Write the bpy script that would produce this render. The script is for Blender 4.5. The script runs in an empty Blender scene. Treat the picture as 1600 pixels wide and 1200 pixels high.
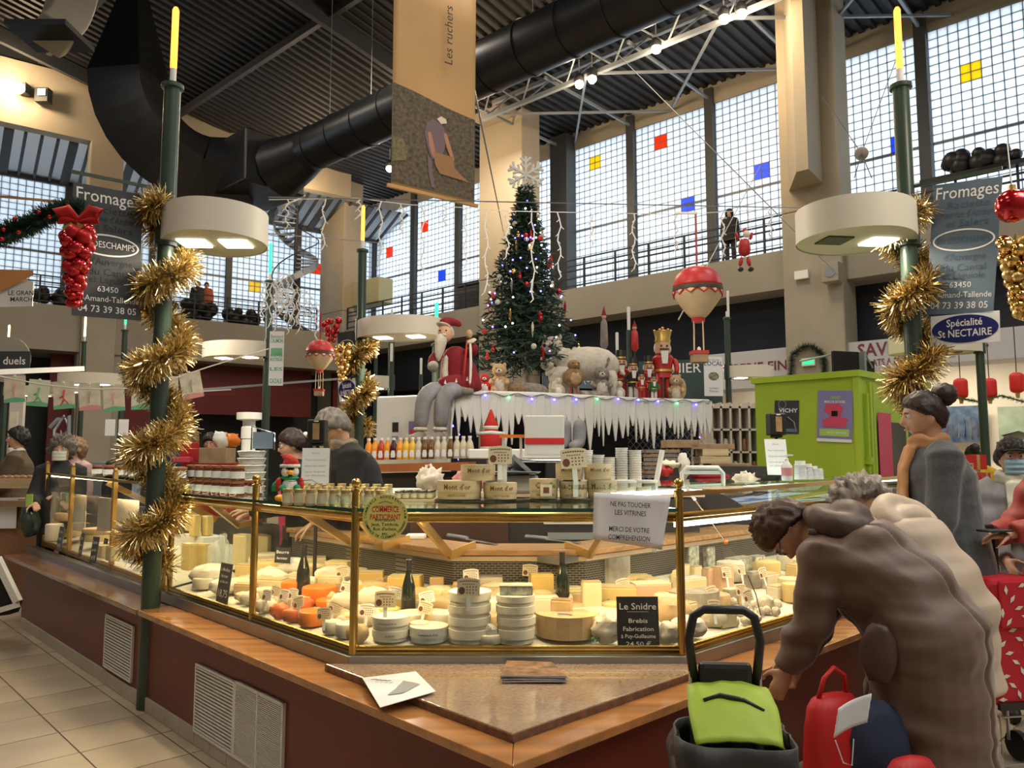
import bpy, bmesh, math, random
from mathutils import Vector, Matrix, noise
PI = math.pi
rnd = random.Random(11)
sc = bpy.context.scene
COL = sc.collection
V = Vector
# ---------------------------------------------------------------- camera
FPX, EYE, PITCH = 1206.0, 1.5, math.atan(114 / 1206.0)
cd = bpy.data.cameras.new('camera'); cam = bpy.data.objects.new('camera', cd); COL.objects.link(cam)
cam.location = (0, 0, EYE); cam.rotation_euler = (PI / 2 + PITCH, 0, 0)
cd.sensor_width = 36.0; cd.lens = 36.0 * FPX / 1600.0; cd.clip_start = 0.05; cd.clip_end = 200
sc.camera = cam
sc.view_settings.view_transform = 'Standard'; sc.view_settings.look = 'None'
sc.view_settings.gamma = 1.0; sc.view_settings.use_curve_mapping = False
sc.view_settings.exposure = 0.42
sc.cycles.max_bounces = 7; sc.cycles.diffuse_bounces = 3; sc.cycles.glossy_bounces = 3
sc.cycles.transmission_bounces = 6; sc.cycles.transparent_max_bounces = 16
sc.cycles.caustics_reflective = False; sc.cycles.caustics_refractive = False
sc.cycles.sample_clamp_indirect = 4.0
# ---------------------------------------------------------------- sky and added lights
w = bpy.data.worlds.new('overcast_sky'); sc.world = w; w.use_nodes = True
bg = w.node_tree.nodes['Background']; bg.inputs[0].default_value = (0.86, 0.935, 1.0, 1); bg.inputs[1].default_value = 2.5
def light(name, typ, loc, energy, col=(1, .8, .56), size=.3, rot=None, spot=None):
    l = bpy.data.lights.new(name, typ); l.energy = energy; l.color = col
    if typ == 'AREA': l.size = size
    else: l.shadow_soft_size = size
    if spot: l.spot_size = spot; l.spot_blend = .6
    o = bpy.data.objects.new(name, l); COL.objects.link(o); o.location = loc
    if rot: o.rotation_euler = rot
    return o
# unseen area lights added under the nave roof as ambient fill
for (lx, ly) in ((-5, 2), (3, 0), (-9, 9), (1, 9), (8, 8), (-4, 17), (4, 16), (-10, 19), (-1, 25)):
    light('nave_fill', 'AREA', (lx, ly, 12.5), 230, (1, .86, .68), 1.6)
for (lx, ly, e) in ((6.5, 22.5, 60), (10.5, 19.0, 170), (13.0, 16.5, 170), (8.2, 21.6, 120)): light('shop_fill', 'AREA', (lx, ly, 4.1), e, (1, .90, .74), 1.2)  # unseen area lights added to brighten the shop interiors
light('left_wall_light', 'AREA', (-9, 20, 4.6), 120, (1, .88, .7), 1.5)  # unseen area light under the left gallery, no fixture
# ---------------------------------------------------------------- pixel to place on a plane of the building
_c, _s = math.cos(PITCH), math.sin(PITCH)
def ray(u, v):
    x = (u - 800) / FPX; y = -(v - 600) / FPX
    return V((x, _c - _s * y, _s + _c * y))
O0 = V((0, 0, EYE))
def atY(u, v, y): d = ray(u, v); return O0 + d * (y / d.y)
def atZ(u, v, z): d = ray(u, v); return O0 + d * ((z - EYE) / d.z)
def onP(u, v, P, n): d = ray(u, v); return O0 + d * ((P - O0).dot(n) / d.dot(n))
def px(n, Y): return n / FPX * Y
# ---------------------------------------------------------------- mesh builder
class MB:
    def __init__(s, sharp=.75): s.v = []; s.f = []; s.m = []; s.s = []; s.sharp = sharp
    def add(s, vs, fs, m=0, sm=False, M=None):
        o = len(s.v)
        s.v += [tuple(M @ V(p)) if M is not None else tuple(p) for p in vs]
        for f in fs: s.f.append(tuple(i + o for i in f)); s.m.append(m); s.s.append(sm)
        return s
    def box(s, c, d, m=0, M=None, rz=0):
        x, y, z = d[0] / 2, d[1] / 2, d[2] / 2
        vs = [(-x, -y, -z), (x, -y, -z), (x, y, -z), (-x, y, -z), (-x, -y, z), (x, -y, z), (x, y, z), (-x, y, z)]
        T = Matrix.Translation(c) @ Matrix.Rotation(rz, 4, 'Z')
        if M is not None: T = M @ T
        return s.add(vs, [(3, 2, 1, 0), (4, 5, 6, 7), (0, 1, 5, 4), (1, 2, 6, 5), (2, 3, 7, 6), (3, 0, 4, 7)], m, False, T)
    def bar(s, a, b, w, h, m=0, up=(0, 0, 1)):
        a, b = V(a), V(b); d = b - a; L = d.length
        if L < 1e-6: return s
        x = d / L; u = V(up)
        if abs(x.dot(u)) > .99: u = V((1, 0, 0))
        y = u.cross(x).normalized(); z = x.cross(y)
        M = Matrix((x, y, z)).transposed().to_4x4(); M.translation = (a + b) / 2
        return s.box((0, 0, 0), (L, w, h), m, M)
    def tube(s, P, r, n=8, m=0, cap=True, ell=1.0, side=None, M=None):
        P = [V(p) for p in P]; k = len(P)
        rr = r if isinstance(r, (list, tuple)) else [r] * k
        vs = []; u = None
        for i in range(k):
            t = (P[min(i + 1, k - 1)] - P[max(i - 1, 0)])
            t = t.normalized() if t.length > 1e-9 else V((0, 0, 1))
            if side is not None:
                u = V(side); u = (u - t * u.dot(t)).normalized()
            elif u is None:
                u = V((0, 0, 1)) if abs(t.z) < .9 else V((1, 0, 0)); u = (u - t * u.dot(t)).normalized()
            else:
                u = u - t * u.dot(t)
                u = u.normalized() if u.length > 1e-6 else t.orthogonal().normalized()
            w_ = t.cross(u); ra = rr[i]
            if not isinstance(ra, (tuple, list)): ra = (ra, ra * ell)
            for j in range(n):
                a = 2 * PI * j / n; vs.append(P[i] + u * (math.cos(a) * ra[0]) + w_ * (math.sin(a) * ra[1]))
        fs = [(i * n + j, i * n + (j + 1) % n, (i + 1) * n + (j + 1) % n, (i + 1) * n + j) for i in range(k - 1) for j in range(n)]
        if cap: fs += [tuple(range(n))[::-1], tuple((k - 1) * n + j for j in range(n))]
        return s.add(vs, fs, m, n > 5, M)
    def lathe(s, prof, n=16, m=0, M=None, c=(0, 0, 0), sx=1, sy=1):
        vs = [(c[0] + r * math.cos(2 * PI * j / n) * sx, c[1] + r * math.sin(2 * PI * j / n) * sy, c[2] + z) for (r, z) in prof for j in range(n)]
        k = len(prof)
        fs = [(i * n + j, i * n + (j + 1) % n, (i + 1) * n + (j + 1) % n, (i + 1) * n + j) for i in range(k - 1) for j in range(n)]
        if prof[0][0] > 1e-5: fs.append(tuple(range(n))[::-1])
        if prof[-1][0] > 1e-5: fs.append(tuple((k - 1) * n + j for j in range(n)))
        return s.add(vs, fs, m, n > 5, M)
    def cyl(s, c, r, h, n=16, m=0, M=None): return s.lathe([(r, 0), (r, h)], n, m, M, c)
    def ball(s, c, r, n=10, k=7, m=0, M=None, fn=None):
        if not isinstance(r, (tuple, list)): r = (r, r, r)
        vs = []
        for i in range(k + 1):
            a = PI * i / k
            for j in range(n):
                b = 2 * PI * j / n; p = V((math.sin(a) * math.cos(b), math.sin(a) * math.sin(b), -math.cos(a)))
                q = V((p.x * r[0], p.y * r[1], p.z * r[2]))
                if fn: q = fn(q, p)
                vs.append(q + V(c))
        fs = [(i * n + j, i * n + (j + 1) % n, (i + 1) * n + (j + 1) % n, (i + 1) * n + j) for i in range(k) for j in range(n)]
        return s.add(vs, fs, m, True, M)
    def prism(s, poly, z0, z1, m=0, M=None, sm=False):
        n = len(poly); vs = [(p[0], p[1], z0) for p in poly] + [(p[0], p[1], z1) for p in poly]
        fs = [tuple(range(n))[::-1], tuple(range(n, 2 * n))] + [(i, (i + 1) % n, (i + 1) % n + n, i + n) for i in range(n)]
        return s.add(vs, fs, m, sm, M)
    def grid(s, fn, nu, nv, m=0, sm=True, M=None):
        vs = [fn(i / nu, j / nv) for j in range(nv + 1) for i in range(nu + 1)]
        fs = [(j * (nu + 1) + i, j * (nu + 1) + i + 1, (j + 1) * (nu + 1) + i + 1, (j + 1) * (nu + 1) + i) for j in range(nv) for i in range(nu)]
        return s.add(vs, fs, m, sm, M)
    def quad(s, a, b, c, d, m=0): return s.add([a, b, c, d], [(0, 1, 2, 3)], m)
    def mesh(s, name, mats):
        me = bpy.data.meshes.new(name); me.from_pydata([tuple(p) for p in s.v], [], s.f)
        for x in (mats if isinstance(mats, (list, tuple)) else [mats]): me.materials.append(MAT(x) if isinstance(x, str) else x)
        me.polygons.foreach_set('material_index', s.m); me.polygons.foreach_set('use_smooth', s.s); me.update()
        if any(s.s) and s.sharp: me.set_sharp_from_angle(angle=s.sharp)
        return me
def wr(name, me, parent=None, loc=None, M=None):
    o = bpy.data.objects.new(name, me); COL.objects.link(o)
    if parent is not None: o.parent = parent
    if loc is not None: o.location = loc
    if M is not None: o.matrix_local = M
    return o
def part(name, mb, mats, parent, loc=None, M=None, bev=0, sub=0, solid=0):
    o = wr(name, mb.mesh(name, mats), parent, loc, M)
    if solid: d = o.modifiers.new('thick', 'SOLIDIFY'); d.thickness = solid; d.offset = 0
    if bev: b = o.modifiers.new('bevel', 'BEVEL'); b.width = bev; b.segments = 2; b.limit_method = 'ANGLE'
    if sub: b = o.modifiers.new('sub', 'SUBSURF'); b.levels = sub; b.render_levels = sub
    return o
def tag(o, label, cat, group=None):
    o['label'] = label; o['category'] = cat
    if group: o['group'] = group
    return o
def thing(name, label, cat, loc=(0, 0, 0), rz=0, group=None, sc_=1.0):
    o = bpy.data.objects.new(name, None); COL.objects.link(o); o.empty_display_size = .1
    o.location = loc; o.rotation_euler = (0, 0, rz)
    if sc_ != 1.0: o.scale = (sc_,) * 3
    return tag(o, label, cat, group)
def solo(name, mb, mats, label, cat, group=None, loc=None, M=None, **k): return tag(part(name, mb, mats, None, loc, M, **k), label, cat, group)
def struct(name, mb, mats, parent=None, **k):
    o = part(name, mb, mats, parent, **k)
    if parent is None: o['kind'] = 'structure'
    return o
KIDS = {}
def dup(root, loc=None, rz=None, label=None, group=None, scale=None, M=None):
    r = root.copy(); COL.objects.link(r)
    if loc is not None: r.location = loc
    if rz is not None: r.rotation_euler = (0, 0, rz)
    if scale is not None: r.scale = scale if isinstance(scale, (tuple, list)) else (scale,) * 3
    if M is not None: r.matrix_world = M
    if label: r['label'] = label
    if group: r['group'] = group
    for ch in list(root.children):
        c = ch.copy(); COL.objects.link(c); c.parent = r
        for g in ch.children:
            d = g.copy(); COL.objects.link(d); d.parent = c
    return r
def frame(loc, right, up):
    """matrix whose X is right, Y is up, Z towards the reader"""
    x = V(right).normalized(); y = V(up); y = (y - x * y.dot(x)).normalized(); z = x.cross(y)
    M = Matrix((x, y, z)).transposed().to_4x4(); M.translation = V(loc); return M
def text(body, size, mat, parent, M, name='lettering', bold=0.0, align='CENTER', space=1.0, width=None, thick=0.0):
    c = bpy.data.curves.new('txt', 'FONT'); c.body = body; c.size = size; c.align_x = align; c.align_y = 'CENTER'
    c.offset = bold * size; c.resolution_u = 2; c.space_character = space; c.space_line = 1.0; c.extrude = thick
    t = bpy.data.objects.new('txt', c); COL.objects.link(t)
    dg = bpy.context.evaluated_depsgraph_get(); me = bpy.data.meshes.new_from_object(t.evaluated_get(dg))
    bpy.data.objects.remove(t); bpy.data.curves.remove(c)
    if width and len(me.vertices):
        xs = [v.co.x for v in me.vertices]; k = width / (max(xs) - min(xs))
        for v in me.vertices: v.co.x *= k
    me.materials.clear(); me.materials.append(MAT(mat))
    return wr(name, me, parent, None, M)
def off(M, x=0, y=0, z=0): return M @ Matrix.Translation((x, y, z))
# ---------------------------------------------------------------- materials
MATS = {}
SPEC = {}
def MAT(k):
    if k not in MATS: MATS[k] = mk(k, **SPEC[k])
    return MATS[k]
def D(k, col, rough=.55, metal=0.0, ns=0, na=0.0, bs=0, ba=0.0, emit=0.0, trans=0.0, alpha=1.0, stretch=None, col2=None, coat=0.0, kind=None, sheen=0.0, ior=1.45, spec=.5):
    SPEC[k] = dict(col=col, rough=rough, metal=metal, ns=ns, na=na, bs=bs, ba=ba, emit=emit, trans=trans, alpha=alpha, stretch=stretch, col2=col2, coat=coat, kind=kind, sheen=sheen, ior=ior, spec=spec)
def mk(k, col, rough, metal, ns, na, bs, ba, emit, trans, alpha, stretch, col2, coat, kind, sheen, ior, spec):
    m = bpy.data.materials.new(k); m.use_nodes = True; nt = m.node_tree; N = nt.nodes; L = nt.links
    p = N['Principled BSDF']; c4 = (*col, 1)
    p.inputs['Base Color'].default_value = c4; p.inputs['Roughness'].default_value = rough; p.inputs['Metallic'].default_value = metal
    p.inputs['IOR'].default_value = ior; p.inputs['Specular IOR Level'].default_value = spec
    if trans: p.inputs['Transmission Weight'].default_value = trans
    if coat: p.inputs['Coat Weight'].default_value = coat; p.inputs['Coat Roughness'].default_value = .12
    if sheen: p.inputs['Sheen Weight'].default_value = sheen; p.inputs['Sheen Roughness'].default_value = .4
    if emit: p.inputs['Emission Color'].default_value = c4; p.inputs['Emission Strength'].default_value = emit
    if alpha < 1: p.inputs['Alpha'].default_value = alpha
    tc = None
    def coords(scale):
        nonlocal tc
        if tc is None: tc = N.new('ShaderNodeTexCoord')
        mp = N.new('ShaderNodeMapping'); mp.inputs['Scale'].default_value = stretch or (1, 1, 1); L.new(tc.outputs['Object'], mp.inputs[0])
        t = N.new('ShaderNodeTexNoise'); t.inputs['Scale'].default_value = scale; t.inputs['Detail'].default_value = 4; L.new(mp.outputs[0], t.inputs['Vector']); return t
    if ns:
        t = coords(ns); r = N.new('ShaderNodeValToRGB'); c2 = col2 or tuple(x * (1 - na) for x in col)
        r.color_ramp.elements[0].position = .33; r.color_ramp.elements[1].position = .66
        r.color_ramp.elements[0].color = (*c2, 1); r.color_ramp.elements[1].color = c4
        L.new(t.outputs['Fac'], r.inputs[0]); L.new(r.outputs[0], p.inputs['Base Color'])
        if emit: L.new(r.outputs[0], p.inputs['Emission Color'])
    if bs:
        t = coords(bs); b = N.new('ShaderNodeBump'); b.inputs['Strength'].default_value = ba; b.inputs['Distance'].default_value = .01
        L.new(t.outputs['Fac'], b.inputs['Height']); L.new(b.outputs[0], p.inputs['Normal'])
    out = N['Material Output']
    if kind == 'pane':      # frosted glass block, daylight diffuses through
        t = N.new('ShaderNodeBsdfTranslucent'); t.inputs[0].default_value = c4
        g = N.new('ShaderNodeBsdfGlossy'); g.inputs['Roughness'].default_value = rough; g.inputs[0].default_value = (.6, .65, .7, 1)
        mx = N.new('ShaderNodeMixShader'); mx.inputs[0].default_value = .06
        L.new(t.outputs[0], mx.inputs[1]); L.new(g.outputs[0], mx.inputs[2]); L.new(mx.outputs[0], out.inputs[0])
    if kind == 'sheet':     # thin clear glass sheet
        t = N.new('ShaderNodeBsdfTransparent'); t.inputs[0].default_value = c4
        g = N.new('ShaderNodeBsdfGlossy'); g.inputs['Roughness'].default_value = rough; g.inputs[0].default_value = (1, 1, 1, 1)
        f = N.new('ShaderNodeFresnel'); f.inputs[0].default_value = ior
        ge = N.new('ShaderNodeNewGeometry'); sb = N.new('ShaderNodeMath'); sb.operation = 'SUBTRACT'; sb.inputs[0].default_value = 1; L.new(ge.outputs['Backfacing'], sb.inputs[1])
        mu_ = N.new('ShaderNodeMath'); mu_.operation = 'MULTIPLY'; L.new(f.outputs[0], mu_.inputs[0]); L.new(sb.outputs[0], mu_.inputs[1])
        mx = N.new('ShaderNodeMixShader'); L.new(mu_.outputs[0], mx.inputs[0])
        L.new(t.outputs[0], mx.inputs[1]); L.new(g.outputs[0], mx.inputs[2]); L.new(mx.outputs[0], out.inputs[0])
    if kind == 'film':      # thin translucent plastic
        t = N.new('ShaderNodeBsdfTransparent')
        mx = N.new('ShaderNodeMixShader'); mx.inputs[0].default_value = alpha
        p.inputs['Alpha'].default_value = 1
        L.new(t.outputs[0], mx.inputs[1]); L.new(p.outputs[0], mx.inputs[2]); L.new(mx.outputs[0], out.inputs[0])
    return m
D('black', (.012, .012, .013), .45); D('dark', (.022, .024, .028), .6); D('white', (.75, .75, .73), .5); D('paper', (.74, .75, .76), .7, ns=3, na=.06)
D('roof', (.018, .019, .021), .6, ns=2, na=.3); D('beam', (.035, .037, .042), .5); D('steel_l', (.26, .29, .32), .45, .3)
D('beige', (.40, .34, .25), .85, ns=.7, na=.10, bs=20, ba=.1); D('fascia', (.30, .28, .235), .85, ns=.8, na=.1); D('conc', (.35, .32, .26), .85, ns=1.2, na=.12)
D('navy', (.012, .016, .026), .6); D('redwall', (.13, .012, .014), .6, ns=1, na=.2); D('cream', (.72, .64, .50), .8)
D('floor', (.20, .17, .12), .5, ns=2, na=.2); D('tile', (.46, .37, .255), .26, ns=1.6, na=.2, bs=18, ba=.05); D('tile2', (.42, .335, .23), .28, ns=2.2, na=.2); D('tile3', (.49, .40, .28), .24, ns=1.3, na=.18)
D('pane', (.90, .95, 1.0), .35, kind='pane'); D('pane_b', (.03, .22, .85), .35, kind='pane'); D('pane_o', (.95, .16, .04), .35, kind='pane'); D('pane_y', (.95, .72, .05), .35, kind='pane')
D('mull', (.05, .055, .06), .5); D('gridbar', (.17, .19, .21), .6)
D('glass', (.97, .985, .97), .0, kind='sheet'); D('glassg', (.80, .90, .85), .0, kind='sheet'); D('glassedge', (.015, .075, .055), .08, spec=.8)
D('brass', (.60, .40, .12), .2, 1, ns=8, na=.15); D('brass_s', (.62, .41, .14), .28, .85); D('brass2', (.50, .30, .09), .35, .7); D('steel', (.34, .37, .40), .3, .9, ns=3, na=.2); D('chrome', (.75, .75, .75), .12, 1)
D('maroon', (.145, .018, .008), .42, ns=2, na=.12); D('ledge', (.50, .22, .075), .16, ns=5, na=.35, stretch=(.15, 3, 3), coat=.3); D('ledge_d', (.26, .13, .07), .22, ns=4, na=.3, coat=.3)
D('granite', (.48, .33, .22), .03, ns=60, na=.0, col2=(.36, .23, .15), coat=1.0, spec=1.0); D('granite_e', (.20, .11, .075), .12, ns=30, na=.4); D('skirt', (.50, .45, .36), .5, ns=3, na=.15)
D('ventw', (.70, .70, .67), .5); D('ventd', (.10, .10, .10), .7); D('woodboard', (.48, .26, .11), .5, ns=9, na=.4, stretch=(1, 5, 5)); D('mdf', (.50, .40, .30), .6)
D('greenp', (.035, .062, .045), .38, ns=1.5, na=.25, coat=.2); D('lampshade', (.68, .64, .55), .5); D('lampunder', (.56, .54, .36), .6); D('lamppanel', (1, .95, .85), .5, emit=6.0); D('lampoff', (.05, .06, .045), .4)
D('glow_o', (1, .20, .02), .5, emit=5.0); D('glow_g', (.02, 1, .25), .5, emit=2.2); D('glow_w', (1, .62, .30), .5, emit=3.5); D('tubew', (.75, .75, .74), .3); D('bulb', (1, .72, .42), .5, emit=60.0); D('strip', (1, .84, .55), .5, emit=7.0)
D('led_b', (.12, .10, 1.0), .5, emit=9.0); D('led_g', (.1, 1.0, .3), .5, emit=6.0); D('led_w', (1, .95, .8), .5, emit=8.0)
D('tinsel', (.92, .74, .38), .24, 1, ns=40, na=.35); D('tinsel_s', (.86, .68, .34), .22, 1, ns=40, na=.3); D('redball', (.46, .006, .012), .16, .6, coat=.5); D('redmatte', (.42, .008, .012), .4, .4); D('goldball', (.78, .50, .16), .16, 1); D('goldm', (.66, .46, .18), .38, .9)
D('pine', (.018, .052, .028), .7, ns=20, na=.5); D('ribbon', (.45, .01, .012), .4, .2); D('duct', (.020, .021, .024), .38, .5, ns=1.5, na=.25)
D('deckp', (.72, .66, .52), .6, ns=3, na=.1); D('perf', (.03, .03, .03), .5, kind='perf'); D('strip_w', (.85, .93, 1.0), .5, emit=7.0); D('glassb', (.82, .93, .97), .03, kind='sheet', ior=2.6)
def _perf():
    m = bpy.data.materials.new('perf'); m.use_nodes = True; N = m.node_tree.nodes; L = m.node_tree.links; p = N['Principled BSDF']
    tc = N.new('ShaderNodeTexCoord'); sp = N.new('ShaderNodeSeparateXYZ'); L.new(tc.outputs['Object'], sp.inputs[0])
    ad = N.new('ShaderNodeMath'); ad.operation = 'ADD'; L.new(sp.outputs[0], ad.inputs[0]); L.new(sp.outputs[1], ad.inputs[1])
    cb = N.new('ShaderNodeCombineXYZ'); L.new(ad.outputs[0], cb.inputs[0]); L.new(sp.outputs[2], cb.inputs[1])
    b = N.new('ShaderNodeTexBrick'); L.new(cb.outputs[0], b.inputs['Vector']); b.inputs['Scale'].default_value = 1.0
    b.inputs['Brick Width'].default_value = .034; b.inputs['Row Height'].default_value = .0125; b.inputs['Mortar Size'].default_value = .0028
    b.inputs['Color1'].default_value = (.008, .008, .008, 1); b.inputs['Color2'].default_value = (.012, .012, .012, 1); b.inputs['Mortar'].default_value = (.17, .15, .12, 1)
    L.new(b.outputs['Color'], p.inputs['Base Color']); p.inputs['Roughness'].default_value = .4
    return m
MATS['perf'] = _perf()
D('slate', (.045, .05, .055), .5, ns=4, na=.2); D('slate2', (.13, .18, .24), .35, ns=2, na=.3); D('ink_w', (.78, .78, .76), .6); D('ink_k', (.02, .02, .02), .6); D('ink_f', (.012, .013, .014), .6); D('ink_b', (.02, .03, .16), .6); D('ink_r', (.60, .03, .03), .6); D('ink_g', (.02, .35, .12), .6); D('ink_br', (.16, .05, .03), .7); D('ink_gr', (.30, .30, .30), .7)
D('ink_f2', (.07, .10, .14), .6)
D('enamel_w', (.72, .74, .78), .3); D('enamel_b', (.018, .022, .13), .3)
D('banner', (.50, .30, .115), .6, ns=.6, na=.2); D('ban_pic', (.14, .105, .065), .7, ns=22, na=.0, col2=(.05, .04, .028)); D('ban_fig', (.16, .11, .13), .7); D('skin_p', (.42, .20, .12), .7); D('ban_box', (.30, .16, .07), .7); D('ban_hat', (.7, .6, .48), .7); D('ban_leaf', (.20, .17, .08), .7, ns=30, na=.5)
D('orange_w', (.55, .24, .08), .6, ns=6, na=.3)
D('card', (.74, .66, .54), .6, ns=14, na=.25); D('card_g', (.72, .72, .58), .6, ns=10, na=.15); D('pr_r', (.62, .08, .06), .6); D('pr_g', (.16, .45, .26), .6); D('pr_p', (.66, .30, .28), .6)
D('c_cream', (.68, .50, .20), .5, ns=9, na=.12, bs=30, ba=.15); D('c_pale', (.74, .62, .36), .5, ns=8, na=.1, bs=24, ba=.2); D('c_white', (.72, .64, .48), .6, ns=7, na=.12, bs=20, ba=.3)
D('c_yellow', (.74, .50, .15), .45, ns=6, na=.1); D('c_tan', (.58, .40, .20), .55, ns=10, na=.2, bs=25, ba=.3); D('c_rind', (.40, .25, .12), .7, ns=14, na=.4, bs=30, ba=.5); D('c_orange', (.78, .20, .015), .45, ns=8, na=.2, bs=30, ba=.2); D('c_red', (.62, .14, .03), .4, ns=8, na=.2)
D('c_blue', (.66, .62, .46), .5, ns=34, na=0, col2=(.16, .20, .19)); D('c_grey', (.40, .36, .28), .8, ns=12, na=.35, bs=30, ba=.5); D('c_pink', (.66, .42, .26), .5, ns=8, na=.1); D('c_box', (.62, .52, .34), .65, ns=5, na=.12, stretch=(1, 1, 8)); D('c_boxw', (.66, .63, .52), .6, ns=5, na=.06)
D('c_paper', (.66, .58, .46), .7, ns=6, na=.15, bs=9, ba=.5); D('wrap', (.70, .64, .52), .3, ns=6, na=.12, bs=9, ba=.8); D('film', (.9, .9, .88), .12, alpha=.28, kind='film'); D('tagc', (.70, .60, .40), .6, ns=10, na=.08); D('tagw', (.74, .72, .62), .6)
D('chalk', (.022, .022, .024), .6, ns=4, na=.3); D('chalkg', (.10, .105, .11), .5, ns=4, na=.3); D('bottle', (.012, .018, .012), .06, spec=.8, coat=.5); D('foil', (.03, .028, .03), .3, .3); D('parsley', (.03, .22, .06), .6)
D('photo_a', (.35, .32, .24), .5, ns=30, na=.8); D('photo_b', (.10, .09, .09), .5, ns=26, na=.7); D('sheet_c', (.66, .62, .48), .6, ns=12, na=.1)
D('lidg', (.62, .48, .22), .3, .8); D('jarglass', (.45, .36, .20), .1, spec=.7, coat=.6); D('jar_lab', (.62, .62, .42), .6, ns=14, na=.15); D('lidk', (.02, .02, .022), .3); D('jam', (.14, .02, .015), .08, coat=.6); D('tray', (.015, .015, .016), .25); D('redl', (.30, .13, .06), .35)
D('yellow', (.62, .58, .16), .55, ns=8, na=.06); D('plush_k', (.015, .015, .018), .8, bs=60, ba=.5); D('plush_w', (.72, .70, .66), .9, bs=60, ba=.6); D('plush_r', (.50, .025, .02), .85, bs=60, ba=.5); D('plush_g', (.02, .30, .14), .85); D('beak', (.85, .38, .03), .6)
D('poplar', (.60, .47, .29), .65, ns=4, na=.22, stretch=(1, 1, 9))
D('sheet_w', (.78, .79, .82), .5, bs=2, ba=.6)
D('mag', (.42, .22, .12), .35, ns=26, na=0, col2=(.10, .07, .05)); D('mag2', (.36, .42, .52), .45)
D('boxdk', (.030, .028, .030), .5); D('boxbr', (.07, .028, .025), .4); D('plas', (.78, .79, .77), .35); D('plasf', (.82, .86, .84), .25, alpha=.72, kind='film'); D('orangep', (.8, .22, .02), .4); D('pinkish', (.6, .25, .25), .7)
D('snow', (.66, .66, .64), .85, ns=3, na=.08, bs=14, ba=.5); D('fur_w', (.62, .57, .48), .95, bs=45, ba=.9, ns=12, na=.2); D('fur_b', (.30, .19, .10), .95, bs=45, ba=.9, ns=10, na=.4); D('fur_g', (.30, .27, .24), .95, bs=45, ba=.9, ns=9, na=.45); D('fur_t', (.52, .36, .20), .95, bs=45, ba=.9, ns=10, na=.25); D('bark', (.34, .30, .25), .9, ns=20, na=.6, bs=20, ba=.6)
D('san_r', (.20, .010, .016), .85, bs=40, ba=.6); D('san_g', (.28, .29, .31), .9, bs=30, ba=.6, ns=6, na=.3); D('skin', (.62, .36, .24), .5, ns=6, na=.08); D('gold', (.62, .42, .12), .4, .7); D('redp', (.42, .02, .02), .4); D('blackm', (.02, .02, .02), .35)
D('teal', (.03, .06, .065), .5); D('felt_g', (.02, .16, .06), .9)
D('kraft', (.36, .25, .15), .8, ns=8, na=.3)
D('felt_b', (.05, .045, .03), .6); D('cream_b', (.66, .50, .32), .6, ns=6, na=.2)
D('lime', (.36, .50, .035), .45, ns=2, na=.08); D('vichy', (.03, .035, .05), .5); D('mauve', (.22, .20, .42), .5); D('micr', (.55, .06, .12), .5); D('micg', (.35, .55, .12), .5); D('sgn', (.46, .48, .52), .5); D('letter_m', (.16, .03, .06), .6); D('lantern', (.55, .02, .015), .5, emit=.05); D('screen', (.01, .01, .012), .2); D('pal', (.55, .50, .45), .8)
D('exitg', (.03, .45, .2), .4, emit=1.2)
D('fairy', (.10, .16, .05), .7, ns=40, na=.6)
D('pic_a', (.10, .13, .16), .5, ns=5, na=.0, col2=(.02, .05, .12)); D('pic_b', (.36, .44, .30), .5, ns=3, na=.3)
D('shelf_o', (.42, .14, .04), .45, ns=6, na=.2)
D('j_o', (.80, .30, .02), .1, coat=.5); D('j_r', (.50, .05, .02), .1, coat=.5); D('j_y', (.78, .48, .05), .1, coat=.5); D('j_p', (.05, .01, .03), .1, coat=.5); D('j_b', (.16, .07, .02), .1, coat=.5); D('j_c', (.55, .50, .36), .1, coat=.5)
D('pal2', (.40, .40, .24), .7)
D('wire', (.2, .2, .2), .5)
D('cl_brown', (.150, .090, .066), .50, ns=3, na=.22, bs=9, ba=.35, sheen=.3); D('cl_brown2', (.095, .054, .042), .5, ns=5, na=.2, bs=9, ba=.4); D('cl_beige', (.52, .41, .31), .5, ns=3, na=.1, bs=9, ba=.35, sheen=.2); D('cl_grey', (.085, .093, .10), .95, ns=30, na=.15, bs=60, ba=.3, sheen=.4); D('cl_lgrey', (.24, .24, .25), .6, ns=4, na=.1, bs=9, ba=.3); D('cl_coral', (.38, .055, .045), .5, ns=3, na=.15, bs=8, ba=.4)
D('cl_black', (.010, .010, .012), .85, bs=30, ba=.3); D('cl_dark', (.03, .03, .036), .8); D('cl_navy', (.02, .03, .06), .8); D('cl_pink', (.55, .05, .16), .7); D('cl_olive', (.10, .07, .04), .8); D('cl_yellow', (.50, .32, .02), .8); D('cl_jean', (.06, .09, .15), .8); D('scarf_t', (.46, .23, .10), .85, bs=30, ba=.5, ns=10, na=.2); D('scarf_w', (.62, .64, .54), .85, bs=30, ba=.4); D('scarf_b', (.24, .18, .13), .85, bs=30, ba=.5, ns=20, na=.4); D('check', (.60, .60, .60), .8, ns=60, na=0, col2=(.03, .03, .03)); D('knit', (.34, .32, .30), .95, bs=60, ba=.8)
D('h_brown', (.075, .030, .014), .5, ns=30, na=.5, stretch=(1, 1, .25), bs=50, ba=.5); D('h_grey', (.30, .27, .24), .6, ns=26, na=0, col2=(.07, .05, .04), stretch=(1, 1, .3), bs=50, ba=.6); D('h_dark', (.028, .012, .010), .5, ns=30, na=.4, bs=50, ba=.4); D('h_sgrey', (.19, .17, .15), .55, ns=30, na=.5, stretch=(1, 1, .3), bs=50, ba=.5); D('h_blond', (.38, .24, .12), .6, ns=26, na=.6, bs=50, ba=.6); D('h_black', (.012, .010, .010), .5)
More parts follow.
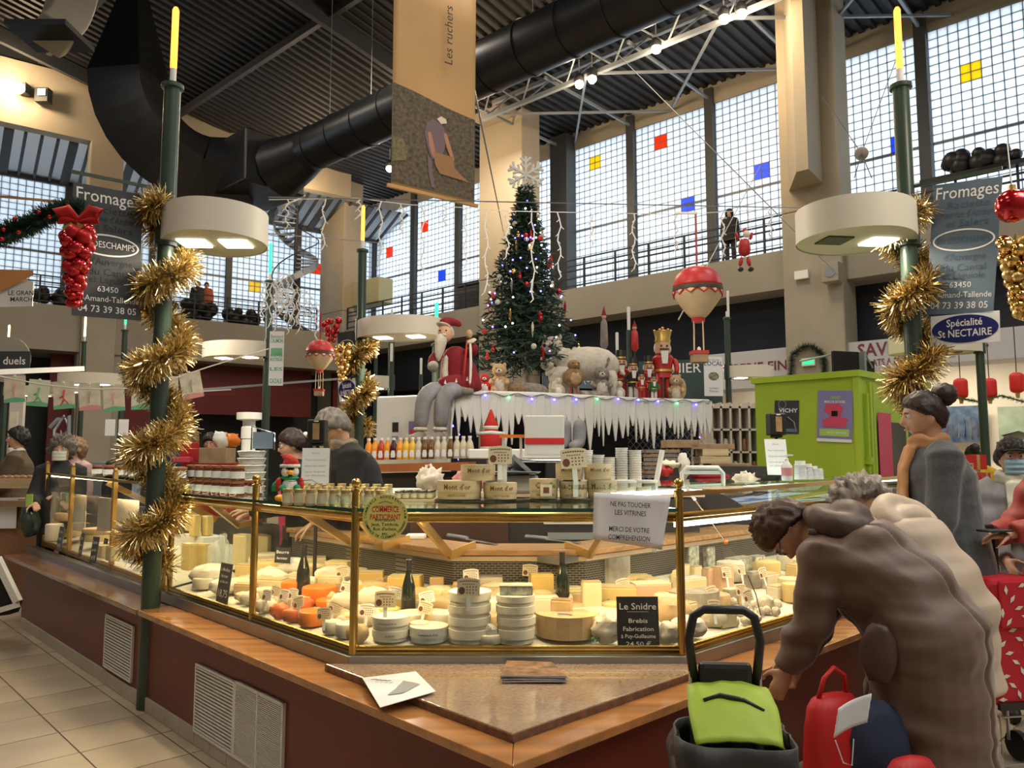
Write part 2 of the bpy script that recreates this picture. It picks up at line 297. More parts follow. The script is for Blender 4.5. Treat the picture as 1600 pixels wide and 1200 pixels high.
D('eye_w', (.75, .73, .70), .3); D('iris', (.06, .04, .03), .2); D('lip', (.45, .14, .11), .5); D('mask_b', (.30, .50, .60), .8, bs=40, ba=.3); D('mask_w', (.66, .68, .70), .8); D('shoe', (.03, .025, .022), .5)
D('cl_pinkp', (.55, .38, .34), .8); D('cl_rust', (.40, .10, .05), .8)
D('nylon', (.030, .030, .032), .5, bs=20, ba=.3, ns=4, na=.2); D('limen', (.36, .50, .05), .55, bs=16, ba=.2); D('leafred', (.50, .012, .03), .5); D('alu', (.5, .52, .55), .3, .9)
D('redbag', (.50, .015, .015), .5, bs=12, ba=.2)
# ---------------------------------------------------------------- the hall: two walls that meet at the far corner K0
def hdir(u): d = ray(u, 714); d.z = 0; return d.normalized()
R0 = atY(1237, 714, 20.5); R0.z = 0
eR = -hdir(-535); nR = V((-eR.y, eR.x, 0)); eL = -hdir(2400); nL = V((eL.y, -eL.x, 0))
K0 = onP(550, 714, R0, nR); K0.z = 0
def RW(s, z, o=0): return K0 + eR * s + nR * o + V((0, 0, z))
def LW(s, z, o=0): return K0 + eL * s + nL * o + V((0, 0, z))
def rRW(u, v, o=0): p = onP(u, v, K0 + nR * o, nR) - K0; return p.dot(eR), p.z
def rLW(u, v, o=0): p = onP(u, v, K0 + nL * o, nL) - K0; return p.dot(eL), p.z
MR = Matrix((eR, nR, V((0, 0, 1)))).transposed().to_4x4(); MR.translation = K0      # local x along the right wall, y outward
ML = Matrix((eL, nL, V((0, 0, 1)))).transposed().to_4x4(); ML.translation = K0
def wbox(mb, W, s0, s1, z0, z1, o0, o1, m=0):
    mb.box(((s0 + s1) / 2, (o0 + o1) / 2, (z0 + z1) / 2), (abs(s1 - s0), abs(o1 - o0), z1 - z0), m, W); return mb
# floor with tiles laid parallel to the stall
AL = math.radians(43.75); dL = V((-math.sin(AL), math.cos(AL), 0)); dR = V((math.cos(AL), math.sin(AL), 0)); C0 = V((0, 2.388, 0))
def AB(a, b, z=0): return C0 + dR * a + dL * b + V((0, 0, z))
MS = Matrix((dR, dL, V((0, 0, 1)))).transposed().to_4x4(); MS.translation = C0      # local x = a (into the stall from its left face), y = b
b_ = MB(); b_.box((0, 14, -.06), (80, 80, .1)); floor = struct('floor', b_, 'floor')
tw, tl = .40, .40
tm = []
for mt in ('tile', 'tile2', 'tile3'):
    b_ = MB(); b_.box((0, 0, -.004), (tw - .008, tl - .008, .008)); tm.append(b_.mesh('floor_tile', mt))
cand = []
for i in range(-30, 30):
    for j in range(-14, 40):
        p = AB(-.01 + i * tw + tw / 2, .16 + j * tl, 0)
        if p.y < 1.5: continue
        dep = _c * p.y - _s * EYE; u = 800 + FPX * p.x / dep; v = 600 + FPX * (_s * p.y + _c * EYE) / dep
        a, bb = (p - C0).dot(dR), (p - C0).dot(dL)
        if -80 < u < 1700 and 900 < v < 1290 and not (a > .2 and bb > .2) and (u < 520 or u > 1180): cand.append((p.y, p))
cand.sort(key=lambda t: t[0])
for _, p in cand[:300]:
    o = wr('floor_tile', tm[rnd.choice((0, 0, 1, 2))], floor, p + V((0, 0, -.002 + rnd.uniform(-.0006, .0006)))); o.rotation_euler = (0, 0, AL)
b_ = MB()
for i in range(-45, 46):
    for j in range(-20, 80):
        p = AB(-.01 + i * tw + tw / 2, .16 + j * tl, 0)
        if p.y > 0 and abs(p.x) < 14 and p.y < 22 and not any((p - q[1]).length < .02 for q in cand[:300] if abs(q[1].y - p.y) < .1):
            b_.box((p.x, p.y, -.006), (tw - .008, tl - .008, .008), 0, None, AL)
o = part('floor_tiles_far', b_, 'tile', floor); o['kind'] = 'stuff'; o.name = 'tile_field'
# roof: corrugated sheet, flat over the right aisle and rising over the nave
def roofz(i): return 14.0 + .17 * max(0.0, i - 2.5)
b_ = MB(); vs = []; fs = []
prof = [4.5, -2.5, -12, -24, -46]
nn = 0; s = -26.0
while s < 34:
    for (ds, dz) in ((0, 0), (.14, 0), (.17, .09), (.31, .09), (.34, 0)):
        for o in prof: p = RW(s + ds, roofz(-o) + dz, o); vs.append(p)
        nn += 1
    s += .34
m_ = len(prof); fs = [(i * m_ + j, i * m_ + j + 1, (i + 1) * m_ + j + 1, (i + 1) * m_ + j) for i in range(nn - 1) for j in range(m_ - 1)]
b_.add(vs, fs); ceil = struct('ceiling', b_, 'roof')
b_ = MB()
for s in (-1.6, 8.7, 20.0): 
    for (o0, o1) in ((-2.5, -12), (-12, -24), (-24, -40)): b_.bar(RW(s, roofz(-o0) - .3, o0), RW(s, roofz(-o1) - .3, o1), .18, .5)
for o in (-7.5, -12, -17, -22): b_.bar(RW(-12, roofz(-o) - .12, o), RW(26, roofz(-o) - .12, o), .16, .26)
part('roof_beam', b_, 'beam', ceil)
# right wall
b_ = MB(); wbox(b_, MR, -4, 34, 6.03, 7.1, 0, 3.2); struct('trim_1', b_, 'fascia')                 # gallery slab
b_ = MB(); wbox(b_, MR, -4, 34, 13.38, 14.1, 2.95, 3.4); struct('trim_2', b_, 'conc')             # header over the windows
b_ = MB(); wbox(b_, MR, -4, 34, 0, 7.0, 3.25, 3.4); wbox(b_, MR, -4, 34, 4.42, 6.03, 1.0, 1.1, 1); wbox(b_, MR, -2, 34, 4.3, 4.42, 1.0, 3.2, 1)
wr_ = struct('wall_right', b_, ['cream', 'navy'])
b_ = MB()
for s in (-.5, 4, 13.5): b_.box((s, 2, 2.2), (.12, 2.4, 4.3), 0, MR)
wbox(b_, MR, -4, 13.3, 0, 4.3, 2.2, 2.3); struct('wall_right_shops', b_, 'navy')
def column(nm, W, s0, s1, o0, o1, z0, z1, mats=('conc', 'beige'), split=8.0):
    b = MB(); wbox(b, W, s0, s1, z0, split, o0, o1, 0)
    b.prism([(s0, o0), (s1, o0), (s1, o1), (s0, o1)], split, z1, 1, W); return struct(nm, b, list(mats), bev=.04)
column('wall_column_1', MR, -2.6, -.75, -.1, .9, 0, 14.6)
column('wall_column_2', MR, 7.75, 9.9, -.1, .9, 0, 15.0)
column('wall_column_3', MR, 19.35, 20.9, -.25, .7, 0, 15.0)
b_ = MB(); b_.prism([(19.6, -.26), (20.5, -.26), (20.6, -1.5), (20.3, -1.5)], 8.6, 14.0, 0, MR); struct('trim_3', b_, 'beige')   # deep haunch of the third column
b_ = MB(); b_.box((8.9, -.5, 14.9), (1.5, .8, 2.2), 0, MR); struct('trim_4', b_, 'beige')
# windows of glass blocks
CELL = .25
blk = {}
for k in ('pane', 'pane_b', 'pane_o', 'pane_y'):
    b = MB(); b.box((0, 0, 0), (CELL - .022, .035, CELL - .022)); blk[k] = b.mesh('glass_block', k)
QR = [(930, 252, 'y'), (1036, 217, 'o'), (1072, 318, 'b'), (1196, 268, 'b'), (1318, 99, 'b'), (1401, 233, 'b'), (1521, 109, 'y'), (980, 384, 'o'), (664, 351, 'o'), (609, 393, 'o'), (691, 433, 'b'), (724, 398, 'o')]
QL = [(396, 450, 'y'), (490, 420, 'o')]
def window(n, W, s0, s1, z0, z1, o, quads, single, ins=None):
    nc = int(round((s1 - s0) / CELL)); nr = int(round((z1 - z0) / CELL)); cw = (s1 - s0) / nc; ch = (z1 - z0) / nr
    colr = {}
    for (qs, qz, c) in quads:
        i = round((qs - s0) / cw); j = round((qz - z0) / ch)
        if 0 < i < nc and 0 < j < nr:
            for a in (i - 1, i):
                for d in (j - 1, j): colr[(a, d)] = 'pane_' + c
    b = MB()
    for i in range(nc + 1): wbox(b, W, s0 + i * cw - .011, s0 + i * cw + .011, z0, z1, o - .012, o + .02)
    for j in range(nr + 1):
        t = .045 if j == nr // 2 else .011; wbox(b, W, s0, s1, z0 + j * ch - t, z0 + j * ch + t, o - .014, o + .022)
    win = struct('window_%d' % n, b, 'gridbar')
    keys = ['pane', 'pane_b', 'pane_o', 'pane_y']; B = MB()
    for i in range(nc):
        for j in range(nr):
            k = colr.get((i, j), 'pane'); loc = W @ V((s0 + (i + .5) * cw, o, z0 + (j + .5) * ch))
            if single or k != 'pane':
                ob = wr('glass_block', blk[k], win, loc); ob.rotation_euler = W.to_euler()
            else: B.box((s0 + (i + .5) * cw, o, z0 + (j + .5) * ch), (cw - .02, .03, ch - .02), 0, W)
    if B.v: ob = part('glass_block_field', B, 'pane', win); ob['kind'] = 'stuff'
qr = [(*rRW(u, v, 3.0), c) for u, v, c in QR]; ql = [(*rLW(u, v, 3.0), c) for u, v, c in QL]
mu = [-2.55, .5, 3.5, 6.5, 9.45, 12.55, 15.7, 18.9, 22.2, 25.3, 28.4]
n = 1
for i in range(len(mu) - 1):
    window(n, MR, mu[i] + .17, mu[i + 1] - .17, 7.12, 13.37, 3.0, qr, i in (5, 6, 8, 9) and i < 10); n += 1
b_ = MB()
for s in mu: wbox(b_, MR, s - .15, s + .15, 7.1, 13.9, 2.8, 3.1)
wbox(b_, MR, 9.15, 9.95, 7.1, 13.9, 2.4, 3.1); struct('trim_5', b_, 'mull')
# gallery rails
def railing(nm, W, s0, s1, z0, lab):
    t = thing(nm, lab, 'railing')
    for z in (.12, .38, .64, .80, 1.02): b = MB(); wbox(b, W, s0, s1, z0 + z - .02, z0 + z + .02, .12, .17); part('rail', b, 'dark', t)
    s = s0
    while s <= s1: b = MB(); wbox(b, W, s - .025, s + .025, z0, z0 + 1.02, .10, .16); part('post', b, 'dark', t); s += 1.25
    return t
railing('gallery_railing', MR, -.7, 7.7, 7.1, 'dark metal gallery railing behind the christmas tree, between corner column and middle column')
railing('gallery_railing', MR, 9.95, 19.3, 7.1, 'dark metal gallery railing between the middle column and the big right-hand column')
railing('gallery_railing', MR, 20.95, 27, 7.1, 'dark metal gallery railing above the Asian food sign')
railing('gallery_railing', ML, 1.7, 9.4, 6.8, 'dark metal gallery railing below the spiral staircase')
railing('gallery_railing', ML, 10.6, 18, 6.8, 'dark metal gallery railing behind the red bauble cluster')
# truss under the aisle roof, runs beside the right wall
t = thing('roof_truss', 'pale steel lattice truss carrying the spotlights along the right wall', 'truss')
for (o, z) in ((-2, 13.0), (-2.5, 13.75), (-1.5, 13.75)):
    b = MB(); b.bar(RW(9.8, z, o), RW(27, z, o), .13, .13); part('chord', b, 'steel_l', t)
s = 9.8; k = 0
while s < 26:
    for o in (-2.5, -1.5): b = MB(); b.bar(RW(s, 13.0 if k % 2 == 0 else 13.75, -2 if k % 2 == 0 else o), RW(s + .9, 13.75 if k % 2 == 0 else 13.0, o if k % 2 == 0 else -2), .04, .04); part('lattice_bar', b, 'steel_l', t)
    s += .9; k += 1
b_ = MB(); b_.bar(RW(7.5, 13.75, -3.2), RW(28, 13.75, -3.2), .7, .09); b_.bar(RW(7.5, 14.2, -3.2), RW(28, 14.2, -3.2), .05, .9); b_.bar(RW(7.5, 14.6, -3.2), RW(28, 14.6, -3.2), .5, .06)
struct('trim_6', b_, 'beam')
b_ = MB()
for (s0, s1) in ((10.0, 14.2), (14.2, 18.6), (18.6, 23)):
    b_.bar(RW(s0, 13.1, -2), RW(s1, 13.6, 2.9), .07, .07); b_.bar(RW(s1, 13.1, -2), RW(s0, 13.6, 2.9), .07, .07)
for s in mu[4:]: b_.bar(RW(s, 13.55, -2), RW(s, 13.55, 3), .08, .08)
struct('trim_7', b_, 'steel_l')
# left wall
b_ = MB(); wbox(b_, ML, -.2, 24, 5.2, 6.8, 0, 3.2); struct('trim_8', b_, 'fascia')
b_ = MB(); wbox(b_, ML, .3, 24, 12.95, 15.25, 0, .5); struct('trim_9', b_, 'beige')
b_ = MB(); wbox(b_, ML, -3, 24, 15.25, 20, .1, .4); wall_left = struct('wall_left_gable', b_, 'roof')
column('wall_column_4', ML, 9.45, 10.55, -.15, .6, 0, 12.95)
b_ = MB(); wbox(b_, ML, -3.5, 24, 0, 5.2, 2.6, 2.8); struct('wall_left', b_, 'dark')
for i, (s0, s1, mt) in enumerate(((11.3, 10.6, 'redwall'), (8.9, 6.6, 'redwall'), (6.6, 1.5, 'redwall'), (.5, -1.6, 'redwall'))):
    b_ = MB(); wbox(b_, ML, min(s0, s1), max(s0, s1), 3.2 if i in (2,) else 0, 5.2, 1.0, 1.2); struct('wall_left_panel_%d' % (i + 1), b_, mt)
b_ = MB(); wbox(b_, ML, 10.6, 9.0, 0, 5.2, .1, .8); struct('wall_left_pier', b_, 'fascia')
lm = [-3.0, -1.55, 1.5, 4.6, 7.7, 10.8, 13.9, 17.0, 20]
for i in range(len(lm) - 1):
    window(n, ML, lm[i] + .12, lm[i + 1] - .12, 6.85, 12.0, 3.0, ql, False); n += 1
b_ = MB()
for s in lm: wbox(b_, ML, s - .12, s + .12, 6.8, 12.6, 2.85, 3.1)
wbox(b_, ML, -3, 20, 11.98, 12.2, 2.85, 3.1); struct('trim_10', b_, 'mull')
b_ = MB(); b_.quad(LW(-3, 12.1, 3), LW(20, 12.1, 3), LW(20, 13.0, .6), LW(-3, 13.0, .6)); struct('window_40', b_, 'pane')
b_ = MB()
for k in range(46): b_.bar(LW(-3 + k * .5, 12.05, 2.95), LW(-3 + k * .5, 12.95, .6), .1 if k % 4 else .3, .1)
struct('trim_11', b_, 'mull')
# plain opaque walls behind and beside the viewer, closing off the sky light
b_ = MB(); b_.box((-4, -12, 9), (60, .3, 18)); struct('wall_back', b_, 'beige')
b_ = MB(); p = LW(23.8, 0, 1); b_.box((p.x, (p.y - 12) / 2, 9), (.3, p.y + 12, 18)); struct('wall_left_side', b_, 'beige')
b_ = MB(); p = RW(33.5, 0, 1); b_.box((p.x, (p.y - 12) / 2, 9), (.3, p.y + 12, 18)); struct('wall_right_side', b_, 'beige')
# ducts
b_ = MB(); P_ = [RW(s, 10.4, -8) for s in (8.6, 26)]; b_.tube(P_, .6, 32)
dt = thing('ventilation_duct', 'big round black ventilation duct running under the roof', 'duct')
part('pipe', b_, 'duct', dt)
s = 9.0
while s < 26: b = MB(); b.tube([RW(s, 10.4, -8), RW(s + .05, 10.4, -8)], .625, 32); part('joint_ring', b, 'duct', dt); s += 1.15
b_ = MB(); X = [RW(8.7, 10.4, -8), RW(7.9, 10.3, -8), RW(7.2, 10.2, -8.1)]; b_.tube(X, [.6, .75, .9], 12); part('reducer', b_, 'duct', dt)
b_ = MB(); b_.box((6.2, -8.3, 10.3), (2.2, 2.0, 1.6), 0, MR); part('plenum', b_, 'duct', dt, bev=.05)
# elbow that climbs to the roof on the left
b_ = MB(); q = []; c_ = RW(5.2, 10.3, -8.3)
ea = (LW(6, 0) - LW(0, 0)).normalized(); r_ = 2.3
for k in range(9):
    a = PI / 2 * k / 8; q.append(c_ + ea * (1.0 + r_ * math.sin(a)) + V((0, 0, r_ * (1 - math.cos(a)))))
q = [RW(5.9, 10.3, -8.3)] + q + [q[-1] + V((0, 0, 4))]
b_.tube(q, .95 * 1.2, 4, side=(0, 0, 1)); part('elbow', b_, 'duct', dt)
for k in range(9): b = MB(); s = 9.6 + k * 1.9; b.bar(RW(s, 11.0, -8), RW(s, roofz(8), -8), .015, .015); part('hanger', b, 'steel_l', dt)
# drum shaped outlet at upper left
dr = thing('duct_outlet', 'wide beige curved duct outlet under the dark roof, upper left', 'duct')
c_ = atY(118, 30, 17); b_ = MB(); q = []
for k in range(11): a = -.2 + 1.5 * k / 10; q.append(c_ + V((0, 0, 1.9)) + V((0, 1.2 * math.cos(a) - 1.2, -2.9 * math.sin(a))))
b_.tube(q, [(.62, .5)] * 11, 4, side=(1, 0, 0)); part('curved_sheet', b_, 'fascia', dr, bev=.05)
b_ = MB(); b_.box(q[-1] + V((0, 0, -.02)), (1.3, 1.15, .12)); part('lip', b_, 'duct', dr)
# ---------------------------------------------------------------- the cheese stall
SP = {}
def sbox(mb, a0, a1, b0, b1, z0, z1, m=0): mb.box(((a0 + a1) / 2, (b0 + b1) / 2, (z0 + z1) / 2), (abs(a1 - a0), abs(b1 - b0), z1 - z0), m, MS); return mb
ZL = .588
ctr = thing('stall_counter', 'maroon base of the cheese stall corner with an orange wooden ledge', 'counter', (0, 0, 0))
for (r_) in ((.06, .10, .06, 3.2), (.06, 7.0, .06, .10)): b_ = MB(); sbox(b_, *r_, .08, .555); part('side_panel', b_, 'maroon', ctr)
b_ = MB(); b_.prism([(0, 0), (.34, .34), (.34, 3.24), (0, 3.24)], .555, ZL, 0, MS); part('ledge', b_, 'ledge', ctr, bev=.004)
b_ = MB(); b_.prism([(.001, 0), (7, 0), (7, .34), (.341, .34)], .555, ZL, 0, MS); part('ledge', b_, 'ledge', ctr, bev=.004)
b_ = MB(); sbox(b_, .1, 1.0, .1, 3.2, .08, .55); sbox(b_, .1, 7, .1, 1.0, .08, .55); part('carcass', b_, 'black', ctr)
x = .07
while x < 3.15: b_ = MB(); sbox(b_, .05, .062, x, min(x + .195, 3.2), 0, .08); part('skirting_tile', b_, 'skirt', ctr); x += .20
x = .07
while x < 3.2: b_ = MB(); sbox(b_, x, x + .195, .05, .062, 0, .08); part('skirting_tile', b_, 'skirt', ctr); x += .20
def vent(par, b0, b1, z0, z1, n, mid=False):
    b = MB()
    for (q0, q1, w0, w1) in ((b0, b1, z0, z0 + .012), (b0, b1, z1 - .012, z1), (b0, b0 + .014, z0, z1), (b1 - .014, b1, z0, z1)): sbox(b, .045, .06, q0, q1, w0, w1)
    if mid: sbox(b, .042, .06, (b0 + b1) / 2 - .006, (b0 + b1) / 2 + .006, z0, z1)
    v = part('vent_grille', b, 'ventw', par)
    part('dark_backing', sbox(MB(), .0585, .0596, b0, b1, z0, z1), 'ventd', par)  # dark sheet stands in for the shade between the slats
    b = MB(); h = (z1 - z0 - .024) / n
    for k in range(n):
        zz = z0 + .012 + k * h; sbox(b, .046, .057, b0 + .008, b1 - .008, zz + h * .30, zz + h * .78)
    o = part('louvre', b, 'ventw', v); o['kind'] = 'stuff'
vent(ctr, 1.992, 2.47, .067, .415, 19); vent(ctr, 1.5, 1.99, .067, .423, 38, True)
ct2 = thing('stall_counter', 'maroon base of the further cheese counter with dark wooden ledge and one vent', 'counter')
b_ = MB(); sbox(b_, .06, .10, 3.32, 6.38, .08, .555); part('side_panel', b_, 'maroon', ct2)
b_ = MB(); sbox(b_, .06, 1.0, 6.36, 6.4, .08, .555); part('end_panel', b_, 'maroon', ct2)
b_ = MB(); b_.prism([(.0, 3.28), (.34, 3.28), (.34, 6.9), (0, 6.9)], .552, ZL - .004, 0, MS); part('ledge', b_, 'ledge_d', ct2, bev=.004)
b_ = MB(); sbox(b_, .12, 1.0, 3.34, 6.3, .08, .55); part('carcass', b_, 'black', ct2)
x = 3.33
while x < 6.3: b_ = MB(); sbox(b_, .05, .062, x, x + .295, 0, .085); part('skirting_tile', b_, 'skirt', ct2); x += .30
vent(ct2, 3.457, 4.002, .109, .453, 17)
# granite corner shelf
yq = 3.405; y0 = 2.57; tL = (yq - y0) / dL.y; tR = (yq - y0) / dR.y
b_ = MB(); gp = [(0, y0), (dR.x * tR, yq), (dL.x * tL, yq)]
b_.prism(gp, ZL, ZL + .030); ob = solo('granite_shelf', b_, 'granite', 'polished pink granite triangle on the ledge in front of the glass case', 'shelf', bev=.003)
b_ = MB(); 
for (p, q) in ((0, 1), (0, 2)): b_.bar((gp[p][0], gp[p][1] - .002, ZL + .0135), (gp[q][0], gp[q][1] - .002, ZL + .0135), .004, .024)
part('edge', b_, 'granite_e', ob)
# display case: base kerb, sill, posts, rails, panes, top shelf
A1, B1, Y1 = .23, .25, 3.44
def cornerL(d): y = Y1 + d; a = A1 + d; x = (a - (y - C0.y) * dR.y) / dR.x; return V((x, y, 0))
def cornerR(d): y = Y1 + d; b = B1 + d; x = (b - (y - C0.y) * dL.y) / dL.x; return V((x, y, 0))
def runL(d, b): p = AB(A1 + d, b); return V((p.x, p.y, 0))
def runR(d, a): p = AB(a, B1 + d); return V((p.x, p.y, 0))
def line(d, b1=3.42, a1=6.5): return [runL(d, b1), cornerL(d), cornerR(d), runR(d, a1)]
case = thing('display_case', 'big brass and glass cheese display case at the stall corner', 'display case')
def ribbon(mb, d0, d1, z0, z1, b1=3.42, a1=6.5, m=0, seg=(0, 1, 2)):
    P, Q = line(d0, b1, a1), line(d1, b1, a1)
    for k in seg:
        mb.prism([(P[k].x, P[k].y), (P[k + 1].x, P[k + 1].y), (Q[k + 1].x, Q[k + 1].y), (Q[k].x, Q[k].y)], z0, z1, m)
    return mb
part('kerb', ribbon(MB(), -.035, .03, ZL, .648), 'steel', case, bev=.003)
for z in (.655, .676): b_ = MB(); P = line(-.004); b_.tube([p + V((0, 0, z)) for p in P], .0115, 8); part('sill_rail', b_, 'brass', case)
b_ = MB(); P = line(0.0); b_.tube([p + V((0, 0, 1.243)) for p in P], .014, 8); part('top_rail', b_, 'brass', case)
b_ = MB(); P = line(.015); b_.tube([p + V((0, 0, 1.222)) for p in P], .010, 8); part('top_rail', b_, 'brass', case)
posts = [cornerL(0), cornerR(0), runL(0, 2.21), runL(0, 3.38)]
def post(par, p, z0, z1):
    b = MB(); b.lathe([(.0185, z0), (.0185, z1), (.024, z1 + .002), (.024, z1 + .008), (.012, z1 + .014), (.010, z1 + .02), (.019, z1 + .028), (.022, z1 + .04), (.019, z1 + .052), (.008, z1 + .06), (0, z1 + .061)], 14, 0, None, (p.x, p.y, 0))
    return part('post', b, 'brass', par)
for p in posts: post(case, p, .60, 1.345)
for (p, q) in ((posts[0], posts[1]), (posts[0], posts[2]), (posts[2], posts[3])):
    d = (q - p).normalized(); b_ = MB(); b_.bar(p + d * .02 + V((0, 0, .96)), q - d * .02 + V((0, 0, .96)), .005, .545); part('glass_pane', b_, 'glass', case)
p, q = cornerR(0), runR(0, 6.5); d = (q - p).normalized()
b_ = MB(); b_.bar(p + d * .02 + V((0, 0, .93)), q + V((0, 0, .93)), .005, .47); part('glass_pane', b_, 'glass', case)
# glass top shelf over the left run and the corner
def poly_band(d0, d1, b1, a1): P, Q = line(d0, b1, a1), line(d1, b1, a1); return P, Q
P, Q = poly_band(-.012, .80, 3.42, 1.25)
b_ = MB(); b_.prism([(p.x, p.y) for p in P[:3]] + [(p.x, p.y) for p in Q[:3][::-1]], 1.262, 1.274); part('top_shelf', b_, 'glassg', case)
b_ = MB()
for k in (0, 1): b_.bar(P[k] + V((0, 0, 1.268)), P[k + 1] + V((0, 0, 1.268)), .008, .014)
part('shelf_edge', b_, 'glassedge', case)
# deck, riser, boards
def depth(p): a, b = (p - C0).dot(dR), (p - C0).dot(dL); return min(a - A1, b - B1, p.y - Y1)
def deckz(p): return .664 + .14 * max(0.0, min(.85, depth(p)))
def deck(u, v):
    d = ray(u, v); t0 = 2.0; f0 = None
    for k in range(420):
        t = 2.6 + k * .015; p = O0 + d * t
        if depth(p) > -.05 and p.z <= deckz(p): return V((p.x, p.y, deckz(p)))
    return None
b_ = MB(); P, Q = line(.025, 3.40, 6.4), line(.85, 3.40, 6.4)
for k in range(3): b_.add([P[k] + V((0, 0, .664)), P[k + 1] + V((0, 0, .664)), Q[k + 1] + V((0, 0, .783)), Q[k] + V((0, 0, .783))], [(0, 1, 2, 3)])
part('deck', b_, 'deckp', case)
part('riser', ribbon(MB(), .85, .86, .76, .93, 3.4, 6.4), 'perf', case)
part('drawer_front', ribbon(MB(), .83, .85, .935, .962, 3.4, 6.4), 'mdf', case)
part('cutting_board', ribbon(MB(), .80, 1.12, .968, 1.0, 3.4, 3.6), 'woodboard', case, bev=.006)
part('carcass', ribbon(MB(), .88, 1.10, .1, .93, 3.4, 6.4), 'dark', case)
b_ = MB(); b_.prism([(p.x, p.y) for p in (runL(0, 3.415), runL(0, 3.40), runL(.85, 3.40), runL(.85, 3.415))], .60, 1.25); part('end_glass', b_, 'glass', case)
b_ = MB(); P = line(.03)
for k in (0, 1): dd = (P[k + 1] - P[k]).normalized(); b_.bar(P[k] + dd * .05 + V((0, 0, 1.236)), P[k + 1] - dd * .03 + V((0, 0, 1.236)), .016, .02)
part('strip_light', b_, 'strip', case)
b_ = MB(); Pq = [cornerR(.03), runR(.03, 6.0)]; b_.bar(Pq[0] + V((0, 0, 1.20)), Pq[1] + V((0, 0, 1.20)), .016, .02); part('strip_light', b_, 'strip_w', case)
for (p0, p1) in (((-.42, 3.46), (-.24, 4.22)), ((.30, 4.22), (.47, 3.5)), ):
    pass
def bracket(p, q, mat='brass_s'):
    b = MB(); b.bar(p, q, .016, .045); part('bracket', b, mat, case)
for (uf, vf, ul, vl, ur, vr) in ((652, 812, 703, 876, 742, 862), (560, 815, 596, 860, 640, 850), (960, 835, 922, 874, 884, 862), (470, 800, 545, 838, 590, 832), (326, 790, 372, 832, 410, 825)):
    # front end just under the top rail, lower end over the front edge of the board
    def fp(u, v, dd, z):
        d = ray(u, v)
        for k in range(600):
            p = O0 + d * (2.6 + k * .01)
            if depth(p) > dd: return V((p.x, p.y, z))
        return O0 + d * 4
    f = fp(uf, vf, .04, 1.235); l = fp(ul, vl, .70, .985); r = fp(ur, vr, .88, 1.015)
    bracket(f, l); bracket(l, r)
b_ = MB(); 
for k in range(3): pass
# second (further) case on the left run
cs2 = thing('display_case', 'further brass framed cheese display case behind the tinsel wrapped post', 'display case')
b_ = MB(); sbox(b_, .195, .26, 3.46, 7.0, ZL - .004, .645); part('kerb', b_, 'steel', cs2)
for z in (.655, .682): b_ = MB(); b_.bar(AB(A1, 3.5, z), AB(A1 + .1, 6.98, z), .022, .02); part('sill_rail', b_, 'brass2', cs2)
zt = {3.5: 1.36, 4.65: 1.385, 5.95: 1.41, 6.95: 1.43}
pp = []
for bb, z1 in zt.items():
    p = AB(A1 + .1 * (bb - 3.5) / 3.45, bb); pp.append((p, z1)); b = MB(); b.box((p.x, p.y, (z1 + .6) / 2), (.03, .04, z1 - .6), 0, None, AL); b.ball((p.x, p.y, z1 + .012), (.018, .018, .02), 8, 6); part('post', b, 'brass2', cs2)
for k in range(3):
    p, q = pp[k][0], pp[k + 1][0]; d = (q - p).normalized(); b = MB(); b.bar(p + d * .02 + V((0, 0, 1.0)), q - d * .02 + V((0, 0, 1.0)), .005, .64); part('glass_pane', b, 'glass', cs2)
b_ = MB(); b_.bar(AB(A1, 3.5, 1.315), AB(A1 + .1, 6.98, 1.335), .02, .02); part('top_rail', b_, 'brass2', cs2)
b_ = MB(); b_.prism([(.21, 3.48), (.31, 6.98), (.95, 6.98), (.95, 3.48)], 1.33, 1.342, 0, MS); part('top_shelf', b_, 'glassg', cs2)
b_ = MB(); b_.add([AB(.26, 3.46, .664), AB(.33, 6.95, .664), AB(1.08, 6.95, .80), AB(1.08, 3.46, .80)], [(0, 1, 2, 3)]); part('deck', b_, 'deckp', cs2)
b_ = MB(); sbox(b_, 1.08, 1.12, 3.46, 6.98, .3, 1.0); part('riser', b_, 'dark', cs2)
for bb in (4.0, 4.9): 
    b = MB(); b.bar(AB(.28, bb, 1.30), AB(.80, bb + .05, 1.03), .016, .045); part('bracket', b, 'brass_s', cs2)
b_ = MB(); b_.bar(AB(.30, 3.6, 1.31), AB(.36, 6.9, 1.315), .014, .014); part('strip_light', b_, 'strip', cs2)
# right-hand refrigerated run: curved glass canopy over the chilled shelf
rc = thing('chilled_canopy', 'curved glass canopy of the chilled cabinet beside the bending women', 'canopy')
b_ = MB()
def can(u, v):
    a = 1.9 + 4.4 * u; t = v * PI / 2; return AB(a, B1 - .02 + .42 * (1 - math.cos(t)), 1.14 + .20 * math.sin(t) + .012 * u)
b_.grid(can, 12, 10); part('curved_glass', b_, 'glassb', rc)
b_ = MB(); sbox(b_, 1.27, 6.4, B1 + .38, B1 + .95, 1.340, 1.352); part('top_shelf', b_, 'glassg', rc)
b_ = MB(); b_.bar(AB(1.27, B1 + .02, 1.335), AB(6.4, B1 + .36, 1.352), .03, .022); part('front_rail', b_, 'brass_s', rc)
b_ = MB(); b_.bar(AB(1.3, B1 + .40, 1.318), AB(6.4, B1 + .42, 1.318), .03, .02); part('strip_light', b_, 'strip_w', rc)
for a in (1.9, 3.2, 4.5): b_ = MB(); b_.bar(AB(a, B1 + .6, .98), AB(a, B1 + .6, 1.34), .02, .02); part('strut', b_, 'steel_l', rc)
b_ = MB(); sbox(b_, 1.4, 6.4, B1 + .86, B1 + 1.2, .93, .97); part('back_shelf', b_, 'steel', rc)
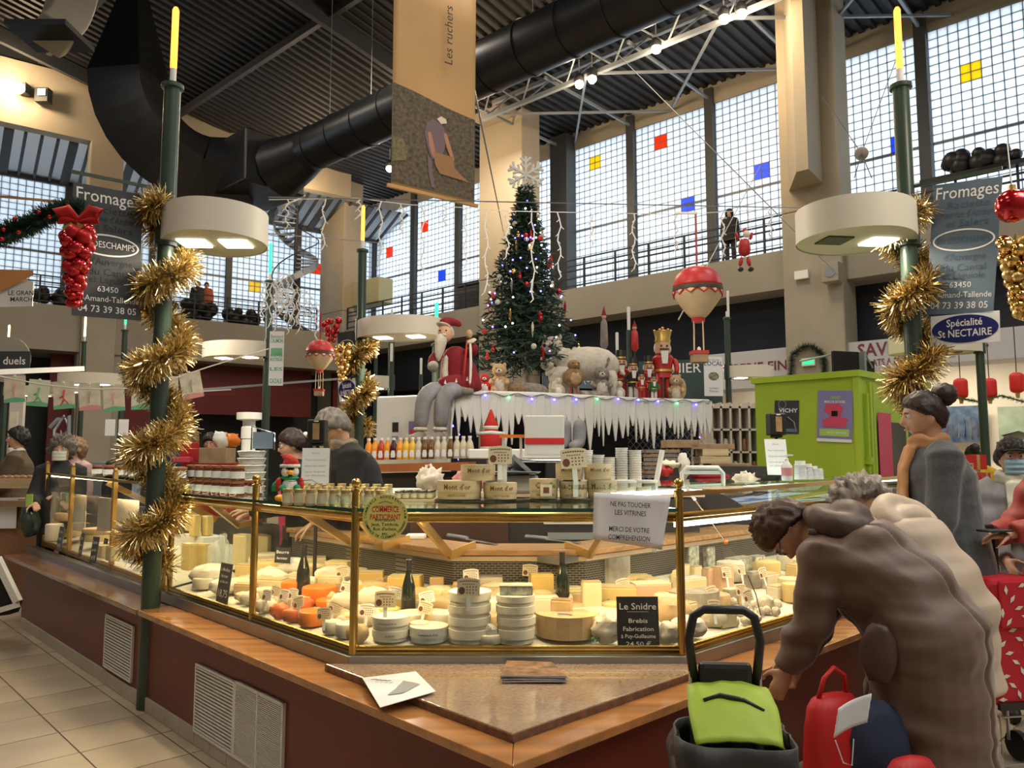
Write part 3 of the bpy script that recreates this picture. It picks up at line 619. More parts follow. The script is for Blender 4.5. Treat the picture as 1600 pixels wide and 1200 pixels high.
# case lamps (the light the strips give)
for (p, q, e) in ((runL(.06, 3.3), cornerL(.06), 10), (cornerL(.06), cornerR(.06), 8), (cornerR(.06), runR(.06, 4.5), 11), (AB(.34, 3.6), AB(.36, 6.8), 9)):
    m_ = (p + q) / 2; l = bpy.data.lights.new('case_strip_lamp', 'AREA'); l.shape = 'RECTANGLE'; l.size = (q - p).length; l.size_y = .03; l.energy = e; l.color = (1, .70, .36)
    o = bpy.data.objects.new('case_strip_lamp', l); COL.objects.link(o); x = (q - p).normalized(); z = V((0, 0, 1)); y = z.cross(x); 
    iny = V((-x.y, x.x, 0)); c = (cornerL(.85) + cornerR(.85)) / 2
    if iny.dot(c - m_) < 0: iny = -iny
    dirv = (V((0, 0, -1)) + iny * .55).normalized(); zz = -dirv; yy = zz.cross(x).normalized()
    M = Matrix((x, yy, zz)).transposed().to_4x4(); M.translation = (m_.x, m_.y, 1.215); o.matrix_world = M
# ---------------------------------------------------------------- lamp posts of the market stalls
def lamp_post(X, Y, ang, glow, label, group=None, z0=0.0, zt=3.89, tube=.52, lamp=True, lit=(1, 1), L=.50, Wd=.34, r=.055, lz=2.85, shade='lampshade', sign=1):
    t = thing('street_lamp', label, 'lamp post', (X, Y, 0), 0, group)
    b = MB(); b.lathe([(r, z0), (r * .92, zt - .02), (r * .92, zt)], 18); part('pole', b, 'greenp', t)
    b = MB(); b.lathe([(r * .9, 0), (r * 1.25, .005), (r * 1.25, .03), (r * .9, .04)], 18, 0, None, (0, 0, zt - .02)); part('collar', b, 'greenp', t)
    b = MB(); b.lathe([(.02, 0), (.02, .10)], 10, 0, None, (0, 0, zt + .02)); part('socket', b, 'tubew', t)
    if glow: b = MB(); b.lathe([(.019, 0), (.021, .01), (.021, tube - .12), (.012, tube - .10)], 10, 0, None, (0, 0, zt + .12)); part('glow_tube', b, glow, t)
    if lamp:
        M = Matrix.Rotation(ang, 4, 'Z'); poly = []
        for k in range(48):
            a = 2 * PI * k / 48; x = math.cos(a); rr = 1 - .30 * max(0, -x) ** 2
            poly.append((L * .93 + L * x, Wd * math.sin(a) * rr))
        h = .205; b = MB(); n = len(poly)
        vs = []
        for (sx, z) in ((1, lz), (1, lz + h), (.97, lz + h), (.97, lz + .012)):
            for p in poly: vs.append((L * .93 + (p[0] - L * .93) * sx, p[1] * sx, z))
        fs = [(i * n + j, i * n + (j + 1) % n, (i + 1) * n + (j + 1) % n, (i + 1) * n + j) for i in range(3) for j in range(n)]
        b.add(vs, fs, 0, True, M); sh = part('lamp_shade', b, shade, t)
        b = MB(); b.prism([(L * .93 + (p[0] - L * .93) * .985, p[1] * .985) for p in poly], lz + .008, lz + .02, 0, M); b.prism([(L * .93 + (p[0] - L * .93) * .97, p[1] * .97) for p in poly], lz + h - .02, lz + h - .008, 0, M); part('lamp_floor', b, 'lampunder', t)
        for k, px_ in enumerate((.55 * L, 1.35 * L)):
            b = MB(); b.box((px_, 0, lz + .004), (.17, .17, .012), 0, M); part('light_panel', b, 'lamppanel' if lit[k] else 'lampoff', t)
        b = MB(); b.lathe([(r * 1.3, lz - .02), (r * 1.3, lz + h + .03)], 14); part('clamp', b, 'greenp', t)
    return t
lamp_post(-2.2, 4.8, .05, 'glow_o', 'green lamp post with glowing orange tube, wrapped in gold tinsel beside the stall ledge', L=.325, Wd=.33, lit=(1, 1))
lamp_post(2.52, 4.8, PI + .12, 'glow_o', 'green lamp post with glowing orange tube behind the woman with the hair bun', L=.37, Wd=.35, lit=(1, 0))
lamp_post(-1.74, 8.8, -.25, 'glow_o', 'slim green lamp post with orange tube between balloon ornament and Santa', L=.5)
lamp_post(-3.32, 10.4, 2.9, 'glow_g', 'green lamp post with green glowing tube hung with a curtain of white lights', L=.5)
lamp_post(-7.35, 14.5, PI, 'glow_g', 'distant lamp post with short green tube behind the row of cards', L=.62, Wd=.4)
lamp_post(-8.95, 16, 2.6, 'glow_w', 'distant lamp post with pale orange tube, beside red wall', L=.6)
lamp_post(-11.2, 17, .2, 'glow_w', 'farthest lamp post at the hall edge with a pale orange tube', L=.6)
lamp_post(3.72, 13.2, .2, None, 'lamp post with unlit white tube behind the canopy end by the blue sign', L=.42)
lamp_post(6.05, 9.9, 2.9, None, 'lamp post with wide pale shade in front of the Asian food sign', L=.56, lit=(0, 0))
lamp_post(-.95, 9.6, 1.2, 'glow_g', 'lamp post with green tube rising right behind seated Santa', lamp=False, zt=2.9)
lamp_post(-2.05, 13.0, PI - .2, None, 'lamp post with white tube above the white refrigerator', L=.45, lz=2.65)
light('lamp_glow', 'AREA', (-1.85, 4.72, 2.83), 22, (1, .85, .62), .12)
light('lamp_glow', 'AREA', (2.2, 4.75, 2.83), 14, (1, .85, .62), .12)
light('lamp_glow', 'AREA', (-1.3, 8.7, 2.83), 30, (1, .85, .62), .15)
light('stall_fill', 'POINT', (.2, 6.0, 3.6), 70, (1, .86, .66), .3)  # unseen point lights above the stalls, without lamp bodies
light('stall_fill', 'POINT', (-4.5, 9.5, 3.4), 60, (1, .86, .66), .3)
light('stall_fill', 'POINT', (3.2, 3.2, 4.0), 60, (1, .86, .66), .4)
# spotlights on the truss
for i, (u, v, o) in enumerate(((905, 130, -2.1), (925, 122, -2.1), (1025, 75, -2.1), (1131, 28, -2.1), (1158, 20, -2.1), (609, 262, -2.1))):
    s, z = rRW(u, v, o); p = RW(s, z, o)
    t = thing('spotlight', ('glaring warm spotlight hung on the truss, ' + ('leftmost of the close pair over the middle windows', 'rightmost of the close pair over the middle windows', 'single one between the two pairs', 'leftmost of the pair next to the big column', 'nearest to the big column', 'peeking out beside the brown banner')[i]), 'spotlight', p)
    b = MB(); b.lathe([(.0, -.02), (.15, 0), (.17, .12), (.07, .28), (0, .3)], 14); part('housing', b, 'dark', t, M=Matrix.Translation((0, 0, .02)))
    b = MB(); b.ball((0, -.05, -.06), .13, 12, 8); part('bulb', b, 'bulb', t)
    b = MB(); b.bar((0, 0, .3), (0, 0, .75), .03, .03); part('bracket', b, 'steel_l', t)
    if i in (0, 2, 4, 5): light('warm_glow', 'POINT', p + V((0, -.3, -.5)), 160, (1, .74, .45), .15)
p = onP(28, 137, LW(0, 0, -.5), nL)
t = thing('spotlight', 'glaring warm spotlight on the beige beam of the left wall', 'spotlight', p)
b = MB(); b.ball((0, 0, 0), .2, 12, 8); part('bulb', b, 'bulb', t); b = MB(); b.box((0, .3, .1), (.3, .3, .35)); part('housing', b, 'dark', t)
light('warm_glow', 'POINT', p + V((.2, -.8, 0)), 260, (1, .74, .45), .2)
p = onP(68, 150, LW(0, 0, -.3), nL); b = MB(); b.box((0, 0, 0), (.45, .3, .5)); b.box((.05, -.18, .05), (.28, .06, .25), 1); solo('floodlight', b, ['dark', 'steel_l'], 'small square floodlight, unlit, beside the glaring lamp on the beige beam', 'floodlight', loc=p)
light('warm_glow', 'POINT', RW(9, 12, -3), 240, (1, .72, .42), .3)  # unseen point lights along the right wall, with no spotlight bodies
light('warm_glow', 'POINT', RW(0.5, 12.2, -3), 200, (1, .72, .42), .3)
light('warm_glow', 'POINT', RW(20, 12.6, -4), 160, (1, .74, .45), .3)
# ---------------------------------------------------------------- tinsel
def tinsel(name, pts, R_, n, mat, label, cat='tinsel', group=None, wd=.0035):
    """a garland of thin foil strips standing out from a core that follows pts"""
    b = MB(); b.tube(pts, .008, 5, 0); L_ = len(pts) - 1
    for k in range(n):
        f = rnd.random() * L_; i = min(int(f), L_ - 1); c = pts[i].lerp(pts[i + 1], f - i); t = (pts[i + 1] - pts[i]).normalized()
        d = V((rnd.gauss(0, 1), rnd.gauss(0, 1), rnd.gauss(0, 1))); d = (d - t * d.dot(t) * .55).normalized(); s_ = d.orthogonal().normalized(); s_.rotate(Matrix.Rotation(rnd.random() * 6.28, 3, d))
        l = R_ * rnd.uniform(.65, 1.08); m_ = c + d * l * .55 + s_ * 0; e = c + d * l + V((rnd.uniform(-.012, .012), rnd.uniform(-.012, .012), rnd.uniform(-.016, .004)))
        h = s_ * wd; q = s_.cross(d) * wd * 1.3
        b.add([c - h, c + h, m_ + h + q, m_ - h + q, e + h * .6, e - h * .6], [(0, 1, 2, 3), (3, 2, 4, 5)])
    return solo(name, b, mat, label, cat, group)
def helix(X, Y, z0, z1, r, pitch, ph=0, sag=0):
    n = int((z1 - z0) / pitch * 18); return [V((X + r * math.cos(ph + 2 * PI * k / 18), Y + r * math.sin(ph + 2 * PI * k / 18), z0 + (z1 - z0) * k / n + sag * math.sin(2 * PI * k / 18))) for k in range(n + 1)]
tinsel('tinsel_garland', helix(-2.2, 4.8, .80, 3.12, .12, .50, 1.2, .04), .135, 12000, 'tinsel', 'thick gold tinsel spiralling down the near green lamp post', wd=.003)
tinsel('tinsel_garland', helix(2.52, 4.8, 1.75, 3.1, .10, .48, .4, .04), .13, 7000, 'tinsel_s', 'pale gold tinsel spiralling on the post behind the bun-haired woman', wd=.003)
tinsel('tinsel_garland', helix(-1.74, 8.8, 1.8, 2.95, .10, .50, .4), .14, 4000, 'tinsel', 'gold tinsel on the slim post beside the small balloon ornament', wd=.005)
# ---------------------------------------------------------------- hanging signs
def board(name, C4, mat, label, cat='sign', thick=.008, parent=None):
    """C4: TL, TR, BR, BL points"""
    TL, TR, BR, BL = C4; r = (TR - TL); u = (TL - BL); c = (TL + TR + BR + BL) / 4; M = frame(c, r, u); w = (r.length + (BR - BL).length) / 2; h = u.length
    o = thing(name, label, cat, (0, 0, 0)) if parent is None else parent
    b = MB(); b.box((0, 0, -thick / 2 - .0005), (w, h, thick)); part('panel', b, mat, o, M=M, bev=.001)
    return o, M, w, h
def oval(mb, cx, cy, rx, ry, z, t=.006, n=32, fill=False, m=0):
    if fill: mb.add([(cx + rx * math.cos(2 * PI * k / n), cy + ry * math.sin(2 * PI * k / n), z) for k in range(n)], [tuple(range(n))], m); return
    vs = []
    for k in range(n):
        a = 2 * PI * k / n; vs += [(cx + rx * math.cos(a), cy + ry * math.sin(a), z), (cx + (rx - t) * math.cos(a), cy + (ry - t) * math.sin(a), z)]
    mb.add(vs, [(2 * k, 2 * k + 1, (2 * k + 3) % (2 * n), (2 * k + 2) % (2 * n)) for k in range(n)], m)
def cheese_sign(C4, mat, faint, label):
    o, M, w, h = board('hanging_sign', C4, mat, label)
    z = .0015
    text('Fromages', .135 * h, 'ink_w', o, off(M, 0, .42 * h, z), width=w * .92, bold=.004)
    for (s_, y) in (('Raclette', .325), ("Fourme d'Ambert", .255), ('et Salers', .185), ("d'Auvergne", -.075), ('du Cantal', -.155), ('et Laguiole', -.215)): text(s_, .075 * h, faint, o, off(M, .04 * w, y * h, z), width=w * (.62 if len(s_) < 12 else .8))
    b = MB(); oval(b, 0, 0, .46 * w, .085 * h, 0, .010); part('oval', b, 'ink_w', o, M=off(M, 0, .055 * h, z))
    text('Ets DESCHAMPS', .07 * h, 'ink_w' if faint == 'ink_f' else 'ink_f2', o, off(M, 0, .055 * h, z + .0005), width=w * .78)
    text('63450', .06 * h, 'ink_w', o, off(M, 0, -.285 * h, z)); text('St-Amand-Tallende', .062 * h, 'ink_w', o, off(M, 0, -.36 * h, z), width=w * .92); text('04 73 39 38 05', .072 * h, 'ink_w', o, off(M, 0, -.44 * h, z), width=w * .84, bold=.004)
    return o
PL = V((-2.2, 4.8, 0)); PR = V((2.52, 4.8, 0))
C4 = [onP(u, v, PL, dL) for u, v in ((122, 284), (229, 304), (213, 505), (105, 490))]
o = cheese_sign(C4, 'slate', 'ink_f', 'dark slate hanging sign lettered Fromages behind red bauble cluster')
b = MB(); b.bar(onP(112, 268, PL, dL), onP(262, 298, PL, dL), .018, .018); part('rod', b, 'greenp', o)
for (u, v) in ((128, 274), (222, 292)): b = MB(); b.bar(onP(u, v, PL, dL), onP(u, v + 14, PL, dL), .006, .006); part('hook', b, 'steel', o)
C4 = [onP(u, v, PR, dR) for u, v in ((1452, 292), (1558, 278), (1560, 484), (1453, 492))]
o = cheese_sign(C4, 'slate2', 'ink_f2', 'grey-blue hanging sign lettered Fromages above the St Nectaire plate')
b = MB(); b.bar(onP(1425, 292, PR, dR), onP(1566, 262, PR, dR), .018, .018); part('rod', b, 'greenp', o)
def nectaire(C4, label):
    o, M, w, h = board('enamel_sign', C4, 'enamel_w', label)
    b = MB(); oval(b, 0, 0, .485 * w, .46 * h, 0, fill=True, n=40); part('oval', b, 'enamel_b', o, M=off(M, 0, 0, .001))
    text('Sp\u00e9cialit\u00e9', .34 * h, 'ink_w', o, off(M, 0, .2 * h, .002), width=w * .52, bold=.012); text('St NECTAIRE', .34 * h, 'ink_w', o, off(M, 0, -.15 * h, .002), width=w * .78, bold=.012)
nectaire([onP(u, v, PR, dR) for u, v in ((1454, 495), (1562, 485), (1562, 533), (1455, 541))], 'white enamel plate with blue oval, St NECTAIRE, under the grey-blue Fromages sign')
nectaire([onP(u, v, V((-1.9, 8.8, 0)), V((.25, 1, 0)).normalized()) for u, v in ((529, 594), (556, 590), (556, 625), (529, 627))], 'small white and blue enamel plate beside the short-haired vendor')
# small slate sign on the slim post
b = MB(); o, M, w_, h_ = board('hanging_sign', [onP(u, v, V((-1.9, 8.8, 0)), V((.25, 1, 0)).normalized()) for u, v in ((529, 520), (556, 516), (556, 588), (529, 592))], 'slate', 'small dark slate sign above the blue and white enamel plate')
b = MB(); oval(b, 0, 0, .42 * w_, .12 * h_, 0, .006); part('oval', b, 'ink_w', o, M=off(M, 0, .2 * h_, .001))
# the tall brown banner
BP = atY(611, 288, 9.0); nB = nL
bl = onP(611, 290, BP, nB); br = onP(741, 321, BP, nB); rr_ = (br - bl); W_ = V((rr_.x, rr_.y, 0)).length; H_ = 3.2
M = frame((bl + br) / 2 + V((0, 0, H_ / 2)), V((rr_.x, rr_.y, 0)), (0, 0, 1)); 
o = thing('hanging_banner', 'tall brown hanging banner printed with a beekeeper at a hive', 'banner')
b = MB(); b.grid(lambda a, c: ((a - .5) * W_, (c - .5) * H_, .03 * math.sin(a * 7) * (c)), 16, 4); part('cloth', b, 'banner', o, M=M, solid=.003)
hp = 1.25
b = MB(); b.grid(lambda a, c: ((a - .5) * W_, -H_ / 2 + .05 + c * (hp - .16 * a), .0035 + .03 * math.sin(a * 7) * (.05 + c * hp) / H_), 16, 4); part('photo_print', b, 'ban_pic', o, M=M)
def bl2(pts, mat, z=.012):
    b = MB(); b.add([((x - .5) * W_, -H_ / 2 + y, z) for x, y in pts], [tuple(range(len(pts)))]); part('print_shape', b, mat, o, M=M)
bl2([(.40, .92), (.46, .98), (.58, .95), (.64, .84), (.62, .66), (.58, .50), (.46, .46), (.41, .60), (.37, .78)], 'ban_fig'); bl2([(.52, 1.0), (.57, 1.05), (.63, 1.03), (.64, .98), (.57, .95)], 'ban_hat')
bl2([(.41, .80), (.45, .80), (.50, .58), (.52, .48), (.47, .50), (.43, .62)], 'skin_p', .013); bl2([(.60, .84), (.64, .84), (.70, .66), (.74, .52), (.70, .52), (.64, .66)], 'skin_p', .013); bl2([(.48, .56), (.72, .56), (.74, .42), (.50, .40)], 'ban_box', .014); bl2([(.50, .40), (.74, .42), (.92, .28), (.56, .30)], 'ban_box', .013); bl2([(.41, .50), (.46, .46), (.47, .30), (.50, .10), (.46, .10), (.42, .30)], 'ban_fig'); bl2([(.0, .62), (.12, .62), (.18, .50), (.16, .36), (.0, .30)], 'ban_leaf')
text('Les ruchers', .17, 'ink_f', o, off(M, .14 * W_, .14, .05) @ Matrix.Rotation(PI / 2, 4, 'Z'), align='LEFT')
b = MB(); b.bar(M @ V((-W_ / 2 - .05, -H_ / 2, 0)), M @ V((W_ / 2 + .05, -H_ / 2, 0)), .04, .04); part('hem_bar', b, 'banner', o)
b = MB(); b.bar(onP(741, 140, BP, nB), RW(8.9, 9.7, 0), .025, .025); part('stay_rod', b, 'steel_l', o)
# ---------------------------------------------------------------- bauble clusters
def ball_mesh(mat, key={}):
    if mat not in key: b = MB(); b.ball((0, 0, 0), 1.0, 20, 12); key[mat] = b.mesh('bauble', mat)
    return key[mat]
def cluster(u, v, Y, h, w, mats, label, n=38, hang=None):
    t = thing('bauble_cluster', label, 'ornament', atY(u, v, Y)); k = 0
    while k < n:
        f = (k + .5) / n; z = -h * f; wr_ = w * (1 - f * .78) * (.75 + .25 * min(1, f * 8)); r = .034 * (1.15 - .45 * f); a = k * 2.4
        ob = wr('bauble', ball_mesh(mats[k % len(mats)]), t, (wr_ * math.cos(a), wr_ * math.sin(a), z + rnd.uniform(-.01, .01))); ob.scale = (r * rnd.uniform(.9, 1.1),) * 3; k += 1
    b = MB(); b.tube([(0, 0, .02), (0, 0, -h)], .012, 6); part('stem', b, 'goldm', t); 
    return t
t = cluster(122, 358, 3.9, .40, .062, ('redball', 'redball', 'redmatte'), 'grape-like cluster of shiny red baubles hanging under a red bow', 40)
for sx in (-1, 1):
    b = MB(); b.tube([(0, 0, .05), (sx * .06, 0, .10), (sx * .11, -.01, .085), (sx * .10, 0, .05), (0, 0, .04)], [.012, .03, .03, .025, .01], 8, ell=.35); part('bow', b, 'ribbon', t)
    b = MB(); b.tube([(0, 0, .05), (sx * .03, .02, 0), (sx * .05, .02, -.07)], [.02, .022, .02], 6, ell=.2); part('ribbon_tail', b, 'ribbon', t)
for sx in (-1, 1): b = MB(); b.box((sx * .03, -.03, .015), (.05, .012, .03), 0, Matrix.Rotation(sx * .5, 4, 'Y')); part('gold_leaf', b, 'goldm', t)
t = cluster(1588, 372, 3.9, .42, .07, ('goldball', 'goldball', 'goldm'), 'grape-like cluster of gold baubles beside the grey-blue Fromages sign', 40)
t = thing('bauble', 'single large glossy red bauble above the gold cluster', 'ornament', atY(1583, 322, 3.9)); wr('sphere', ball_mesh('redball'), t).scale = (.088,) * 3
b = MB(); b.lathe([(.018, .08), (.018, .11), (0, .112)], 10); part('cap', b, 'goldm', t); b = MB(); b.bar((0, 0, .11), (-.01, 0, .35), .004, .004); part('string', b, 'white', t)
t = cluster(536, 538, 8.6, .42, .09, ('goldball', 'goldm'), 'small distant cluster of gold baubles beside the small balloon', 24)
t = cluster(518, 500, 8.7, .25, .10, ('redball', 'redmatte'), 'small distant cluster of red baubles over the small balloon', 18)
# pine garland at upper left
def pine(pts, R_, n, label, mat='pine', name='pine_garland', w0=.0035):
    b = MB(); b.tube(pts, .012, 5, 0); L_ = len(pts) - 1
    for k in range(n):
        f = rnd.random() * L_; i = min(int(f), L_ - 1); c = pts[i].lerp(pts[i + 1], f - i); t = (pts[i + 1] - pts[i]).normalized()
        d = V((rnd.gauss(0, 1), rnd.gauss(0, 1), rnd.gauss(0, 1))); d = (d - t * d.dot(t) * .5).normalized(); s_ = d.orthogonal().normalized() * w0; e = c + d * R_ * rnd.uniform(.6, 1.05)
        b.add([c - s_, c + s_, e + s_ * .3, e - s_ * .3], [(0, 1, 2, 3)])
    return b
gp_ = [atY(u, v, 4.1) for u, v in ((-60, 400), (-20, 378), (15, 362), (45, 352), (75, 335), (110, 328), (130, 330))]
t = thing('pine_garland', 'thick green pine garland with red berries arching to the red bow', 'garland')
part('foliage', pine(gp_, .075, 3800, ''), 'pine', t)
for k in range(12): c = gp_[1 + k % 5] + V((rnd.uniform(-.05, .05), -.05, rnd.uniform(-.06, .03))); ob = wr('berry', ball_mesh('redball'), t, c); ob.scale = (.012,) * 3
b = MB(); b.bar(atY(-80, 300, 4.3), atY(125, 318, 4.3), .012, .012); part('support_rod', b, 'woodboard', t)
# house-shaped hanging sign
o = thing('hanging_sign', 'white house-shaped hanging sign with orange roof, lettered LE GRAND MARCHE', 'sign')
c = [atY(u, v, 4.0) for u, v in ((-40, 480), (50, 478), (52, 440), (0, 425), (-40, 420))]; b = MB(); c0 = sum(c, V()) / 5; M = frame(c0, (1, 0, 0), (0, 0, 1)); Mi = M.inverted()
b.prism([((Mi @ p).x, (Mi @ p).y) for p in c], -.01, 0); part('panel', b, 'paper', o, M=M)
c = [atY(u, v, 3.99) for u, v in ((-40, 448), (0, 456), (52, 430), (52, 422), (-40, 420))]; b = MB(); b.add([tuple(p) for p in c], [(0, 1, 2, 3, 4)]); part('roof_print', b, 'orange_w', o)
text('LE GRAND\nMARCHE', .034, 'ink_k', o, frame(atY(36, 463, 3.985), (1, 0, 0), (0, 0, 1)), bold=.01)
# ---------------------------------------------------------------- string of cards
cards = [(23, 608), (60, 614), (100, 618), (140, 620), (178, 622), (222, 619), (262, 609), (299, 602)]
line_ = [atY(u, v, 7.2) for u, v in ((-40, 575), (0, 588), (60, 600), (110, 606), (150, 608), (200, 607), (270, 592), (330, 572), (420, 545))]
t = thing('bunting_string', 'thin white string that carries the printed Christmas cards', 'string'); b = MB(); b.tube(line_, .006, 5); part('cord', b, 'white', t)
cl = ['leftmost one, mostly hidden by glare', 'green figure printed on it', 'red stick figure printed on it', 'dark lettering, next to the distant lamp post', 'red and green print at its foot', 'partly behind the gold tinsel', 'narrow sliver right behind tinsel', 'tilted, last one on the rising string']
for i, (u, v) in enumerate(cards):
    c = atY(u, v, 7.2); w_, h_ = .2, .25; tl = rnd.uniform(-.1, .1) + (.12 if i > 6 else 0)
    o = thing('bunting_card', 'small printed card on the string, ' + cl[i], 'card', (0, 0, 0), 0, 'cards hung on the string'); M = frame(c, (math.cos(tl), 0, math.sin(tl)), (-math.sin(tl), 0, math.cos(tl)))
    b = MB(); b.box((0, 0, 0), (w_, h_, .002)); part('sheet', b, ('card', 'card_g', 'card', 'card')[i % 4], o, M=M)
    b = MB(); b.add([(-w_ / 2, -h_ / 2, .0015), (w_ / 2, -h_ / 2, .0015), (w_ / 2, -h_ * .36, .0015), (0, -h_ * .30, .0015), (-w_ / 2, -h_ * .38, .0015)], [(0, 1, 2, 3, 4)]); part('print_foot', b, ('pr_g', 'pr_g', 'pr_g', 'pr_p')[i % 4], o, M=M)
    b = MB(); b.tube([(0, -.06, .002), (.0, .0, .002), (.01, .05, .002)], [.012, .02, .03], 8, ell=.1)
    if i in (1, 2): b.tube([(0, 0, .002), (-.04, -.02, .002)], .006, 5); b.tube([(0, -.03, .002), (.04, -.08, .002)], .006, 5); b.tube([(0, -.03, .002), (-.03, -.09, .002)], .006, 5)
    part('print_figure', b, ('pr_p', 'pr_g', 'pr_r', 'ink_gr', 'pr_p', 'pr_g', 'pr_r', 'ink_gr')[i], o, M=M)
    b = MB(); b.box((0, .125, .004), (.02, .02, .008)); part('clip', b, 'white', o, M=M)
# ---------------------------------------------------------------- cheeses and what stands among them
def wob(m, a, f, seed=0):
    return lambda q, p: q + p * (a * noise.noise(p * f + V((seed, 0, 0))))
def c_wheel(r, h, mats=('c_cream', 'c_rind'), seed=0):
    b = MB(); e = min(.012, h * .3); pr = [(0, 0), (r - e, 0), (r - e * .3, e * .3), (r, e), (r, h - e), (r - e * .3, h - e * .3), (r - e, h), (0, h)]
    b.lathe(pr, 24, 0); return b
def c_wedge(r, h, ang, m_in=0, m_rind=1):
    b = MB(); n = 8; poly = [(0, 0)] + [(r * math.cos(ang * (k / n - .5)), r * math.sin(ang * (k / n - .5))) for k in range(n + 1)]
    N_ = len(poly); vs = [(x, y, 0) for x, y in poly] + [(x, y, h) for x, y in poly]
    b.add(vs, [tuple(range(N_))[::-1], tuple(range(N_, 2 * N_))], m_rind); b.add(vs, [(0, 1, N_ + 1, N_), (N_ - 1, 0, N_, 2 * N_ - 1)], m_in)
    b.add(vs, [(i, i + 1, i + 1 + N_, i + N_) for i in range(1, N_ - 1)], m_rind); return b
def place(kind, u, v, wpx, hpx, label, mats, rot=0.0, dz=0.0, group=None, dp=.6, cat='cheese', P=None, name=None, tilt=0.0):
    p = deck(u, v) if P is None else P
    if p is None: return None
    Y = p.y; w_ = px(wpx, Y); h = px(hpx, Y)
    if P is None:
        inn = w_ * (.5 if kind in ('wheel', 'half') else .5 * dp if kind == 'lump' else .0); p = p + V((0, inn, 0))
        for _k in range(30):
            if depth(p) < (inn if inn else w_ * .3) + .03: p = p + V((.25 if p.x < -.7 else -.25 if p.x > .7 else 0, 1, 0)) * .01
            else: break
        p.z = deckz(p)
    p = p + V((0, 0, dz + .0005))
    t = thing(name or 'cheese', label, cat, p, rot, group)
    if tilt: t.rotation_euler = (tilt, 0, rot)
    if kind == 'wheel': part('body', c_wheel(w_ / 2, h), mats, t)
    elif kind == 'half':
        b = c_wedge(w_ / 2, h, PI); part('body', b, mats, t)
        t.rotation_euler = (0, 0, rot + PI / 2)
    elif kind == 'wedge': part('body', c_wedge(w_, h, .9), mats, t, M=Matrix.Translation((0, 0, 0)) @ Matrix.Rotation(PI / 2, 4, 'Z'), bev=.002)
    elif kind == 'block':
        d_ = w_ * dp; b = MB(); b.box((0, d_ / 2, h / 2), (w_, d_, h), 0); part('body', b, mats[0], t, bev=min(.008, h * .12))
        b = MB(); b.box((0, d_ / 2, h + .001), (w_ * .96, d_ * .96, .006), 0); b.box((0, d_ + .001, h / 2), (w_ * .96, .006, h * .9)); part('rind', b, mats[1], t, bev=.002)
    elif kind == 'lump':
        b = MB(); sd = rnd.random() * 9; b.ball((0, 0, h / 2), (w_ / 2, w_ / 2 * dp, h / 2), 18, 12, 0, None, lambda q, q2: q + q2 * (.12 * h * noise.noise(q2 * 2.2 + V((sd, 0, 0)))) + V((0, 0, 0))); part('body', b, mats[0], t)
    return t
def text_arc(body, r, z, size, mat, parent, a0=-PI / 2, name='lettering', squash=1.0):
    """lettering wrapped round an upright cylinder"""
    c = bpy.data.curves.new('t', 'FONT'); c.body = body; c.size = size; c.align_x = 'CENTER'; c.align_y = 'CENTER'; c.offset = .012 * size; c.resolution_u = 1
    o = bpy.data.objects.new('t', c); COL.objects.link(o); me = bpy.data.meshes.new_from_object(o.evaluated_get(bpy.context.evaluated_depsgraph_get())); bpy.data.objects.remove(o)
    for v_ in me.vertices: a = a0 + v_.co.x / r; x, y = r * math.cos(a), r * math.sin(a); v_.co = V((x, y, z + v_.co.y * squash))
    me.materials.clear(); me.materials.append(MAT(mat)); return wr(name, me, parent)
def cbox(p, r, h, label, mats, words=None, group=None, rot=0.0, lidm=None, size=None):
    """round poplar-wood cheese box with its lid"""
    t = thing('cheese_box', label, 'cheese box', p, rot, group)
    b = MB(); b.lathe([(0, 0), (r * .95, 0), (r * .95, h * .62), (0, h * .62)], 28); part('tray', b, mats, t)
    b = MB(); b.lathe([(r * 1.015, h * .34), (r * 1.02, h * .97), (r * .99, h), (r * .97, h * .96), (0, h * .96)], 28); part('lid', b, lidm or mats, t)
    if words: text_arc(words, r * 1.05, h * .58, size or h * .42, 'ink_k', t, squash=1.1)
    return t
TAG = {}
def tag_mesh():
    if not TAG:
        b = MB(); b.prism([(-.032, .0), (.032, .0), (.032, .044), (.02, .048), (0, .050), (-.02, .048), (-.032, .044)], -.0006, .0006); TAG['card'] = b.mesh('card', 'tagc')
        b = MB(); b.prism([(-.032, .0), (.032, .0), (.032, .044), (.02, .048), (0, .050), (-.02, .048), (-.032, .044)], -.0006, .0006); TAG['cardw'] = b.mesh('card', 'tagw')
        b = MB(); b.box((0, -.02, -.002), (.012, .045, .002)); TAG['prong'] = b.mesh('prong', 'white')
        b = MB(); z = .0009
        for k in range(9): x = -.024 + k * .006; b.box((x, .0385 + .0022 * math.cos((k - 4) * .35), z), (.0042, .0032, .0003))
        for k in range(6): b.box((-.015 + k * .006, .0315, z), (.0042, .0022, .0003))
        oval(b, -.019, .014, .0095, .0105, z, fill=True, n=9)
        for k in range(11): b.box((-.004 + (k % 4) * .0085, .024 - (k // 4) * .008, z), (.0036, .0036, .0003), 0, None, .5)
        TAG['print'] = b.mesh('print', 'ink_br')
    return TAG
def price_tag(u, v, label, yaw=0.0, lean=-.15, roll=0.0, s=1.0, P=None, white=False, group='price cards among the cheeses', dz=0.0):
    p = P if P is not None else deck(u, v)
    if p is None: return
    T = tag_mesh(); t = thing('price_tag', label, 'price tag', p + V((0, 0, .040 * s + dz)), 0, group); t.rotation_euler = (PI / 2 + lean, roll, yaw); t.scale = (s,) * 3
    wr('card', T['cardw' if white else 'card'], t); wr('prong', T['prong'], t); wr('print', T['print'], t)
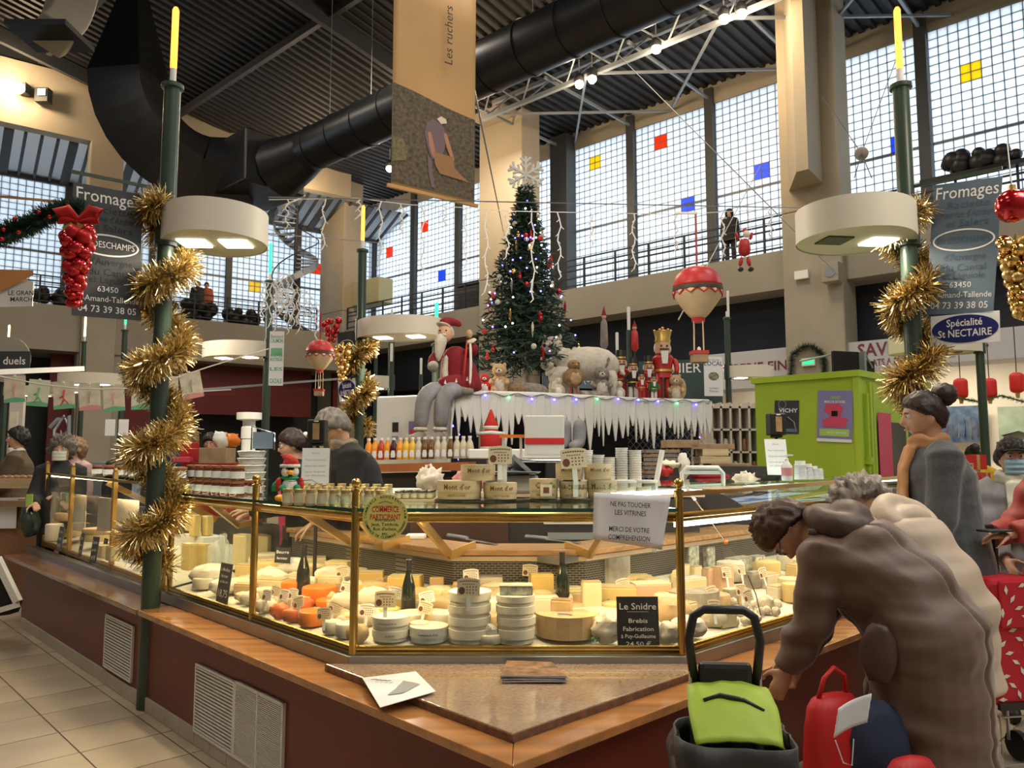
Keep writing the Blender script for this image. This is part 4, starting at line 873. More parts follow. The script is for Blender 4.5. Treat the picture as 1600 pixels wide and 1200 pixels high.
def slate_board(u0, v0, u1, v1, P, lines, label, mat='chalk', yaw=0.0, lean=.12, lw=None, name='chalkboard'):
    """upright little board that spans the pixels given, standing at P's depth"""
    Y = P.y; w_ = px(u1 - u0, Y); h = px(v1 - v0, Y); t = thing(name, label, 'chalkboard', P, yaw); t.rotation_euler = (-lean, 0, yaw)
    b = MB(); b.box((0, 0, h / 2), (w_, .006, h)); part('slate', b, mat, t, bev=.001)
    for (s_, yy, sz, ww) in lines: text(s_, sz * h, 'ink_w', t, Matrix.Translation((0, -.0042, yy * h)) @ Matrix.Rotation(PI / 2, 4, 'X'), width=ww * w_ if ww else None, bold=.006)
    return t
def bottle_wine(u, v, label, hpx):
    p = deck(u, v); h = px(hpx, p.y); k = h / .30
    t = thing('wine_bottle', label, 'bottle', p, 0, 'dark wine bottles standing among the cheeses'); t.scale = (k,) * 3
    b = MB(); b.lathe([(0, 0), (.037, 0), (.040, .006), (.040, .10), (.037, .15), (.027, .19), (.017, .225), (.0145, .25), (.0145, .27), (0, .27)], 20); part('glass_body', b, 'bottle', t)
    b = MB(); b.lathe([(.0155, .235), (.016, .29), (.017, .292), (.017, .30), (0, .30)], 16); part('capsule', b, 'foil', t)
    b = MB(); b.lathe([(.0405, .03), (.0407, .035), (.0407, .075), (.0405, .08)], 20); part('label_band', b, 'foil', t)
# ---- front face of the case
def stack(u, v, wpx, hs, mats, words, lab, lidm=None, group=None, size=None):
    p = deck(u, v); r = px(wpx, p.y) / 2; z = 0
    p = p + V((0, r * .9, 0)); p.z = deckz(p)
    n_ = len(hs)
    for i, hp in enumerate(hs):
        h = px(hp, p.y); pos = ('topmost' if i == n_ - 1 else 'lowest' if i == 0 else 'second from the bottom' if i == 1 else 'second from the top') + ' box of ' if n_ > 1 else ''
        cbox(p + V((rnd.uniform(-.002, .002), 0, z)), r, h, pos + lab, mats, words[i] if i < len(words) else None, group, rnd.uniform(-.3, .3), lidm if i == n_ - 1 else None, size); z += h + .0005
    return p, z, r
p, z, r = stack(606, 1009, 57, (16, 19), 'c_boxw', ('de VICHY', 'Comtesse de Vichy'), 'the pair lettered Comtesse next to the left brass post', size=.011)
price_tag(0, 0, 'price card Comtesse de Vichy with a drawn head, on the leftmost pair of boxes', P=p + V((-.02, -.04, z)), dz=-.02, s=1.5, lean=-.1); pq = p + V((-.02, -.046, z))
p, z, r = stack(668, 1010, 60, (22,), 'c_boxw', ('Comtesse de Vichy',), 'single low cheese box lettered Comtesse de Vichy behind the sill', size=.012)
p, z, r = stack(732, 1012, 66, (20, 18, 17, 19), 'c_boxw', (), 'the four-high stack with a green-rimmed lid', lidm='c_boxw')
b = MB(); oval(b, 0, 0, .026, .026, 0, fill=True); 
price_tag(0, 0, 'price card of the four-high white box stack', P=p + V((0, -r - .012, z - .068)), s=1.55, lean=-.05)
p, z, r = stack(806, 1012, 60, (21, 17, 17, 15), 'c_boxw', (), 'the four-high stack that carries the blue-veined piece')
t = thing('cheese', 'flat blue-veined piece with grey rind on top of the box stack', 'cheese', p + V((0, -.03, z))); b = MB(); b.box((0, .03, .018), (.145, .09, .036)); part('body', b, 'c_blue', t, bev=.003); b = MB(); b.box((0, .03, .0385), (.146, .091, .005)); b.box((.074, .03, .018), (.004, .091, .036)); part('rind', b, 'c_grey', t)
F = [  # kind, u, v, w, h, mats, rot, label
 ('half', 890, 1011, 104, 34, ('c_tan', 'c_tan'), PI, 'crumbly orange-tan half wheel under the upright tan wedge'),
 ('block', 876, 985, 32, 44, ('c_tan', 'c_rind'), -.25, 'upright tan wedge with thick brown rind standing on the crumbly half wheel'),
 ('block', 926, 962, 30, 48, ('c_pale', 'c_tan'), .1, 'tall narrow cream block on parsley leaves in mid case'),
 ('block', 848, 935, 36, 34, ('c_yellow', 'c_yellow'), .15, 'bright yellow cheese block between two bottles'),
 ('block', 850, 968, 44, 30, ('c_white', 'c_white'), .1, 'rough white block under the bright yellow one'),
 ('half', 958, 918, 62, 42, ('c_pale', 'c_grey'), -PI + .2, 'large cut wheel with grey rind at the back under the brass bracket'),
 ('block', 1022, 950, 60, 34, ('c_pink', 'c_pale'), .2, 'pinkish beige brick cheese by the right brass post'),
 ('block', 1000, 918, 44, 16, ('c_cream', 'c_cream'), .25, 'flat cream slab lying on the pinkish brick'),
 ('lump', 950, 1013, 46, 46, ('wrap',), 0, 'big white wrapped cheese left of the Snidre board'),
 ('lump', 1056, 985, 56, 44, ('c_tan',), 0, 'round brownish ball cheese touching right brass post'),
 ('lump', 1046, 1013, 44, 34, ('wrap',), 0, 'white wrapped cheese between Snidre board and right brass post'),
 ('block', 903, 945, 34, 22, ('c_pale', 'c_cream'), 0, 'cream slab right behind the tall narrow block'),
 ('block', 966, 950, 56, 30, ('c_cream', 'c_tan'), -.1, 'wide cream block behind the Snidre board'),
 ('wheel', 930, 985, 90, 16, ('c_white',), 0, 'wide flat white wheel under the tall narrow block'),
 ('block', 578, 918, 40, 22, ('c_yellow', 'c_tan'), .05, 'yellow slab with pinkish top by the left brass post'),
 ('block', 580, 935, 48, 18, ('c_yellow', 'c_cream'), .05, 'long yellow slab under the pinkish-topped one'),
 ('block', 630, 930, 52, 26, ('c_yellow', 'c_cream'), -.1, 'broad yellow block behind the left bottle'),
 ('block', 622, 952, 40, 24, ('c_cream', 'c_tan'), .1, 'cream block hidden half behind a price card'),
 ('lump', 580, 958, 56, 34, ('c_white',), 0, 'soft crumpled white cheese left of the bottle'),
 ('lump', 568, 985, 46, 34, ('c_white',), 0, 'soft white cheese below the crumpled one'),
 ('block', 682, 926, 22, 20, ('c_tan', 'c_yellow'), 0, 'small orange-tan cube behind the tilted price card'),
 ('block', 690, 908, 26, 18, ('c_tan', 'c_yellow'), .05, 'small orange-tan cube on top of its twin'),
 ('wheel', 700, 962, 76, 16, ('c_tan',), 0, 'flat tan wheel right of the left bottle'),
 ('wheel', 702, 945, 66, 15, ('c_cream',), .4, 'flat cream wheel stacked on the tan wheel'),
 ('wheel', 640, 986, 56, 18, ('c_white',), 0, 'low white wheel behind the Comtesse boxes'),
 ('wheel', 694, 990, 44, 24, ('c_boxw',), 0, 'small drum-shaped cheese left of the four-high stack'),
 ('lump', 766, 1010, 24, 30, ('wrap',), 0, 'small cling-wrapped cheese between the two tall stacks'),
 ('block', 760, 930, 50, 24, ('c_paper', 'c_paper'), 0, 'paper-wrapped slab at the back by the perforated riser'),
 ('wheel', 772, 952, 60, 20, ('c_tan',), .2, 'tan wheel behind the stacks'),
 ('wheel', 768, 970, 56, 24, ('c_boxw',), .2, 'pale wheel in between the two tall stacks'),
 ('lump', 900, 912, 34, 34, ('c_grey',), 0, 'dark mouldy cheese by the right bottle neck'),
 ('half', 735, 905, 50, 16, ('c_paper', 'c_paper'), 1, 'brown paper parcel at the riser corner'),
 ('lump', 556, 1010, 36, 30, ('c_tan',), 0, 'small orange-tan cheese at foot of left brass post'),
 ('lump', 552, 935, 30, 26, ('c_white',), 0, 'white cheese seen just behind left brass post'),
 # left face
 ('wheel', 492, 948, 54, 24, ('c_orange',), 0, 'large bright orange wheel on top, beside the bottle'),
 ('wheel', 452, 940, 36, 26, ('c_orange',), 0, 'pale orange wheel behind the price cards'),
 ('wheel', 468, 962, 34, 18, ('c_red',), 0, 'reddish orange cheese stacked under the big orange wheel'),
 ('wheel', 510, 957, 44, 14, ('c_orange',), 0, 'flat orange wheel under the large bright one'),
 ('lump', 432, 972, 34, 24, ('c_red',), 0, 'reddish cheese at the front pane, left of another'),
 ('lump', 452, 978, 34, 22, ('c_red',), 0, 'reddish cheese lowest of the orange group'),
 ('wheel', 478, 988, 44, 22, ('c_orange',), 0, 'small cut orange wheel nearest the sill'),
 ('wheel', 482, 972, 42, 12, ('c_orange',), 0, 'thin orange wheel on the small cut one'),
 ('wheel', 536, 1004, 36, 22, ('c_boxw',), 0, 'white drum of fresh cheese next to the left brass post'),
 ('wheel', 512, 998, 30, 20, ('c_boxw',), 0, 'second white drum of fresh cheese, further from the post'),
 ('wheel', 544, 985, 34, 20, ('c_cream',), 0, 'cream drum cheese behind the white drums'),
 ('lump', 322, 922, 70, 34, ('wrap',), 0, 'long pale wrapped cheese loaf left of the tall price board'),
 ('lump', 345, 935, 50, 26, ('wrap',), 0, 'small pale wrapped loaf under the long one'),
 ('wheel', 412, 888, 52, 16, ('c_pale',), 0, 'pale wheel topmost of the pale pile'),
 ('wheel', 416, 903, 60, 18, ('c_cream',), .2, 'cream wheel in the middle of the pale pile'),
 ('lump', 412, 922, 66, 26, ('c_white',), 0, 'broad white cheese at the base of the pale pile'),
 ('lump', 388, 950, 34, 22, ('c_white',), 0, 'white cheese lump just behind the second brass post'),
 ('lump', 398, 968, 40, 22, ('c_white',), 0, 'white lump nearest the sill beside second brass post'),
 ('lump', 430, 950, 40, 18, ('c_white',), 0, 'white cheese between pale pile and orange wheels'),
 ('block', 524, 902, 40, 22, ('c_pale', 'c_cream'), -.3, 'pale block on a white heap near the left brass post'),
 ('lump', 520, 918, 66, 28, ('c_white',), 0, 'white heap of soft cheese behind the dark bottle'),
 ('block', 512, 930, 38, 26, ('c_pale', 'c_pale'), -.2, 'pale yellow block right of the dark bottle'),
 ('lump', 535, 958, 44, 26, ('c_white',), 0, 'soft white cheese under the white heap'),
 ('lump', 454, 905, 50, 28, ('wrap',), 0, 'white wrapped cheese left of the dark bottle'),
 ('block', 372, 886, 28, 48, ('c_pale', 'c_cream'), -.5, 'tall pale block left of second brass post'),
 ('block', 404, 868, 34, 30, ('c_pale', 'c_tan'), -.4, 'pale block behind the second brass post'),
 ('block', 288, 892, 24, 40, ('c_cream', 'c_pale'), -.7, 'upright cream slab, lower row, closest to the tinsel'),
 ('block', 312, 890, 22, 38, ('c_cream', 'c_pale'), -.7, 'upright cream slab, lower row, next to the plastic bags'),
]
for (k, u, v, w_, h_, mt, ro, lab) in F: place(k, u, v, w_, h_, lab, mt, ro)
for (u, v, h_, lab) in ((290, 855, 32, 'upright cream slab on the upper step, beside the tinsel'), (310, 852, 30, 'upright cream slab with curved top on the upper step'), (284, 838, 30, 'tallest cream slab at the far end of the upper step')):
    p = deck(u, v + 38); place('block', u, v, 17, h_, lab, ('c_cream', 'c_pale'), -.7, P=V((p.x - .02, p.y + .12, .93)))
b_ = MB(); q = deck(300, 890); b_.box((0, 0, 0), (.4, .16, .2)); solo('step_riser', b_, 'white', 'white step carrying the upright cream slabs', 'riser', M=Matrix.Translation((q.x - .01, q.y + .2, .83)) @ Matrix.Rotation(AL + PI / 2, 4, 'Z'))
for (u, v, lab) in ((332, 895, 'crinkled clear plastic bag next to the slabs'), (345, 885, 'crinkled clear plastic bag behind the tall price board')): place('lump', u, v, 20, 48, lab, ('film',), cat='bag', name='plastic_bag')
bottle_wine(473, 935, 'dark wine bottle nearest the orange cheeses', 80); bottle_wine(638, 960, 'dark wine bottle behind the Comtesse boxes', 82); bottle_wine(879, 948, 'dark wine bottle between the yellow block and the tall cream block', 82)
slate_board(966, 937, 1030, 1012, deck(998, 1012), [('Le Snidre', .80, .18, .88), ('______', .74, .1, .5), ('Brebis', .52, .12, .45), ('Fabrication', .36, .12, .72), ('\u00e0 Puy-Guillaume', .22, .11, .82), ('24.50 \u20ac', .07, .12, .6)], 'small chalkboard reading Le Snidre, Brebis, Fabrication')
slate_board(330, 884, 366, 944, deck(346, 943), [('Le Moelleux', .84, .13, .8), ('fermier', .68, .12, .6), ('au lait cru', .54, .1, .7), ('18,75', .24, .26, .8)], 'tall narrow chalkboard with chalked price in the left window', yaw=-.75)
slate_board(425, 845, 452, 868, deck(440, 905) + V((0, 0, .10)), [('Beurre', .7, .3, .8), ('fermier', .3, .25, .7)], 'small chalkboard at the back near a brass bracket', yaw=-.3)
tags = [(662, 905, .5, -.3, 'tilted card at the back before the perforated riser'), (722, 918, .1, .0, 'card at the riser, right of the tilted one'), (736, 934, .0, -.05, 'card with round picture above the four-high stack'), (615, 960, .5, .3, 'leaning card left of the bottle foot'), (668, 968, .05, -.2, 'card leaning right of the bottle foot'), (662, 985, .5, .35, 'long card lettered Comtesse de Vichy lying askew'), (828, 925, .0, .05, 'card in front of the bright yellow block'), (882, 1004, .1, .1, 'card stuck in the crumbly half wheel'), (976, 945, .2, -.2, 'small card beside the pinkish brick'), (442, 962, -.6, 0, 'leftmost card before the orange cheeses'), (456, 960, -.6, 0, 'second card before the orange cheeses'), (466, 975, -.5, -.3, 'leaning card nearest the sill at the orange cheeses'), (520, 985, -.3, .3, 'card leaning over the white drums'), (505, 995, -.3, -.1, 'lowest card in front of the white drums'), (535, 925, -.3, -.2, 'card by the left brass post, upper'), (428, 955, -.6, .1, 'small card next to second brass post'), (540, 950, -.2, .2, 'card by the left brass post, lower'), (572, 990, .2, .1, 'card right of the left brass post'), (415, 962, -.6, 0, 'card between two white lumps')]
for (u, v, ya, ro, lab) in tags: price_tag(u, v, 'cream price card: ' + lab, ya, -.2, ro, s=1.15 if v > 940 else 1.3, white=(v % 2 == 0), dz=.03)
# parsley sprigs
for (u, v) in ((905, 955), (950, 952), (936, 1008)):
    p = deck(u, v); b = MB()
    for k in range(40): c = V((rnd.gauss(0, .015), rnd.gauss(0, .012), rnd.uniform(.0, .02))); s_ = V((rnd.gauss(0, 1), rnd.gauss(0, 1), rnd.gauss(0, .6))).normalized() * .008; q = s_.orthogonal().normalized() * .006; b.add([c - s_, c - q, c + s_, c + q], [(0, 1, 2, 3)])
    solo('parsley_sprig', b, 'parsley', 'green parsley sprig on the cheese deck, ' + {905: 'by the foot of the tall cream block', 950: 'behind the white wrapped cheese', 936: 'at the sill under the white wrapped cheese'}[u], 'parsley', loc=p + V((0, 0, .02)))
# ---- right run
Rr = [
 ('block', 1086, 893, 25, 38, ('c_blue', 'c_grey'), .7, 'tall blue-veined slab nearest the right brass post'), ('block', 1113, 890, 19, 32, ('c_blue', 'c_grey'), .7, 'second tall blue-veined slab from the right brass post'), ('block', 1135, 880, 20, 22, ('c_blue', 'c_pale'), .7, 'third blue-veined slab, on green paper'),
 ('block', 1165, 905, 40, 30, ('c_blue', 'c_grey'), .7, 'wide blue-veined block left of the brown-coated woman'), ('block', 1190, 905, 26, 34, ('c_blue', 'c_grey'), .7, 'dark blue-veined slab at the brown-haired head'), ('block', 1052, 895, 24, 46, ('c_blue', 'c_grey'), .7, 'blue-veined slab seen just left of right brass post'),
 ('block', 1115, 920, 22, 30, ('c_pink', 'c_tan'), .7, 'narrow pink-tan slab next to the wide one'), ('block', 1138, 922, 34, 34, ('c_pink', 'c_tan'), .7, 'wide pink-tan slab beside the narrow one'), ('block', 1073, 905, 20, 20, ('c_pale', 'c_tan'), .7, 'small pale piece with curved rind, at the right brass post'), ('block', 1092, 905, 20, 18, ('c_pale', 'c_tan'), .7, 'small pale piece with curved rind, second from the right brass post'),
 ('block', 1088, 935, 46, 28, ('c_pale', 'wrap'), .5, 'foil-topped pale block in the right run'), ('half', 1090, 965, 90, 30, ('c_tan', 'c_grey'), -2.6, 'big cut wheel in the right run behind the trolley handle'), ('wheel', 1125, 955, 44, 20, ('c_tan',), 0, 'tan wheel behind the trolley handle'),
 ('lump', 1088, 1010, 60, 34, ('wrap',), 0, 'white wrapped cheese at the right-run sill'), ('lump', 1120, 985, 40, 28, ('c_white',), 0, 'pale block behind the trolley handle'), ('block', 1145, 985, 34, 24, ('c_pale', 'c_white'), .6, 'pale block under a yellowish card'), ('block', 1150, 945, 26, 22, ('c_grey', 'c_pale'), .6, 'grey wedge beside the goat cheese logs'),
 ('lump', 1200, 960, 26, 26, ('c_white',), 0, 'half-round goat cheese at the brown sleeve'), ('block', 1185, 920, 26, 24, ('c_grey', 'c_grey'), .6, 'ash-dusted block under the blue-veined slab'),
 ('lump', 1170, 888, 24, 14, ('c_white',), 0, 'white round at the back with green band'), ('block', 1180, 872, 30, 12, ('c_paper', 'c_paper'), .6, 'brown paper packet at the back of the right run')]
for (k, u, v, w_, h_, mt, ro, lab) in Rr: place(k, u, v, w_, h_, lab, mt, ro)
for k in range(16):
    u, v = 1150 + (k % 6) * 13 + rnd.uniform(-3, 3), 952 + (k // 6) * 13 + rnd.uniform(-3, 3) + (1150 - 1150)
    place('lump', u, v, 14, 13, 'small white goat cheese in the pile by the sleeve, %s row, %s' % (('front', 'middle', 'back')[2 - k // 6], ('first from the trolley', 'second from the trolley', 'third from the trolley', 'fourth from the trolley', 'fifth from the trolley', 'last')[k % 6]), ('c_white',), rnd.random() * 3, group='small goat cheeses in a pile', dp=.8)
for k, (u, v, ya) in enumerate(((1137, 925, .6), (1115, 960, .6), (1160, 955, .6), (1195, 925, .7), (1118, 985, .5), (1172, 965, .7), (1160, 920, .7))):
    price_tag(u, v, 'cream price card in the right run: ' + ('by the wide pink-tan slab', 'in front of the big cut wheel', 'in front of the goat cheeses', 'by the brown sleeve', 'inside the trolley handle outline', 'low card on the goat cheese pile', 'between the veined blocks')[k], ya, -.25, .1 * (-1) ** k, s=1.25, dz=.03)
for k in range(26):
    a_ = 1.6 + rnd.random() * 3.2; p = AB(a_, B1 + .12 + rnd.random() * .6); p.z = deckz(p)
    place(rnd.choice(('block', 'wheel', 'lump')), 0, 0, rnd.uniform(30, 46), rnd.uniform(18, 30), 'assorted cheese on the right deck beyond the two bending women', (rnd.choice(('c_pale', 'c_cream', 'c_tan', 'c_white')), 'c_tan'), .7, P=p, group='assorted cheeses on the right deck')
for k, (u, v) in enumerate(((1240, 930), (1260, 900), (1290, 920), (1320, 890))): place('wheel', u, v, 34, 22, 'pale wheel in the right run hidden behind the women, ' + ('nearest', 'second nearest', 'third nearest', 'farthest')[k], ('c_pale',), group='pale wheels behind the women')
# wire price holders
for (u0, v0, u1, v1) in ((1170, 885, 1190, 968), (1046, 895, 1034, 870)): pass
t = thing('lamp_rod', 'thin chrome rod with white tip leaning over the blue cheeses', 'rod'); b = MB(); b.tube([atY(1078, 770, 3.75), atY(1133, 845, 4.0)], .004, 6); part('rod', b, 'chrome', t); b = MB(); b.tube([atY(1074, 764, 3.73), atY(1086, 781, 3.77)], .008, 8); part('tip', b, 'white', t); b = MB(); b.ball(atY(1134, 847, 4.0), .012); part('knob', b, 'c_red', t)
b = MB(); b.tube([deck(1190, 968) + V((0, 0, .0)), deck(1185, 960) + V((-.01, 0, .10)), deck(1185, 960) + V((-.05, 0, .2))], .003, 5); solo('wire_holder', b, 'foil', 'thin curved wire card holder at the goat cheeses', 'holder')
# ---- second case on the left
def in2(u, v, z=.70, dz=0): return atZ(u, v, z) + V((0, 0, dz))
S2 = [('wheel', 110, 850, 60, 26, ('c_cream',), 'large cream wheel under the grey slates, far case'), ('wheel', 112, 826, 56, 12, ('c_tan',), 'crusty wheel on top of the large cream one'), ('wheel', 152, 848, 50, 10, ('c_tan',), 'flat tan wheel at the middle posts'), ('wheel', 150, 858, 52, 12, ('c_cream',), 'flat cream wheel under the tan one'), ('block', 200, 865, 52, 34, ('c_cream', 'c_yellow'), 'huge cream block by the tinsel in the far case'), ('block', 152, 885, 34, 18, ('c_pale', 'c_cream'), 'pale block behind the leaning slates'), ('block', 205, 895, 34, 22, ('c_yellow', 'c_cream'), 'yellow block below the huge cream one'), ('block', 168, 890, 26, 22, ('c_pale', 'c_cream'), 'pale wedge at the third post'), ('wheel', 84, 858, 30, 26, ('c_white',), 'white wheel at the far end of the case')]
zz = {0: .70}
for (k, u, v, w_, h_, mt, lab) in S2:
    z = .72 if v > 870 else .76; 
    if 'on top' in lab: z = .92
    elif 'tan wheel at' in lab: z = .86
    p = in2(u, v - 13, z); place(k, u, v, w_ * .85, h_, lab, mt, -.75, P=p)
for (u0, v0, u1, v1, ya, lab) in ((79, 822, 103, 858, -.8, 'grey slate leftmost in the far case'), (117, 832, 131, 868, -.8, 'narrow grey slate right of the second post'), (137, 838, 152, 878, -.5, 'grey slate leaning in the middle of the far case'), (155, 840, 172, 856, -.8, 'small grey slate behind the leaning one'), (181, 848, 207, 872, -.8, 'grey slate under the huge cream block')):
    p = in2((u0 + u1) / 2, v1 + 2, .71 if v1 > 860 else .74); slate_board(u0, v0, u1, v1, p, [('Tomme', .78, .2, .8), ('de vache', .5, .17, .7), ('14,90', .2, .24, .7)], lab, 'chalkg', ya)
t = thing('notice_board', 'blank white board standing in the far case', 'board'); q0, q1 = atY(152, 828, 6.4), atY(215, 828, 5.9); q1.z = q0.z; M = frame((q0 + q1) / 2 + V((0, 0, .13)), q1 - q0, (0, 0, 1)); b = MB(); b.box((0, 0, 0), ((q1 - q0).length, .27, .008)); part('panel', b, 'wrap', t, M=M)
t = thing('poster_sheets', 'group of printed recipe sheets with small photographs in the far case', 'poster'); q0, q1 = atY(78, 822, 7.4), atY(152, 822, 6.6); q1.z = q0.z; L_ = (q1 - q0).length; M = frame((q0 + q1) / 2 + V((0, 0, .16)), q1 - q0, (0, 0, 1))
for (x0, x1, y0_, y1_, mt) in ((.0, .22, 0, 1, 'sheet_c'), (.23, .48, .5, 1, 'sheet_c'), (.5, .76, 0, 1, 'sheet_c'), (.23, .48, 0, .48, 'photo_a'), (.78, 1, .52, 1, 'photo_b'), (.78, 1, .27, .5, 'photo_b'), (.78, 1, 0, .25, 'photo_b')):
    b = MB(); b.box(((x0 + x1) / 2 * L_ - L_ / 2, ((y0_ + y1_) / 2 - .5) * .32, 0), ((x1 - x0) * L_, (y1_ - y0_) * .32, .002)); part('sheet', b, mt, t, M=M)

# low pieces that fill the gaps between the named cheeses
fl = 0; pts_ = []
for k in range(900):
    if fl >= 70: break
    side = rnd.random()
    if side < .55: p = V((rnd.uniform(-.55, .62), 3.52 + rnd.random() * .68, 0))
    else: p = AB(A1 + .1 + rnd.random() * .65, 1.5 + rnd.random() * 1.7)
    if depth(p) < .09 or any((p - q).length < .105 for q in pts_): continue
    pts_.append(p.copy()); p.z = deckz(p); front = side < .55; near = depth(p) < .3
    lab = 'low %s cheese filling the %s of the %s deck' % (('pale', 'cream', 'white', 'tan')[fl % 4], 'front' if near else 'back', 'corner' if front else 'left')
    place(('lump', 'wheel', 'block')[fl % 3], 0, 0, rnd.uniform(32, 48), rnd.uniform(12, 22), lab, (('c_pale', 'c_cream', 'c_white', 'c_tan')[fl % 4], 'c_tan'), rnd.uniform(-.6, .6), P=p, group='%s cheeses filling the %s of the %s deck' % (('pale', 'cream', 'white', 'tan')[fl % 4], 'front' if near else 'back', 'corner' if front else 'left')); fl += 1
# ---------------------------------------------------------------- on the glass top of the case
ZS = 1.2745
def shelf(u, v, z=ZS): return atZ(u, v, z)
def mo_box(u0, u1, v, hpx, lab, z=ZS, P=None, words="Mont d'or", dy=0):
    p = P.copy() if P is not None else shelf((u0 + u1) / 2, v, z); r = px(u1 - u0, p.y) / 2
    if P is None: p.y += r * .5; p.x *= (p.y) / (p.y - r * .5)
    h = px(hpx, p.y); t = thing('cheese_box', lab, 'cheese box', p, rnd.uniform(-.2, .2))
    b = MB(); b.lathe([(0, 0), (r * .97, 0), (r * .97, h * .6), (0, h * .6)], 30); part('tray', b, 'poplar', t)
    b = MB(); b.lathe([(r * .985, h * .38), (r, h * .38), (r, h), (0, h)], 30); part('lid', b, 'poplar', t)
    if words: text_arc(words, r * 1.035, h * .66, h * .38, 'ink_br', t, squash=1.1); text_arc("HAUT-DOUBS", r * 1.03, h * .2, h * .16, 'ink_br', t)
    return t, p, r, h
def tray(u0, u1, v, lab):
    p = shelf((u0 + u1) / 2, v); r = px(u1 - u0, p.y) / 2; b = MB(); b.lathe([(0, 0), (r * .94, 0), (r, .008), (r * .98, .010), (r * .92, .004), (0, .004)], 32); solo('serving_tray', b, 'tray', lab, 'tray', loc=p + V((0, r * .72, 0)), M=None)
    return p
t1, pA, rA, hA = mo_box(683, 753, 780, 28, 'large round poplar box at the left end of the left tray', z=ZS + .01)
t2, pB, rB, hB = mo_box(755, 808, 780, 25, 'round poplar box at the right end of the left tray', z=ZS + .01)
mo_box(0, 0, 0, 24, 'round poplar box on top of the left tray pair', P=V(((pA.x + pB.x) / 2 - .01, (pA.y + pB.y) / 2 + .02, ZS + .011 + hA)), words="Mont d'or") if False else None
r = px(54, pA.y) / 2; pc = V(((pA.x * .55 + pB.x * .45), pA.y + .01, ZS + .011 + hA)); h = px(24, pc.y)
t = thing('cheese_box', 'round poplar box stacked on the left tray group', 'cheese box', pc, .1); b = MB(); b.lathe([(0, 0), (r * .97, 0), (r * .97, h * .6), (0, h * .6)], 30); part('tray', b, 'poplar', t); b = MB(); b.lathe([(r * .985, h * .38), (r, h * .38), (r, h), (0, h)], 30); part('lid', b, 'poplar', t); text_arc("Mont d'or", r * 1.035, h * .62, h * .38, 'ink_br', t, squash=1.1)
b = MB(); c_ = (pA + pB) / 2; b.lathe([(0, 0), (.24, 0), (.25, .008), (.23, .006), (0, .006)], 36, sx=1, sy=.62); solo('serving_tray', b, 'tray', 'round dark tray under the left group of poplar boxes', 'tray', loc=V((c_.x, c_.y, ZS)))
q = [((827, 872), 30, 'paper-wrapped round box at the left of the right tray', 'Cazelle'), ((874, 918), 26, 'round box behind the small white tag on the right tray', 'VACHERIN'), ((918, 964), 28, 'round box at the right end of the right tray', "Mont d'or")]
ps = [mo_box(a[0], a[1], 779, h_, lab, z=ZS + .01, words=wd) for (a, h_, lab, wd) in q]
b = MB(); c_ = (ps[0][1] + ps[2][1]) / 2; b.lathe([(0, 0), (.26, 0), (.27, .008), (.25, .006), (0, .006)], 36, sx=1, sy=.58); solo('serving_tray', b, 'tray', 'round dark tray under the right group of poplar boxes', 'tray', loc=V((c_.x, c_.y, ZS)))
for (xx, lab, wd) in ((ps[1][1].x - .02, 'poplar box behind the upper price card of the right tray', "Mont d'or"), (ps[2][1].x - .02, 'topmost poplar box at the right end of the right tray', "Mont d'or")):
    r = .072; h = .082; t = thing('cheese_box', lab, 'cheese box', V((xx, ps[1][1].y + .02, ZS + .012 + ps[2][3])), .1)
    b = MB(); b.lathe([(0, 0), (r * .97, 0), (r * .97, h * .6), (0, h * .6)], 30); part('tray', b, 'poplar', t); b = MB(); b.lathe([(r * .985, h * .38), (r, h * .38), (r, h), (0, h)], 30); part('lid', b, 'poplar', t); text_arc(wd, r * 1.035, h * .62, h * .34, 'ink_br', t)
price_tag(0, 0, "price card Mont d'or above the left tray boxes", P=V((pB.x, pB.y - .03, ZS + hB + .03)), s=1.9, lean=-.15)
price_tag(0, 0, 'wide price card before the upper box of the right tray', P=V((ps[1][1].x - .0, ps[1][1].y - .085, ZS + .085)), s=2.1, lean=-.1, roll=-.08)
b = MB(); b.box((0, 0, .055), (.05, .004, .11)); b.box((0, .03, .05), (.05, .06, .004)); solo('card_holder', b, 'white', 'white plastic card holder between the left tray boxes', 'holder', loc=V((pB.x + .01, pB.y - .02, ZS + hB + .001)))
b = MB(); b.box((0, 0, .03), (.06, .004, .06)); b.box((0, -.0025, .03), (.03, .002, .03), 1); solo('box_label', b, ['card', 'ink_br'], 'square paper label with a drawn animal on the wrapped round box', 'label', loc=V((ps[0][1].x + .01, ps[0][1].y - ps[0][2] - .006, ZS + .025)))
b = MB(); b.box((0, 0, .035), (.026, .004, .07)); solo('box_label', b, 'paper', 'narrow white tag hanging on the middle round box', 'label', loc=V((ps[1][1].x + .005, ps[1][1].y - ps[1][2] - .006, ZS + .02)))
